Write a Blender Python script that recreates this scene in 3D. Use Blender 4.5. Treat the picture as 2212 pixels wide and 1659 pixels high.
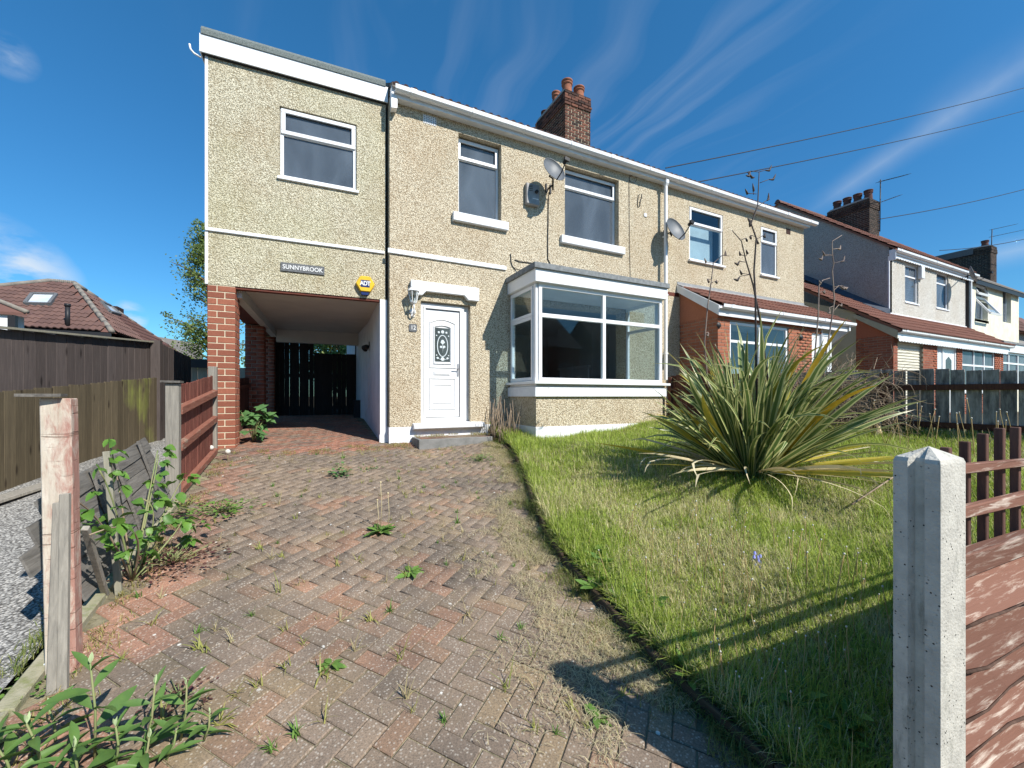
import bpy, bmesh, math, random
import numpy as np
from mathutils import Vector, Matrix
random.seed(7); rng = np.random.default_rng(7)
R = math.radians
S = bpy.context.scene
COL = S.collection
for o in list(bpy.data.objects): bpy.data.objects.remove(o)

# ------------------------------------------------------------------ camera, sky, sun, exposure
EZ = 1.65; YAW = R(26.44)
cam_d = bpy.data.cameras.new('camera'); cam = bpy.data.objects.new('camera', cam_d); COL.objects.link(cam)
cam_d.sensor_width = 36; cam_d.lens = 36*897/2212.; cam_d.shift_y = 26.5/2212.
cam_d.clip_start = .02; cam_d.clip_end = 2000
cam.location = (0, 0, EZ); cam.rotation_euler = (R(90), 0, -YAW)
S.camera = cam
S.view_settings.view_transform = 'Standard'; S.view_settings.look = 'None'
S.view_settings.exposure = 0.5; S.view_settings.gamma = 1; S.view_settings.use_curve_mapping = False
SUN_EL = R(42.4); SUN_AZ = R(157.2)      # azimuth clockwise from +Y
sund = bpy.data.lights.new('sun', 'SUN'); sun = bpy.data.objects.new('sun', sund); COL.objects.link(sun)
sund.energy = 4.7; sund.angle = R(.5); sund.color = (1, .955, .88)
sdir = Vector((math.sin(SUN_AZ)*math.cos(SUN_EL), math.cos(SUN_AZ)*math.cos(SUN_EL), math.sin(SUN_EL)))
sun.rotation_euler = sdir.to_track_quat('Z', 'Y').to_euler(); sun.location = sdir*60

W = bpy.data.worlds.new('World'); S.world = W; W.use_nodes = True
wn = W.node_tree.nodes; wl = W.node_tree.links
for n in list(wn): wn.remove(n)
def nd(nt, t, **k):
    n = nt.nodes.new(t)
    for a, b in k.items():
        if a.startswith('i_'): n.inputs[a[2:].replace('_', ' ')].default_value = b
        else: setattr(n, a, b)
    return n
def mth(nt, op, a, b=None, c=None, clamp=False):
    n = nt.nodes.new('ShaderNodeMath'); n.operation = op; n.use_clamp = clamp
    for i, v in enumerate((a, b, c)):
        if v is None: continue
        if hasattr(v, 'is_linked') or hasattr(v, 'node'): nt.links.new(v, n.inputs[i])
        else: n.inputs[i].default_value = v
    return n.outputs[0]
def mixc(nt, f, a, b, mode='MIX'):
    n = nt.nodes.new('ShaderNodeMix'); n.data_type = 'RGBA'; n.blend_type = mode
    for i, v in ((0, f), (6, a), (7, b)):
        if hasattr(v, 'node'): nt.links.new(v, n.inputs[i])
        elif isinstance(v, (int, float)): n.inputs[i].default_value = v if i == 0 else (v, v, v, 1)
        else: n.inputs[i].default_value = (*v, 1) if len(v) == 3 else v
    return n.outputs[2]
def ramp(nt, f, stops, interp='LINEAR'):
    n = nt.nodes.new('ShaderNodeValToRGB'); n.color_ramp.interpolation = interp
    while len(n.color_ramp.elements) < len(stops): n.color_ramp.elements.new(.5)
    for e, (p, c) in zip(n.color_ramp.elements, stops):
        e.position = p
        if isinstance(c, (int, float)): c = (c, c, c)
        e.color = (*c[:3], 1)
    nt.links.new(f, n.inputs[0]); return n.outputs[0]
def noise(nt, vec, scale, detail=3, rough=.5, dist=0):
    n = nd(nt, 'ShaderNodeTexNoise'); n.inputs['Scale'].default_value = scale
    n.inputs['Detail'].default_value = detail; n.inputs['Roughness'].default_value = rough
    n.inputs['Distortion'].default_value = dist
    if vec is not None: nt.links.new(vec, n.inputs['Vector'])
    return n.outputs['Fac']
def mapping(nt, vec, scale=(1, 1, 1), rot=(0, 0, 0), loc=(0, 0, 0)):
    n = nd(nt, 'ShaderNodeMapping'); n.inputs['Scale'].default_value = scale
    n.inputs['Rotation'].default_value = rot; n.inputs['Location'].default_value = loc
    nt.links.new(vec, n.inputs['Vector']); return n.outputs[0]

NT = W.node_tree
sky = nd(NT, 'ShaderNodeTexSky', sky_type='NISHITA', sun_disc=False, sun_elevation=SUN_EL, sun_rotation=SUN_AZ,
         altitude=50, air_density=1.0, dust_density=.25, ozone_density=2.6)
tc = nd(NT, 'ShaderNodeTexCoord').outputs['Generated']
sep = nd(NT, 'ShaderNodeSeparateXYZ'); wl.new(tc, sep.inputs[0])
dz = mth(NT, 'MAXIMUM', sep.outputs[2], .03)
cmb = nd(NT, 'ShaderNodeCombineXYZ')
wl.new(mth(NT, 'DIVIDE', sep.outputs[0], dz), cmb.inputs[0]); wl.new(mth(NT, 'DIVIDE', sep.outputs[1], dz), cmb.inputs[1])
pl = cmb.outputs[0]                                     # cloud layer as a flat sheet high above
def dirv(px, py):
    u = (px-1106)/897.; v = (856-py)/897.
    c_, s_ = math.cos(YAW), math.sin(YAW)
    return Vector((u*c_+s_, -u*s_+c_, v)).normalized()
wv_ = nd(NT, 'ShaderNodeTexNoise'); wv_.inputs['Scale'].default_value = 1.3; wl.new(pl, wv_.inputs['Vector'])
wa = nd(NT, 'ShaderNodeVectorMath', operation='MULTIPLY_ADD'); wl.new(wv_.outputs['Color'], wa.inputs[0]); wa.inputs[1].default_value = (.5, .5, 0); wl.new(pl, wa.inputs[2])
st = mapping(NT, wa.outputs[0], scale=(5.0, .5, 1), rot=(0, 0, R(31)))
stn = noise(NT, st, 1.2, 4, .55, .3)
big = noise(NT, mapping(NT, pl, scale=(.8, .5, 1), loc=(3.3, 1.2, 0)), 1.0, 2)
cir = mth(NT, 'MULTIPLY', ramp(NT, stn, [(.44, 0), (.80, 1)]), ramp(NT, big, [(.38, 0), (.62, 1)]))
def blob(px, py, r, sx=1., amp=1.):                    # soft patch of cloud round one direction
    d = dirv(px, py); vd = nd(NT, 'ShaderNodeVectorMath', operation='DISTANCE'); wl.new(tc, vd.inputs[0]); vd.inputs[1].default_value = d
    q = mth(NT, 'SUBTRACT', 1, mth(NT, 'DIVIDE', vd.outputs['Value'], r), clamp=True)
    return mth(NT, 'MULTIPLY', mth(NT, 'MULTIPLY', q, amp), 1)
fan = blob(1180, 60, .62, amp=1.8)
fan = mth(NT, 'MINIMUM', fan, 1.0)
cir = mth(NT, 'MULTIPLY', cir, mth(NT, 'ADD', mth(NT, 'MULTIPLY', fan, .20), .0))
def streak(p1, p2, w, amp):                           # one long wisp between two sky directions
    a, b = dirv(*p1), dirv(*p2); n = a.cross(b).normalized(); m = ((a+b)/2).normalized(); L = (a-b).length*.62
    dp = nd(NT, 'ShaderNodeVectorMath', operation='DOT_PRODUCT'); wl.new(tc, dp.inputs[0]); dp.inputs[1].default_value = n
    q = mth(NT, 'SUBTRACT', 1, mth(NT, 'DIVIDE', mth(NT, 'ABSOLUTE', dp.outputs['Value']), w), clamp=True)
    vd = nd(NT, 'ShaderNodeVectorMath', operation='DISTANCE'); wl.new(tc, vd.inputs[0]); vd.inputs[1].default_value = m
    e = mth(NT, 'SUBTRACT', 1, mth(NT, 'DIVIDE', vd.outputs['Value'], L), clamp=True)
    e = mth(NT, 'MULTIPLY', e, 2, clamp=True)
    t = noise(NT, tc, 7, 4, .6); t = ramp(NT, t, [(.3, .35), (.7, 1)])
    return mth(NT, 'MULTIPLY', mth(NT, 'MULTIPLY', mth(NT, 'MULTIPLY', mth(NT, 'POWER', q, 1.6), e), t), amp)
tot = cir
for args in (((1760, 450), (2260, 110), .032, .22), ((1990, 285), (2300, 70), .06, .16), ((2100, 560), (2300, 520), .03, .3)):
    tot = mth(NT, 'ADD', tot, streak(*args))
puff = noise(NT, mapping(NT, tc, scale=(1, 1, 2.4)), 11, 5, .6)
puff = ramp(NT, puff, [(.36, 0), (.62, 1)])
pb = blob(30, 600, .075, amp=1.6)
for a in ((95, 608, .05, 1, 1.1), (22, 122, .03, 1, .55), (275, 684, .03, 1, 2.2), (-60, 590, .10, 1, 1.6)):
    pb = mth(NT, 'MAXIMUM', pb, blob(a[0], a[1], a[2], amp=a[4]))
tot = mth(NT, 'ADD', tot, mth(NT, 'MULTIPLY', mth(NT, 'MINIMUM', pb, 1), mth(NT, 'MULTIPLY', puff, .8)), clamp=True)
hs = nd(NT, 'ShaderNodeHueSaturation'); hs.inputs['Saturation'].default_value = 1.22; hs.inputs['Value'].default_value = 1.0
wl.new(sky.outputs[0], hs.inputs['Color'])
zen = ramp(NT, sep.outputs[2], [(0, 1.0), (.15, 1.0), (.75, 1.0)])
skt = mixc(NT, 1., hs.outputs[0], (.36, .655, .78), 'MULTIPLY')
liftv = nd(NT, 'ShaderNodeMapRange'); liftv.inputs['From Min'].default_value = .15; liftv.inputs['From Max'].default_value = .8; liftv.inputs['To Min'].default_value = 0; liftv.inputs['To Max'].default_value = 1; wl.new(sep.outputs[2], liftv.inputs[0])
skt = mixc(NT, liftv.outputs[0], skt, mixc(NT, 1., skt, (1.35, 1.42, 1.22), 'MULTIPLY'))
skyc = mixc(NT, tot, skt, (4.3, 4.7, 5.1))
bg = nd(NT, 'ShaderNodeBackground'); bg.inputs['Strength'].default_value = .13
wo = nd(NT, 'ShaderNodeOutputWorld'); wl.new(skyc, bg.inputs[0]); wl.new(bg.outputs[0], wo.inputs[0])

# ------------------------------------------------------------------ measuring helpers (pixel of the 2212-wide view -> point on a plane)
c_, s_ = math.cos(YAW), math.sin(YAW)
def ray(px, py):
    u = (px-1106)/897.; v = (856-py)/897.
    return (u*c_+s_, -u*s_+c_, v)
def atY(px, py, Y):
    r = ray(px, py); t = Y/r[1]; return Vector((r[0]*t, Y, EZ+r[2]*t))
def atX(px, py, X):
    r = ray(px, py); t = X/r[0]; return Vector((X, r[1]*t, EZ+r[2]*t))
def atD(px, py, D):                                    # at camera depth D
    r = ray(px, py); return Vector((r[0]*D, r[1]*D, EZ+r[2]*D))
def drive(Y):
    if Y < 7.14: return .122*max(Y, -2.)
    return .871+.057*(min(Y, 12.)-7.14)
def T(X, Y):
    t = min(1, max(0, (X-1.8)/5.7)); return drive(Y)*(1-t)+1.1*t
def gnd(px, py, dz=0.):
    r = ray(px, py); lo, hi = .2, 60
    for i in range(50):
        m = (lo+hi)/2
        if EZ+r[2]*m-T(r[0]*m, r[1]*m)-dz > 0: lo = m
        else: hi = m
    return Vector((r[0]*lo, r[1]*lo, EZ+r[2]*lo))
class Fr:                                              # a wall's own frame: a along it, d into the building, z up
    def __init__(s, ox, oy, ang=0.):
        s.o = (ox, oy); s.c = math.cos(R(ang)); s.s = math.sin(R(ang)); s.ang = ang
    def __call__(s, a, d, z): return Vector((s.o[0]+a*s.c-d*s.s, s.o[1]+a*s.s+d*s.c, z))
    def at(s, px, py, d=0.):
        r = ray(px, py); ox, oy, _ = s(0, d, 0)
        det = r[0]*s.s-r[1]*s.c
        a = (ox*r[1]-r[0]*oy)/det; t = (ox*s.s-oy*s.c)/det
        return a, EZ+r[2]*t
ID = Fr(0, 0, 0)

# ------------------------------------------------------------------ mesh helpers
WLOC = {}
def wloc(o): return WLOC.get(o.name, Vector((0, 0, 0))) if o else Vector((0, 0, 0))
def link(o, parent=None, loc=None):
    loc = Vector(loc) if loc is not None else Vector((0, 0, 0))
    COL.objects.link(o)
    if parent: o.parent = parent
    o.location = loc-wloc(parent); WLOC[o.name] = loc
    return o
def tag(o, label=None, cat=None, group=None, kind=None):
    if label: o['label'] = label
    if cat: o['category'] = cat
    if group: o['group'] = group
    if kind: o['kind'] = kind
    return o
def empty(name, loc, label=None, cat=None, group=None, kind=None):
    o = bpy.data.objects.new(name, None); o.empty_display_size = .1; link(o, None, loc)
    return tag(o, label, cat, group, kind)
class MB:
    def __init__(s): s.v = []; s.f = []; s.sm = []; s.mi = []; s.cm = 0
    def add(s, vs, fs, smooth=False):
        n = len(s.v); s.v += [tuple(v) for v in vs]
        for f in fs: s.f.append(tuple(i+n for i in f)); s.sm.append(smooth); s.mi.append(s.cm)
        return s
    def hexa(s, p): return s.add(p, [(0, 3, 2, 1), (4, 5, 6, 7), (0, 1, 5, 4), (1, 2, 6, 5), (2, 3, 7, 6), (3, 0, 4, 7)])
    def box(s, a0, a1, d0, d1, z0, z1, fr=ID):
        return s.hexa([fr(a0, d0, z0), fr(a1, d0, z0), fr(a1, d1, z0), fr(a0, d1, z0), fr(a0, d0, z1), fr(a1, d0, z1), fr(a1, d1, z1), fr(a0, d1, z1)])
    def poly(s, pts, d0, d1, fr=ID):                  # outline in (a, z) pulled from d0 to d1
        n = len(pts); vs = [fr(a, d0, z) for a, z in pts]+[fr(a, d1, z) for a, z in pts]
        fs = [tuple(range(n)), tuple(range(2*n-1, n-1, -1))]+[(i, i+n, (i+1) % n+n, (i+1) % n) for i in range(n)]
        return s.add(vs, fs)
    def prof(s, pts, a0, a1, fr=ID):                  # outline in (d, z) pulled along a
        n = len(pts); vs = [fr(a0, d, z) for d, z in pts]+[fr(a1, d, z) for d, z in pts]
        fs = [tuple(range(n)), tuple(range(2*n-1, n-1, -1))]+[(i, i+n, (i+1) % n+n, (i+1) % n) for i in range(n)]
        return s.add(vs, fs)
    def beam(s, p, q, w, h, up=(0, 0, 1)):            # rectangular bar between two points
        p, q = Vector(p), Vector(q); t = (q-p).normalized(); u = Vector(up)
        if abs(t.dot(u)) > .98: u = Vector((0, 1, 0))
        x = t.cross(u).normalized(); y = x.cross(t).normalized(); x *= w/2; y *= h/2
        return s.hexa([p-x-y, p+x-y, q+x-y, q-x-y, p-x+y, p+x+y, q+x+y, q-x+y])
    def tube(s, pts, rad, n=6, caps=True):
        pts = [Vector(p) for p in pts]; m = len(pts)
        if isinstance(rad, (int, float)): rad = [rad]*m
        vs = []; pu = None
        for i, p in enumerate(pts):
            t = (pts[min(i+1, m-1)]-pts[max(i-1, 0)]).normalized()
            u = pu if pu is not None else (Vector((0, 0, 1)) if abs(t.z) < .9 else Vector((1, 0, 0)))
            x = t.cross(u).normalized(); y = x.cross(t).normalized(); pu = y
            for k in range(n):
                a = 2*math.pi*k/n; vs.append(p+x*(math.cos(a)*rad[i])+y*(math.sin(a)*rad[i]))
        fs = [(i*n+k, i*n+(k+1) % n, (i+1)*n+(k+1) % n, (i+1)*n+k) for i in range(m-1) for k in range(n)]
        if caps: fs += [tuple(range(n-1, -1, -1)), tuple((m-1)*n+k for k in range(n))]
        return s.add(vs, fs, True)
    def lathe(s, cen, prf, n=16, ax=None):
        cen = Vector(cen); M3 = Matrix.Identity(3) if ax is None else Vector(ax).normalized().to_track_quat('Z', 'Y').to_matrix()
        vs = [cen+M3 @ Vector((r*math.cos(2*math.pi*k/n), r*math.sin(2*math.pi*k/n), z)) for r, z in prf for k in range(n)]
        fs = [(i*n+k, i*n+(k+1) % n, (i+1)*n+(k+1) % n, (i+1)*n+k) for i in range(len(prf)-1) for k in range(n)]
        return s.add(vs, fs, True)
    def mesh(s, name, mats, bev=0.):
        me = bpy.data.meshes.new(name); me.from_pydata(s.v, [], s.f)
        for m in (mats if isinstance(mats, (list, tuple)) else [mats]): me.materials.append(m)
        if any(s.sm): me.polygons.foreach_set('use_smooth', s.sm)
        if any(s.mi): me.polygons.foreach_set('material_index', s.mi)
        bm = bmesh.new(); bm.from_mesh(me); bmesh.ops.recalc_face_normals(bm, faces=bm.faces)
        if bev:
            bmesh.ops.bevel(bm, geom=[e for e in bm.edges if len(e.link_faces) == 2 and e.calc_face_angle(0) > .6], offset=bev, segments=1, affect='EDGES', clamp_overlap=True)
        bm.to_mesh(me); bm.free(); me.update(); return me
    def build(s, name, mats, parent=None, bev=0., kind=None, label=None):
        o = bpy.data.objects.new(name, s.mesh(name, mats, bev)); link(o, parent)
        return tag(o, label, None, None, kind)
def fast(name, V, Q, mat, parent=None, cols=None, uv=None, smooth=False, tris=None):
    """numpy mesh: V (n,3); Q (m,4) quads; tris (k,3)"""
    me = bpy.data.meshes.new(name); V = np.asarray(V, np.float32)
    faces = []; nq = 0 if Q is None else len(Q); ntr = 0 if tris is None else len(tris)
    lv = np.concatenate([np.asarray(Q, np.int32).ravel() if nq else np.zeros(0, np.int32), np.asarray(tris, np.int32).ravel() if ntr else np.zeros(0, np.int32)])
    ls = np.concatenate([np.arange(nq)*4, nq*4+np.arange(ntr)*3]).astype(np.int32)
    me.vertices.add(len(V)); me.vertices.foreach_set('co', V.ravel())
    me.loops.add(len(lv)); me.loops.foreach_set('vertex_index', lv)
    me.polygons.add(nq+ntr); me.polygons.foreach_set('loop_start', ls)
    me.update(calc_edges=True); me.validate()
    if cols is not None:
        at = me.attributes.new('col', 'FLOAT_COLOR', 'POINT')
        c4 = np.ones((len(V), 4), np.float32); c4[:, :3] = cols; at.data.foreach_set('color', c4.ravel())
    if smooth: me.polygons.foreach_set('use_smooth', np.ones(nq+ntr, bool))
    me.materials.append(mat)
    o = bpy.data.objects.new(name, me); link(o, parent); return o
def inst(name, me, parent, M4):
    """an object sharing mesh me at world matrix M4"""
    o = bpy.data.objects.new(name, me); COL.objects.link(o)
    if parent: o.parent = parent
    w = wloc(parent); M4 = M4.copy(); M4.translation = M4.translation-w
    o.matrix_local = M4; return o

# ------------------------------------------------------------------ materials
def base_mat(name):
    m = bpy.data.materials.new(name); m.use_nodes = True; nt = m.node_tree
    b = nt.nodes['Principled BSDF']; return m, nt, b
def setb(nt, b, col=None, rough=.8, spec=.3, metal=0, bump=None, bstr=.3, bdist=.01):
    if col is not None:
        if hasattr(col, 'node'): nt.links.new(col, b.inputs['Base Color'])
        else: b.inputs['Base Color'].default_value = (*col, 1)
    if hasattr(rough, 'node'): nt.links.new(rough, b.inputs['Roughness'])
    else: b.inputs['Roughness'].default_value = rough
    b.inputs['Specular IOR Level'].default_value = spec; b.inputs['Metallic'].default_value = metal
    if bump is not None:
        n = nd(nt, 'ShaderNodeBump'); n.inputs['Strength'].default_value = bstr; n.inputs['Distance'].default_value = bdist
        nt.links.new(bump, n.inputs['Height']); nt.links.new(n.outputs[0], b.inputs['Normal'])
def oc(nt): return nd(nt, 'ShaderNodeTexCoord').outputs['Object']
def geo(nt): return nd(nt, 'ShaderNodeNewGeometry').outputs['Position']
def simple(name, c1, c2=None, sc=5, rough=.7, spec=.3, bump=0, bsc=80, metal=0, stretch=(1, 1, 1), rnd=0., lo=.35, hi=.65, det=4, dirt=None, dlo=.52, dhi=.68, dsc=2.5):
    m, nt, b = base_mat(name); v = mapping(nt, geo(nt), scale=stretch)
    col = c1
    if c2 is not None: col = mixc(nt, ramp(nt, noise(nt, v, sc, det, .6), [(lo, 0), (hi, 1)]), c1, c2)
    if dirt is not None: col = mixc(nt, ramp(nt, noise(nt, v, dsc, 5, .7), [(dlo, 0), (dhi, 1)]), col, dirt)
    if rnd:
        r = nd(nt, 'ShaderNodeObjectInfo').outputs['Random']
        f = mth(nt, 'MULTIPLY_ADD', r, 2*rnd, 1-rnd)
        cb = nd(nt, 'ShaderNodeCombineColor'); [nt.links.new(f, cb.inputs[i]) for i in range(3)]
        col = mixc(nt, 1., col, cb.outputs[0], 'MULTIPLY')
    bp = noise(nt, v, bsc, 3, .6) if bump else None
    setb(nt, b, col, rough, spec, metal, bp, bump, .006)
    return m
def pebbledash(name, lite, dark, spots, green=0., rust=0.):
    m, nt, b = base_mat(name); p = geo(nt)
    v = nd(nt, 'ShaderNodeTexVoronoi'); v.inputs['Scale'].default_value = 60; v.inputs['Randomness'].default_value = 1
    wv = nd(nt, 'ShaderNodeVectorMath', operation='ADD'); nt.links.new(p, wv.inputs[0])
    nn = nd(nt, 'ShaderNodeTexNoise'); nn.inputs['Scale'].default_value = 30; nt.links.new(p, nn.inputs['Vector'])
    sc = nd(nt, 'ShaderNodeVectorMath', operation='SCALE'); sc.inputs['Scale'].default_value = .03; nt.links.new(nn.outputs['Color'], sc.inputs[0])
    nt.links.new(sc.outputs[0], wv.inputs[1]); nt.links.new(wv.outputs[0], v.inputs['Vector'])
    d = v.outputs['Distance']
    n1 = noise(nt, p, 38, 3, .6)
    peb = mixc(nt, ramp(nt, v.outputs['Color'], [(.25, 0), (.9, 1)]), lite, spots)
    gap = mth(nt, 'MULTIPLY', ramp(nt, d, [(.42, 0), (.80, .85)]), 1)
    gap = mth(nt, 'MAXIMUM', gap, ramp(nt, n1, [(.57, 0), (.68, .7)]))
    col = mixc(nt, gap, peb, dark)
    big = noise(nt, mapping(nt, p, scale=(1, 1, .7)), 1.1, 5, .65)
    col = mixc(nt, ramp(nt, big, [(.45, 0), (.75, .35)]), col, (dark[0]*1.5, dark[1]*1.25, dark[2]*1.0))
    if green:
        g = noise(nt, mapping(nt, p, loc=(4, 2, 1)), .8, 4, .6)
        col = mixc(nt, ramp(nt, g, [(.42, 0), (.7, green)]), col, (lite[0]*.62, lite[1]*.72, lite[2]*.42))
    if rust:
        g = noise(nt, mapping(nt, p, loc=(9, 5, 3), scale=(1, 1, .6)), 1.6, 5, .7)
        col = mixc(nt, ramp(nt, g, [(.55, 0), (.78, rust)]), col, (.38, .22, .10))
    setb(nt, b, col, .93, .12, 0, mth(nt, 'SUBTRACT', 1, gap), .8, .012)
    return m
M = {}
M['dash'] = pebbledash('pebbledash_cream', (.75, .67, .51), (.23, .175, .11), (.54, .44, .30), rust=.16)
M['dash_ext'] = pebbledash('pebbledash_greenish', (.72, .67, .515), (.22, .18, .11), (.51, .45, .315), green=.14, rust=.2)
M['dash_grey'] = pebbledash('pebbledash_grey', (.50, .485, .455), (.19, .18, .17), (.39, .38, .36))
M['dash_white'] = pebbledash('pebbledash_white', (.78, .76, .70), (.26, .24, .20), (.60, .57, .50))
M['render_cream'] = simple('painted_render', (.78, .74, .60), (.66, .62, .48), 3, .9, .1, .4, 90, dirt=(.42, .40, .30), dlo=.6, dhi=.8)
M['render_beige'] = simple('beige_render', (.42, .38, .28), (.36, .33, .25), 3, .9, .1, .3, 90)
M['pvc'] = simple('white_plastic', (.80, .80, .80), (.76, .765, .77), 3, .28, .45)
M['pvc_dull'] = simple('white_boards', (.74, .745, .75), (.66, .665, .67), 4, .45, .35, dirt=(.52, .52, .50), dlo=.66, dhi=.85, dsc=6)
M['whitepaint'] = simple('white_paint', (.78, .79, .80), (.70, .71, .73), 9, .75, .2, .4, 60, dirt=(.42, .41, .39), dlo=.66, dhi=.72, dsc=9)
M['paint_wall'] = simple('white_wall_paint', (.72, .74, .77), (.62, .64, .67), 3, .8, .15, .3, 50, dirt=(.40, .39, .37), dlo=.62, dhi=.8, dsc=3)
M['felt'] = simple('roofing_felt', (.115, .135, .13), (.21, .235, .225), 60, .95, .1, .8, 160)
M['leadfelt'] = simple('grey_roof_edge', (.17, .18, .185), (.26, .275, .28), 14, .9, .15, .4, 90)
M['black'] = simple('black_plastic', (.02, .02, .022), None, rough=.5)
M['grey_metal'] = simple('grey_metal', (.34, .33, .32), (.25, .245, .24), 8, .45, .4)
M['dish'] = simple('dish_grey', (.155, .165, .175), (.12, .13, .14), 6, .5, .35)
M['alu'] = simple('aluminium', (.45, .45, .47), None, rough=.45, metal=.7)
M['lintel'] = simple('red_brown_lintel', (.14, .035, .02), (.10, .03, .02), 8, .7)
M['ceil'] = simple('ceiling_board', (.56, .54, .49), (.50, .48, .44), 2, .9, .1)
M['mortar'] = simple('mortar', (.70, .62, .45), (.58, .51, .37), 20, .95, .05, .5, 150)
M['mortar_d'] = simple('mortar_dull', (.36, .32, .26), (.26, .24, .20), 20, .95, .05, .5, 150)
M['conc'] = simple('concrete', (.36, .36, .34), (.29, .29, .28), 12, .9, .15, .5, 90, dirt=(.20, .20, .18), dlo=.6, dhi=.75, dsc=8)
M['stepkerb'] = simple('grey_step_kerb', (.24, .235, .225), (.17, .17, .16), 9, .9, .1, .4, 90)
M['bark_shade_edge'] = simple('dark_bark_and_shade_edge', (.06, .035, .025), (.12, .07, .05), 20, .9)  # bark brown that also paints the shadow line of the board laps
M['edging'] = simple('mossy_concrete', (.36, .33, .24), (.25, .24, .15), 12, .95, .1, .6, 90, dirt=(.18, .20, .07), dlo=.55, dhi=.7, dsc=6)
M['bark'] = simple('bark', (.20, .15, .10), (.12, .09, .06), 20, .9, .1, .6, 60)
M['twig'] = simple('dry_twig', (.36, .28, .20), (.23, .17, .12), 9, .9, .1)
M['straw'] = simple('straw', (.56, .47, .29), (.40, .33, .19), 5, .85, .15)
M['stem_dark'] = simple('dark_stalk', (.035, .028, .028), (.07, .055, .05), 9, .6, .3)
M['stem_pale'] = simple('pale_stalk', (.30, .23, .18), (.11, .085, .08), 4, .7, .3)
M['straw2'] = simple('tan_stalk', (.40, .27, .12), (.46, .36, .18), 30, .8, .1)
M['weedstem'] = simple('green_stem', (.20, .26, .10), (.26, .24, .12), 9, .7, .2)
M['clock'] = simple('seed_head', (.60, .58, .52), None, rough=.95)
M['yellow'] = simple('yellow_plastic', (.78, .48, .02), (.70, .42, .02), 8, .4, .4)
M['blue'] = simple('blue_plastic', (.015, .03, .13), None, rough=.35)
M['slate'] = simple('slate_plate', (.10, .105, .11), (.15, .155, .16), 30, .7)
M['text'] = simple('white_lettering', (.72, .72, .70), None, rough=.6)
M['asphalt'] = None
def brickmat(name, c1, c2, attr=False, dark=None, k=.35):
    m, nt, b = base_mat(name); p = geo(nt)
    if attr: r = nd(nt, 'ShaderNodeAttribute', attribute_name='col').outputs['Fac']
    else: r = nd(nt, 'ShaderNodeObjectInfo').outputs['Random']
    col = mixc(nt, r, c1, c2)
    n = noise(nt, p, 45, 4, .65)
    col = mixc(nt, ramp(nt, n, [(.35, 0), (.75, k)]), col, dark or (c2[0]*.5, c2[1]*.45, c2[2]*.45))
    n2 = noise(nt, p, 9, 4, .6)
    col = mixc(nt, ramp(nt, n2, [(.55, 0), (.8, .4)]), col, (c1[0]*1.25, c1[1]*1.35, c1[2]*1.3))
    setb(nt, b, col, .88, .15, 0, n, .5, .004); return m
M['brick'] = brickmat('red_brick', (.35, .13, .08), (.24, .085, .055))
M['brick_a'] = brickmat('red_brick_far', (.38, .125, .07), (.27, .09, .055), True)
M['brick_o'] = brickmat('orange_brick', (.42, .165, .095), (.33, .12, .07))
M['brick_oa'] = brickmat('orange_brick_far', (.42, .165, .095), (.33, .12, .07), True)
M['brick_c'] = brickmat('sooty_brick', (.24, .10, .065), (.035, .025, .022), False, (.03, .02, .02), .8)
M['brick_k'] = brickmat('black_brick', (.10, .07, .055), (.045, .035, .03), False, (.02, .018, .018), .6)
M['pot'] = simple('terracotta', (.34, .13, .07), (.22, .09, .06), 8, .8, .2, .2, 50)
M['pot_d'] = simple('dark_terracotta', (.14, .06, .045), (.08, .04, .035), 8, .8, .2)
def tilemat(name, c1, c2, attr=False):
    m, nt, b = base_mat(name); p = geo(nt)
    r = nd(nt, 'ShaderNodeAttribute', attribute_name='col').outputs['Fac'] if attr else nd(nt, 'ShaderNodeObjectInfo').outputs['Random']
    col = mixc(nt, r, c1, c2); n = noise(nt, p, 14, 4, .7)
    col = mixc(nt, ramp(nt, n, [(.5, 0), (.75, .5)]), col, (c1[0]*.55, c1[1]*.6, c1[2]*.6))
    setb(nt, b, col, .85, .2, 0, noise(nt, p, 90, 2), .3, .003); return m
M['tile'] = tilemat('brown_tile', (.23, .105, .075), (.17, .08, .06))
M['tile_a'] = tilemat('brown_tile_far', (.23, .105, .075), (.17, .08, .06), True)
M['tile_b'] = tilemat('dark_brown_tile', (.165, .095, .078), (.12, .07, .06))
M['tile_ba'] = tilemat('dark_brown_tile_far', (.155, .08, .065), (.115, .06, .052), True)
M['ridge'] = simple('grey_ridge', (.26, .235, .20), (.20, .18, .155), 9, .9, .1)
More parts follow.
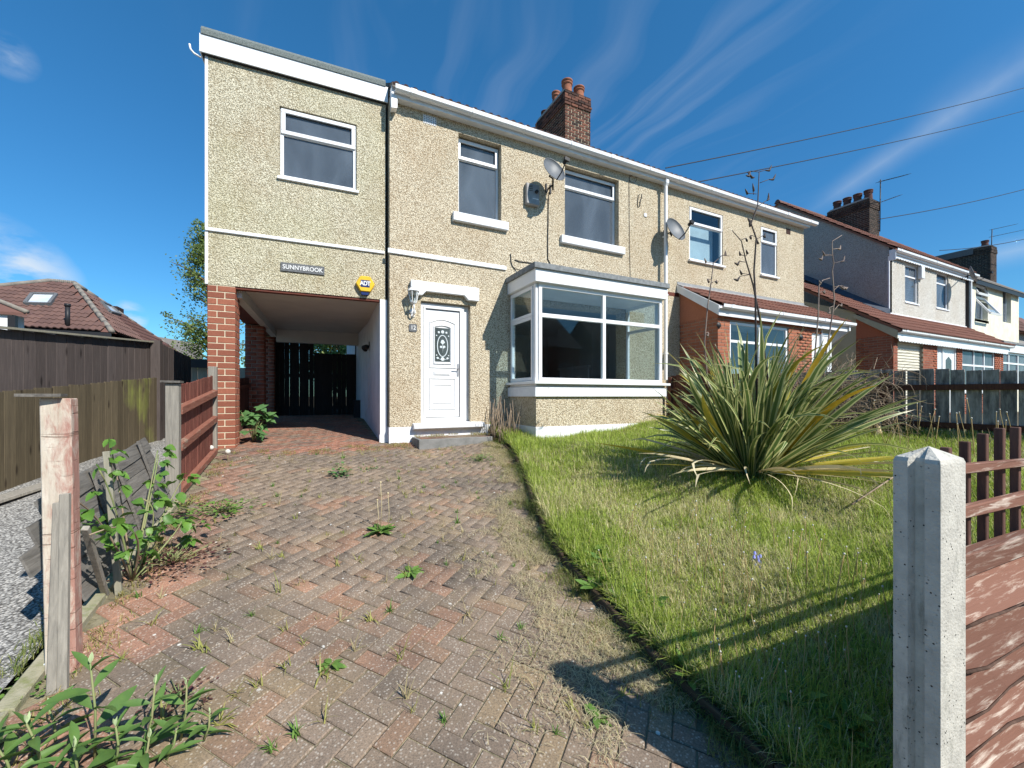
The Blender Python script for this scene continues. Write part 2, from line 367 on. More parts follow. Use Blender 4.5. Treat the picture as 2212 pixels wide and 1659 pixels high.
def wood(name, c1, c2, paint=None, cover=.5, axis='z', rnd=.12, moss=None, dark=None, soft=.06, rough=.85):
    m, nt, b = base_mat(name); p = geo(nt)
    st = {'z': (26, 26, 1.6), 'y': (26, 1.6, 26), 'x': (1.6, 26, 26)}[axis]
    st2 = {'z': (9, 9, 2.2), 'y': (9, 2.2, 9), 'x': (2.5, 34, 34)}[axis]
    gr = noise(nt, mapping(nt, p, scale=st), 2.2, 5, .65, .4)
    col = mixc(nt, ramp(nt, gr, [(.3, 0), (.7, 1)]), c1, c2)
    if dark:
        kn = nd(nt, 'ShaderNodeTexVoronoi'); kn.inputs['Scale'].default_value = 1.0
        nt.links.new(mapping(nt, p, scale=st2), kn.inputs['Vector'])
        col = mixc(nt, ramp(nt, kn.outputs['Distance'], [(.07, .85), (.17, 0)]), col, dark)
    if paint:
        pn = noise(nt, mapping(nt, p, scale=st2), 1.6, 6, .68, .3)
        col = mixc(nt, ramp(nt, pn, [(1-cover-soft, 0), (1-cover+soft, 1)]), col, paint)
    if moss:
        mn = noise(nt, mapping(nt, p, scale=(1, 1, .4)), 3, 4, .6)
        col = mixc(nt, ramp(nt, mn, [(.5, 0), (.68, .8)]), col, moss)
    if rnd:
        r = nd(nt, 'ShaderNodeObjectInfo').outputs['Random']; f = mth(nt, 'MULTIPLY_ADD', r, 2*rnd, 1-rnd)
        cb = nd(nt, 'ShaderNodeCombineColor'); [nt.links.new(f, cb.inputs[i]) for i in range(3)]
        col = mixc(nt, 1., col, cb.outputs[0], 'MULTIPLY')
    setb(nt, b, col, rough, .15, 0, gr, .5, .006); return m
M['w_grey'] = wood('weathered_grey_wood', (.20, .185, .165), (.095, .088, .08), axis='y', dark=(.06, .05, .045))
M['w_greyz'] = wood('weathered_grey_post', (.36, .33, .28), (.20, .185, .16), axis='z')
M['w_redpost'] = wood('peeling_red_post', (.62, .55, .45), (.42, .35, .27), (.36, .12, .09), .50, 'z', 0, soft=.10)
def redpost():
    m, nt, b = base_mat('peeling_red_post'); p = geo(nt)
    col = mixc(nt, ramp(nt, noise(nt, mapping(nt, p, scale=(14, 14, 3)), 2, 5, .65), [(.3, 0), (.7, 1)]), (.62, .56, .47), (.46, .39, .31))
    sp_ = nd(nt, 'ShaderNodeSeparateXYZ'); nt.links.new(p, sp_.inputs[0])
    side = mth(nt, 'MULTIPLY', ramp(nt, mth(nt, 'ADD', sp_.outputs[0], 2.06), [(0, 0), (1, 1)]), 1)
    pn = noise(nt, mapping(nt, p, scale=(12, 12, 4)), 1.7, 6, .75, .6); pn = mth(nt, 'ADD', pn, mth(nt, 'MULTIPLY', mth(nt, 'SUBTRACT', sp_.outputs[0], -1.04), 2.2))
    col = mixc(nt, ramp(nt, pn, [(.40, 0), (.60, .8)]), col, (.34, .14, .11))
    ck = noise(nt, mapping(nt, p, scale=(3, 3, 42)), 1.0, 3, .6, .3); ckr = ramp(nt, ck, [(.60, 0), (.64, 1)])
    col = mixc(nt, mth(nt, 'MULTIPLY', ckr, .55), col, (.20, .11, .08))
    setb(nt, b, col, .9, .12, 0, mth(nt, 'SUBTRACT', noise(nt, mapping(nt, p, scale=(30, 30, 6)), 3, 4), ckr), .6, .006); return m
M['w_redpost'] = redpost()
M['w_red'] = wood('faded_red_boards', (.23, .095, .07), (.15, .05, .038), (.10, .03, .024), .4, 'z', .15, soft=.15)
M['w_redrail'] = wood('faded_red_rail', (.26, .12, .085), (.18, .065, .045), (.30, .26, .20), .36, 'y', .1)
M['w_dark'] = wood('dark_stained_boards', (.105, .085, .078), (.07, .057, .053), axis='z', rnd=.14, dark=(.02, .016, .015))
M['w_olive'] = wood('olive_brown_boards', (.125, .10, .062), (.08, .064, .042), axis='z', rnd=.18, dark=(.03, .022, .015))
M['w_moss'] = wood('mossy_boards', (.125, .10, .062), (.08, .064, .042), axis='z', rnd=.18, dark=(.03, .022, .015), moss=(.22, .24, .06))
M['w_blackpeel'] = wood('peeling_black_boards', (.40, .385, .36), (.25, .24, .225), (.10, .095, .09), .48, 'z', .2, soft=.12)
M['w_brownfence'] = wood('brown_fence_boards', (.13, .06, .042), (.07, .03, .022), axis='z', rnd=.2)
M['w_pale'] = wood('pale_old_boards', (.30, .28, .22), (.22, .21, .16), axis='z', rnd=.15)
M['w_orange'] = wood('peeling_orange_boards', (.62, .54, .46), (.34, .24, .185), (.19, .095, .068), .60, 'x', .2, soft=.09)
M['w_picket'] = wood('dark_picket', (.16, .085, .065), (.08, .045, .038), (.26, .13, .10), .4, 'z', .15)
M['w_edge'] = wood('rotten_edging', (.12, .085, .055), (.06, .042, .03), axis='y', rnd=.2)
M['w_gate'] = wood('black_gate', (.035, .03, .028), (.02, .018, .017), axis='z')
def glassmat(name, refl=.16, tint=(.82, .88, .9), base=.03, body=0., bcol=(.1, .12, .15)):
    m = bpy.data.materials.new(name); m.use_nodes = True; nt = m.node_tree
    for n in list(nt.nodes): nt.nodes.remove(n)
    out = nd(nt, 'ShaderNodeOutputMaterial'); tr = nd(nt, 'ShaderNodeBsdfTransparent'); tr.inputs[0].default_value = (*tint, 1)
    gl = nd(nt, 'ShaderNodeBsdfGlossy'); gl.inputs['Roughness'].default_value = .02; gl.inputs['Color'].default_value = (.95, .97, 1, 1)
    fr = nd(nt, 'ShaderNodeFresnel'); fr.inputs[0].default_value = 1.5
    f = mth(nt, 'MULTIPLY_ADD', fr.outputs[0], 1.25, base, clamp=True)
    f = mth(nt, 'MULTIPLY', f, mth(nt, 'SUBTRACT', 1, nd(nt, 'ShaderNodeNewGeometry').outputs['Backfacing']))
    mx = nd(nt, 'ShaderNodeMixShader'); nt.links.new(f, mx.inputs[0]); nt.links.new(tr.outputs[0], mx.inputs[1]); nt.links.new(gl.outputs[0], mx.inputs[2])
    res = mx.outputs[0]
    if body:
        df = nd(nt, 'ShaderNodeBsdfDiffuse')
        nt.links.new(mixc(nt, ramp(nt, noise(nt, mapping(nt, geo(nt), scale=(1.3, 1, .45)), 1.6, 3, .5, .6), [(.35, 0), (.65, 1)]), tuple(v*.72 for v in bcol), tuple(v*1.25 for v in bcol)), df.inputs[0])  # cloudy tone in the body colour imitates an uneven reflection
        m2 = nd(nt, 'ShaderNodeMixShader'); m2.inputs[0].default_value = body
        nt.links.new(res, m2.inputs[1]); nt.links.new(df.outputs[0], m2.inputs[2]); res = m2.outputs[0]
    nt.links.new(res, out.inputs[0]); return m
M['glass'] = glassmat('window_glass', base=.005)
M['glass_up'] = glassmat('painted_reflection_glass', body=.6, bcol=(.125, .15, .18), base=.04)  # blue-grey body colour paints in the reflected sky
M['glass_d'] = glassmat('door_glass', body=.6, bcol=(.09, .11, .11), base=.03)
M['interior'] = simple('room_wall', (.42, .44, .44), (.38, .40, .40), 2, .9, .1)
M['carpet'] = simple('room_floor', (.10, .085, .07), None, rough=.95)
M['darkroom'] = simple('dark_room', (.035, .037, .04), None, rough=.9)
M['curtain'] = simple('pale_blind', (.62, .68, .70), (.55, .60, .63), 4, .8)
def leafmat(name, c1, c2, trans=.35, rough=.45, stripe=None, spec=.4, rnd=.2, attr=False):
    m, nt, b = base_mat(name)
    if attr: col = nd(nt, 'ShaderNodeAttribute', attribute_name='col').outputs['Color']
    else:
        r = nd(nt, 'ShaderNodeObjectInfo').outputs['Random']
        col = mixc(nt, r, c1, c2)
        n = noise(nt, geo(nt), 30, 3); col = mixc(nt, ramp(nt, n, [(.4, 0), (.8, .3)]), col, (c1[0]*1.5, c1[1]*1.3, c1[2]))
    if stripe:
        uv = nd(nt, 'ShaderNodeUVMap').outputs[0]; sp = nd(nt, 'ShaderNodeSeparateXYZ'); nt.links.new(uv, sp.inputs[0])
        e = mth(nt, 'ABSOLUTE', mth(nt, 'SUBTRACT', sp.outputs[0], .5))
        col = mixc(nt, ramp(nt, e, [(stripe[1]-.03, 0), (stripe[1]+.03, .9)]), col, stripe[0])
        col = mixc(nt, ramp(nt, sp.outputs[1], [(.9, 0), (1, .8)]), col, (.32, .22, .08))
    setb(nt, b, col, rough, spec)
    tl = nd(nt, 'ShaderNodeBsdfTranslucent'); mx = nd(nt, 'ShaderNodeMixShader'); mx.inputs[0].default_value = trans
    if hasattr(col, 'node'): nt.links.new(col, tl.inputs[0])
    out = [n for n in nt.nodes if n.type == 'OUTPUT_MATERIAL'][0]
    nt.links.new(b.outputs[0], mx.inputs[1]); nt.links.new(tl.outputs[0], mx.inputs[2]); nt.links.new(mx.outputs[0], out.inputs[0])
    return m
M['flax'] = leafmat('flax_leaf', (.13, .19, .055), (.08, .14, .04), .3, .35, ((.56, .55, .25), .27))
M['flax_y'] = leafmat('flax_leaf_yellow', (.55, .46, .06), (.20, .22, .04), .3, .4, ((.55, .42, .06), .25))
M['flax_o'] = leafmat('flax_leaf_orange', (.70, .46, .04), (.45, .30, .03), .3, .4)
M['flax_d'] = leafmat('flax_leaf_dead', (.66, .58, .38), (.48, .40, .25), .15, .7)
M['bud'] = leafmat('long_leaf_green', (.13, .24, .06), (.09, .18, .045), .3, .5)
M['bram'] = leafmat('bramble_leaf', (.14, .28, .045), (.07, .17, .03), .3, .45)
M['syc'] = leafmat('sycamore_leaf', (.12, .24, .08), (.08, .18, .06), .25, .5)
M['weed'] = leafmat('weed_leaf', (.17, .30, .06), (.10, .20, .04), .3, .55)
M['weed_y'] = leafmat('yellow_weed', (.34, .33, .10), (.22, .26, .06), .3, .6)
M['weed_s'] = leafmat('straw_weed', (.48, .42, .24), (.38, .32, .17), .3, .8)
M['weed_r'] = leafmat('purple_weed', (.085, .03, .035), (.13, .07, .04), .2, .6)
M['birch'] = leafmat('birch_leaf', (0, 0, 0), (0, 0, 0), .35, .5, attr=True)
M['grass'] = leafmat('grass_blades', (0, 0, 0), (0, 0, 0), .42, .5, attr=True, spec=.25)
# ground
def soil(name, c1, c2, c3, sc=8):
    m, nt, b = base_mat(name); p = geo(nt)
    col = mixc(nt, ramp(nt, noise(nt, p, sc, 5, .65), [(.35, 0), (.65, 1)]), c1, c2)
    col = mixc(nt, ramp(nt, noise(nt, p, sc*7, 4, .6), [(.5, 0), (.7, .8)]), col, c3)
    setb(nt, b, col, .95, .1, 0, noise(nt, p, 70, 4), .8, .01); return m
M['lawn'] = soil('lawn_ground', (.17, .18, .06), (.27, .23, .12), (.09, .10, .035))
M['joint'] = soil('joint_sand', (.16, .14, .095), (.32, .28, .18), (.07, .07, .035), 4)
M['earth'] = soil('earth', (.16, .13, .09), (.10, .085, .055), (.07, .07, .04))
def asph():
    m, nt, b = base_mat('asphalt'); p = geo(nt)
    v = nd(nt, 'ShaderNodeTexVoronoi'); v.inputs['Scale'].default_value = 75; nt.links.new(p, v.inputs['Vector'])
    col = mixc(nt, ramp(nt, v.outputs['Color'], [(.2, 0), (.85, 1)]), (.17, .165, .155), (.58, .56, .52))
    col = mixc(nt, ramp(nt, v.outputs['Distance'], [(.42, 0), (.8, .9)]), col, (.075, .07, .065))
    col = mixc(nt, ramp(nt, noise(nt, p, 1.5, 4), [(.45, 0), (.75, .5)]), col, (.10, .10, .095))
    setb(nt, b, col, .93, .15, 0, v.outputs['Distance'], .7, .01); return m
M['asphalt'] = asph()
def pavermat(name, attr):
    m, nt, b = base_mat(name); p = geo(nt)
    col = nd(nt, 'ShaderNodeAttribute', attribute_name='col').outputs['Color'] if attr else nd(nt, 'ShaderNodeObjectInfo').outputs['Color']
    st = noise(nt, mapping(nt, p, loc=(2.2, 1, 0)), 1.3, 5, .62)
    col = mixc(nt, ramp(nt, st, [(.40, 0), (.68, .62)]), col, (.095, .085, .075))
    g = noise(nt, p, 130, 4, .7); col = mixc(nt, ramp(nt, g, [(.42, 0), (.66, .55)]), col, (.05, .045, .038))
    ye = noise(nt, mapping(nt, p, loc=(7, 3, 0)), 2.6, 4, .6); col = mixc(nt, ramp(nt, ye, [(.55, 0), (.8, .35)]), col, (.20, .15, .07))
    v = nd(nt, 'ShaderNodeTexVoronoi'); v.inputs['Scale'].default_value = 62; nt.links.new(p, v.inputs['Vector'])
    spk = mth(nt, 'MULTIPLY', ramp(nt, v.outputs['Distance'], [(.2, 1), (.36, 0)]), ramp(nt, noise(nt, p, 24, 3, .6), [(.36, 0), (.48, 1)]))
    col = mixc(nt, mth(nt, 'MULTIPLY', spk, .42), col, (.60, .55, .47))
    v2 = nd(nt, 'ShaderNodeTexVoronoi'); v2.inputs['Scale'].default_value = 11; nt.links.new(p, v2.inputs['Vector'])
    s2 = mth(nt, 'MULTIPLY', ramp(nt, v2.outputs['Distance'], [(.09, 1), (.12, 0)]), ramp(nt, noise(nt, p, 5, 2), [(.55, 0), (.6, 1)]))
    col = mixc(nt, s2, col, (.66, .64, .58))
    setb(nt, b, col, .93, .12, 0, g, .6, .004); return m
M['paver'] = pavermat('block_paver', False); M['paver_a'] = pavermat('block_paver_far', True)
def postconc():
    m, nt, b = base_mat('pitted_concrete'); p = geo(nt)
    col = mixc(nt, ramp(nt, noise(nt, p, 14, 5, .65), [(.3, 0), (.7, 1)]), (.56, .54, .48), (.40, .385, .345))
    v = nd(nt, 'ShaderNodeTexVoronoi'); v.inputs['Scale'].default_value = 65; nt.links.new(p, v.inputs['Vector'])
    pit = mth(nt, 'MULTIPLY', ramp(nt, v.outputs['Distance'], [(.13, 1), (.2, 0)]), ramp(nt, noise(nt, p, 16, 2), [(.5, 0), (.58, 1)]))
    col = mixc(nt, pit, col, (.04, .04, .038))
    n3 = noise(nt, mapping(nt, p, scale=(1, 1, .25)), 22, 5, .75); col = mixc(nt, ramp(nt, n3, [(.55, 0), (.7, .55)]), col, (.17, .17, .14))
    setb(nt, b, col, .92, .15, 0, mth(nt, 'SUBTRACT', noise(nt, p, 120, 3), pit), .6, .006); return m
M['postconc'] = postconc()
# ------------------------------------------------------------------ ground
def lerp(a, b, t): return a+(b-a)*t
EDX = [(-.6, 1.69), (.5, 1.69), (1.3, 1.69), (1.66, 1.70), (2.06, 1.745), (2.6, 1.80), (2.97, 1.866), (3.51, 2.04), (4.33, 2.36), (5.57, 2.82), (6.37, 3.0), (7.14, 3.05)]
def edgeX(Y): return float(np.interp(Y, [p[0] for p in EDX], [p[1] for p in EDX]))
def gridsheet(name, xs, ys, zf, mat, kind='structure'):
    V = [(x, y, zf(x, y)) for y in ys for x in xs]; n = len(xs)
    Q = [(j*n+i, j*n+i+1, (j+1)*n+i+1, (j+1)*n+i) for j in range(len(ys)-1) for i in range(n-1)]
    o = fast(name, V, Q, mat, smooth=True); o['kind'] = kind; return o
xs = [-400, -120, -50, -25, -15]+[x*.8 for x in range(-15, 16)]+[14, 18, 30, 60, 150, 500]
ys = [-60, -20, -8]+[y*.7 for y in range(-6, 22)]+[17, 25, 45, 100, 300, 900]
gridsheet('ground', xs, ys, lambda x, y: T(x, max(y, -2))-.09, M['earth'])
gridsheet('driveway', [-1.13, -.5, .1, .7, 1.3, 1.7, 2.1, 2.5, 3.1], [-1+.35*i for i in range(39)], lambda x, y: T(x, y)-.009, M['joint'])
gridsheet('neighbour_driveway', [-7, -5, -3.5, -2.4, -1.8, -1.22], [-3+.4*i for i in range(42)], lambda x, y: T(x, y)-.0, M['asphalt'])
def lawnz(x, y):
    b = .035*math.sin(x*2.1+y*1.3)+.025*math.sin(x*4.3-y*3.1+1)
    return T(x, y)+.065+b*min(1, max(0, (x-edgeX(y))*1.5))
ty = [.2+i*.23 for i in range(34)]; tx = [i/22 for i in range(23)]
V = []; n = 23
for y in ty:
    e = edgeX(y)+.02
    for t in tx: x = lerp(e, 8.3, t); V.append((x, y, lawnz(x, y)))
Q = [(j*n+i, j*n+i+1, (j+1)*n+i+1, (j+1)*n+i) for j in range(33) for i in range(22)]
fast('lawn', V, Q, M['lawn'], smooth=True)['kind'] = 'structure'

# pavers: herringbone of 200 x 100 blocks
PW = .1015; PA = R(-50.5); pc, ps = math.cos(PA), math.sin(PA)
def in_drive(x, y): return -1.06 < x < edgeX(y)-.02 and y > .35 and y < 12.3 and not (y > 7.16 and x > 1.12)
redpts = [[(744, 1298), (637, 1384), (673, 1388), (834, 1424), (906, 1384), (988, 1298), (888, 1201)], [(720, 1212), (655, 1262), (834, 1302), (749, 1299)], [(820, 1130), (720, 1200)], [(690, 1090), (780, 1075)]]
segs = []
for pl_ in redpts:
    g = [gnd(*p) for p in pl_]; segs += list(zip(g[:-1], g[1:]))
def near_red(x, y):
    p = Vector((x, y))
    for a, b in segs:
        a2, b2 = a.xy, b.xy; ab = b2-a2; t = max(0, min(1, (p-a2).dot(ab)/max(ab.dot(ab), 1e-6)))
        if (a2+ab*t-p).length < .075: return True
    return False
def ptone(x, y):
    k = random.uniform(.9, 1.12); q = random.random()
    if near_red(x, y) and q < .8: c = (.35, .225, .165)
    elif x < -.66 and y < 6.9: c = (.38, .23, .175) if q < .8 else (.27, .225, .185)
    elif y > 6.7: c = (.36, .185, .135) if q < .75 else (.27, .2, .165)
    elif q < .10: c = (.33, .235, .175)
    elif q < .24: c = (.30, .245, .175)
    elif q < .45: c = (.275, .228, .19)
    else: c = (.285, .235, .19)
    return (c[0]*k*1.0, c[1]*k*.90, c[2]*k*.80)
pav = []
for i in range(-160, 170):
    for j in range(-160, 170):
        r = (i-j) % 4
        if r == 0: u, v, ang = i+1, j+.5, 0
        elif r == 3: u, v, ang = i+.5, j+1, 1
        else: continue
        u *= PW; v *= PW; x = u*pc-v*ps; y = u*ps+v*pc
        if in_drive(x, y) and y < 12.3:
            z = x*s_+y*c_; px = 1106+897*(x*c_-y*s_)/max(z, .05)
            vis = z > .4 and -60 < px < 2300
            pav.append((z if vis else z+50, x, y, PA+(math.pi/2 if ang else 0)))
pav.sort()
def paver_verts(L, Wd, h=.05, ch=.005):
    a, b = L/2, Wd/2
    def rg(a, b, z): return [(-a, -b, z), (a, -b, z), (a, b, z), (-a, b, z)]
    return rg(a, b, -h)+rg(a, b, -ch)+rg(a-ch, b-ch, 0)
PQ = [(0, 1, 5, 4), (1, 2, 6, 5), (2, 3, 7, 6), (3, 0, 4, 7), (4, 5, 9, 8), (5, 6, 10, 9), (6, 7, 11, 10), (7, 4, 8, 11), (8, 9, 10, 11)]
pvl = paver_verts(.197, .0965)
pme = bpy.data.meshes.new('paver'); pme.from_pydata(pvl, [], PQ); pme.materials.append(M['paver']); pme.update()
drv = bpy.data.objects['driveway']
tilt = Matrix.Rotation(math.atan(.122), 4, 'X')
for z, x, y, a in pav[:300]:
    m = Matrix.Translation((x, y, T(x, y)+random.uniform(-.002, .003))) @ tilt @ Matrix.Rotation(random.uniform(-.012, .012), 4, 'X') @ Matrix.Rotation(a+random.uniform(-.012, .012), 4, 'Z')
    o = inst('paver', pme, drv, m); o.color = (*ptone(x, y), 1)
V = []; Q = []; C = []
for k, (z, x, y, a) in enumerate(pav[300:]):
    ca, sa = math.cos(a+random.uniform(-.012, .012)), math.sin(a); dz = random.uniform(-.003, .003); col = ptone(x, y); n = len(V)
    for (lx, ly, lz) in pvl:
        X, Y = x+lx*ca-ly*sa, y+lx*sa+ly*ca; V.append((X, Y, T(X, Y)+lz+dz)); C.append(col)
    Q += [tuple(i+n for i in q) for q in PQ]
fast('paver', V, Q, M['paver_a'], drv, cols=C)['kind'] = 'stuff'

# lichen-grey edging along the boundary, timber edging along the lawn
mb = MB()
for i in range(16):
    y0 = -.2+i*.45; x = -1.17+random.uniform(-.01, .01)
    p = [(x, y0), (x+.07, y0), (x+.07, y0+.44), (x, y0+.44)]
    mb.hexa([Vector((a, b, T(a, b)-.1)) for a, b in p]+[Vector((a, b, T(a, b)+.035+random.uniform(-.008, .008))) for a, b in p])
o = mb.build('kerb', M['edging'], None, bev=.006); o['kind'] = 'structure'
te = empty('lawn_edging', (1.7, 1.5, .2), 'dark rotten timber edging boards between the paving and the lawn', 'edging')
yy = .5
while yy < 5.9:
    if 2.6 < yy < 2.75 or 3.9 < yy < 4.1: yy += .35; continue
    y1 = yy+random.uniform(.42, .7); x0, x1 = edgeX(yy), edgeX(y1); w = .028
    mb = MB(); h0 = random.uniform(.035, .085)
    P = []
    for zz in (-.08, 1):
        for (x, y) in ((x0-w, yy), (x0, yy), (x1+random.uniform(-.02, .015), y1-.015), (x1-w+random.uniform(-.02, .01), y1-.015)):
            P.append(Vector((x, y, T(x, y)+(zz if zz < 0 else h0+random.uniform(-.008, .008)))))
    mb.hexa(P).build('board', M['w_edge'], te, bev=.004); yy = y1

# ------------------------------------------------------------------ building helpers
def wall_mb(mb, fr, a0, a1, z0, z1, holes=(), th=.28, d=0.):
    As = sorted(set([a0, a1]+[v for h in holes for v in h[:2]])); Zs = sorted(set([z0, z1]+[v for h in holes for v in h[2:4]]))
    As = [v for v in As if a0 <= v <= a1]; Zs = [v for v in Zs if z0 <= v <= z1]
    for i in range(len(As)-1):
        for j in range(len(Zs)-1):
            ca, cz = (As[i]+As[i+1])/2, (Zs[j]+Zs[j+1])/2
            if any(h[0] < ca < h[1] and h[2] < cz < h[3] for h in holes): continue
            for dd in (d, d+th):
                q = [fr(As[i], dd, Zs[j]), fr(As[i+1], dd, Zs[j]), fr(As[i+1], dd, Zs[j+1]), fr(As[i], dd, Zs[j+1])]
                mb.add(q, [(0, 1, 2, 3)])
    def rim(a0, a1, z0, z1):
        c = [(a0, z0), (a1, z0), (a1, z1), (a0, z1)]
        for k in range(4):
            (p, q), (r, t) = c[k], c[(k+1) % 4]
            mb.add([fr(p, d, q), fr(p, d+th, q), fr(r, d+th, t), fr(r, d, t)], [(0, 1, 2, 3)])
    rim(a0, a1, z0, z1)
    for h in holes: rim(max(h[0], a0), min(h[1], a1), max(h[2], z0), min(h[3], z1))
def frame_mb(mb, fr, a0, a1, z0, z1, w, d0, d1):
    mb.box(a0, a1, d0, d1, z0, z0+w, fr); mb.box(a0, a1, d0, d1, z1-w, z1, fr)
    mb.box(a0, a0+w, d0+.001, d1-.001, z0+w, z1-w, fr); mb.box(a1-w, a1, d0+.001, d1-.001, z0+w, z1-w, fr)
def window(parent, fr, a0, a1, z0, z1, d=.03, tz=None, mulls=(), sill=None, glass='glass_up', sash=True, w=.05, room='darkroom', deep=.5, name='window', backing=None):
    """frame (the part) with panes and sill (sub-parts)"""
    mb = MB(); frame_mb(mb, fr, a0, a1, z0, z1, w, d, d+.06)
    cells = []; ms = [a0]+list(mulls)+[a1]
    for m in mulls: mb.box(m-w/2, m+w/2, d-.001, d+.059, z0+w, z1-w, fr)
    zs = [z0]+([tz] if tz else [])+[z1]
    if tz:
        for i in range(len(ms)-1): mb.box(ms[i]+w/2, ms[i+1]-w/2, d+.002, d+.058, tz-w/2, tz+w/2, fr)
    for i in range(len(ms)-1):
        for j in range(len(zs)-1):
            b0, b1 = ms[i]+(w if i == 0 else w/2), ms[i+1]-(w if i == len(ms)-2 else w/2)
            c0, c1 = zs[j]+(w if j == 0 else w/2), zs[j+1]-(w if j == len(zs)-2 else w/2)
            if sash and tz and j == len(zs)-2:
                frame_mb(mb, fr, b0-.035, b1+.035, c0-.035, c1+.035, .06, d-.022, d+.003); b0 += .022; b1 -= .022; c0 += .022; c1 -= .022
            cells.append((b0, b1, c0, c1))
    wo_ = mb.build(name, M['pvc'], parent, bev=.004)
    for (b0, b1, c0, c1) in cells:
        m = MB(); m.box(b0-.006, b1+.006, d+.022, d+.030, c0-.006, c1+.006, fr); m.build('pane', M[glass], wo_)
    if sill:
        m = MB(); m.box(a0-sill[0], a1+sill[0], d-sill[1], d+.05, z0-sill[2], z0-.002, fr); m.build('sill', M['pvc'], wo_, bev=.004)
    if room:
        m = MB(); g = .01
        A0, A1, Z0, Z1, D0, D1 = a0+g, a1-g, z0+g, z1-g, d+.07, d+deep
        m.add([fr(A0, D0, Z0), fr(A1, D0, Z0), fr(A1, D0, Z1), fr(A0, D0, Z1), fr(A0, D1, Z0), fr(A1, D1, Z0), fr(A1, D1, Z1), fr(A0, D1, Z1)], [(0, 1, 5, 4), (1, 2, 6, 5), (2, 3, 7, 6), (3, 0, 4, 7), (4, 5, 6, 7)])
        m.build('room', M[room], wo_)
    if backing:
        m = MB(); m.box(a0+w*.8, a1-w*.8, d+backing[1], d+backing[1]+.004, z0+w+backing[2], z1-w-backing[3], fr); m.build('blind', M[backing[0]], wo_)
    return wo_
def brick_wall(parent, fr, a0, a1, z0, z1, holes=(), mat='brick_o', mata='brick_oa', lim=220, L=.215, Hh=.065, j=.010, proud=.007, face='front', full=None, cam_sort=True, th=.05, mortar=None, core=True, d=0., base=None):
    """bricks as pieces proud of a mortar bed; the lim largest in view singly, the rest joined"""
    if core:
        mb = MB(); wall_mb(mb, fr, a0+.012, a1-.012, z0, z1, holes, th=.2, d=d+proud); mb.build('mortar', M[mortar or 'mortar_d'], parent)
    items = []; c = 0; z = z0; pitch = Hh+j
    while z < z1-.02:
        a = a0-(L+j)/2*(c % 2); zt = min(z+Hh, z1)
        while a < a1-.02:
            b0, b1 = max(a, a0), min(a+L, a1); a += L+j
            if b1-b0 < .03: continue
            cuts = [(b0, b1)]
            for h in holes:
                if h[2] < (z+zt)/2 < h[3]:
                    nc = []
                    for (p, q) in cuts:
                        if q <= h[0] or p >= h[1]: nc.append((p, q)); continue
                        if p < h[0]: nc.append((p, h[0]))
                        if q > h[1]: nc.append((h[1], q))
                    cuts = nc
            for (p, q) in cuts:
                if q-p > .03: items.append((p, q, z, zt))
        z += pitch; c += 1
    def key(it):
        w = fr((it[0]+it[1])/2, 0, it[2]); zz = w.x*s_+w.y*c_; return zz
    items.sort(key=key)
    cache = {}
    for (p, q, z, zt) in items[:lim]:
        k = (round(q-p, 3), round(zt-z, 3))
        if k not in cache:
            m = MB(); hw = (q-p)/2; hz = (zt-z)/2; m.box(-hw, hw, 0, th, -hz, hz); cache[k] = m.mesh('brick', M[mat], bev=.003)
        m4 = Matrix.Translation(fr((p+q)/2, d+random.uniform(-.0015, .0015), (z+zt)/2)) @ Matrix.Rotation(R(fr.ang), 4, 'Z')
        inst('brick', cache[k], parent, m4)
    rest = items[lim:]
    if rest:
        V = []; Q = []; C = []
        for (p, q, z, zt) in rest:
            n = len(V); V += [tuple(fr(*t)) for t in ((p, d, z), (q, d, z), (q, d+th, z), (p, d+th, z), (p, d, zt), (q, d, zt), (q, d+th, zt), (p, d+th, zt))]
            Q += [tuple(i+n for i in f) for f in ((0, 1, 5, 4), (1, 2, 6, 5), (3, 0, 4, 7), (4, 5, 6, 7), (0, 3, 2, 1))]; C += [(random.random(),)*3]*8
        o = fast('brick', V, Q, M[mata], parent, cols=C); o['kind'] = 'stuff'
def tile_mesh(w, l, mat, name='roof_tile'):
    """double-roman style tile: x across, y up the slope"""
    prof = [(0, .0), (.12, .06), (.24, .06), (.36, .004), (.50, .0), (.62, .06), (.74, .06), (.86, .004), (1, .0)]
    V = []
    for y, dz in ((0, .03), (l, 0)):
        for (x, z) in prof: V.append((x*w, y, z*w*1.6+dz))
    for (x, z) in prof: V.append((x*w, 0, z*w*1.6-.004))
    n = len(prof); F_ = [(i, i+1, n+i+1, n+i) for i in range(n-1)]+[(2*n+i, 2*n+i+1, i+1, i) for i in range(n-1)]
    me = bpy.data.meshes.new(name); me.from_pydata(V, [], F_); me.materials.append(M[mat]); me.update(); return me, V, F_
def tile_roof(parent, O, U, Vv, nu, nv, w, l, mat, mata, lim=240, keep=None):
    """tiles on the plane O + i*w*U + j*l*V (V up the slope)"""
    U = Vector(U).normalized(); Vv = Vector(Vv).normalized(); N = U.cross(Vv).normalized(); O = Vector(O)
    rot = Matrix((U, Vv, N)).transposed().to_4x4(); me, VV, FF = tile_mesh(w, l*1.12, mat)
    it = []
    for j in range(nv):
        for i in range(nu):
            p = O+U*(i*w)+Vv*(j*l)
            if keep and not keep(p, i, j): continue
            it.append(((p.x*s_+p.y*c_), p))
    it.sort(key=lambda t: t[0])
    for z, p in it[:lim]: inst('roof_tile', me, parent, Matrix.Translation(p+N*random.uniform(0, .004)) @ rot)
    if it[lim:]:
        V = []; Q = []; C = []
        for z, p in it[lim:]:
            n = len(V); V += [tuple(p+(rot @ Vector(v))) for v in VV]; Q += [tuple(i+n for i in f) for f in FF]; C += [(random.random(),)*3]*len(VV)
        o = fast('roof_tile', V, Q, M[mata], parent, cols=C); o['kind'] = 'stuff'
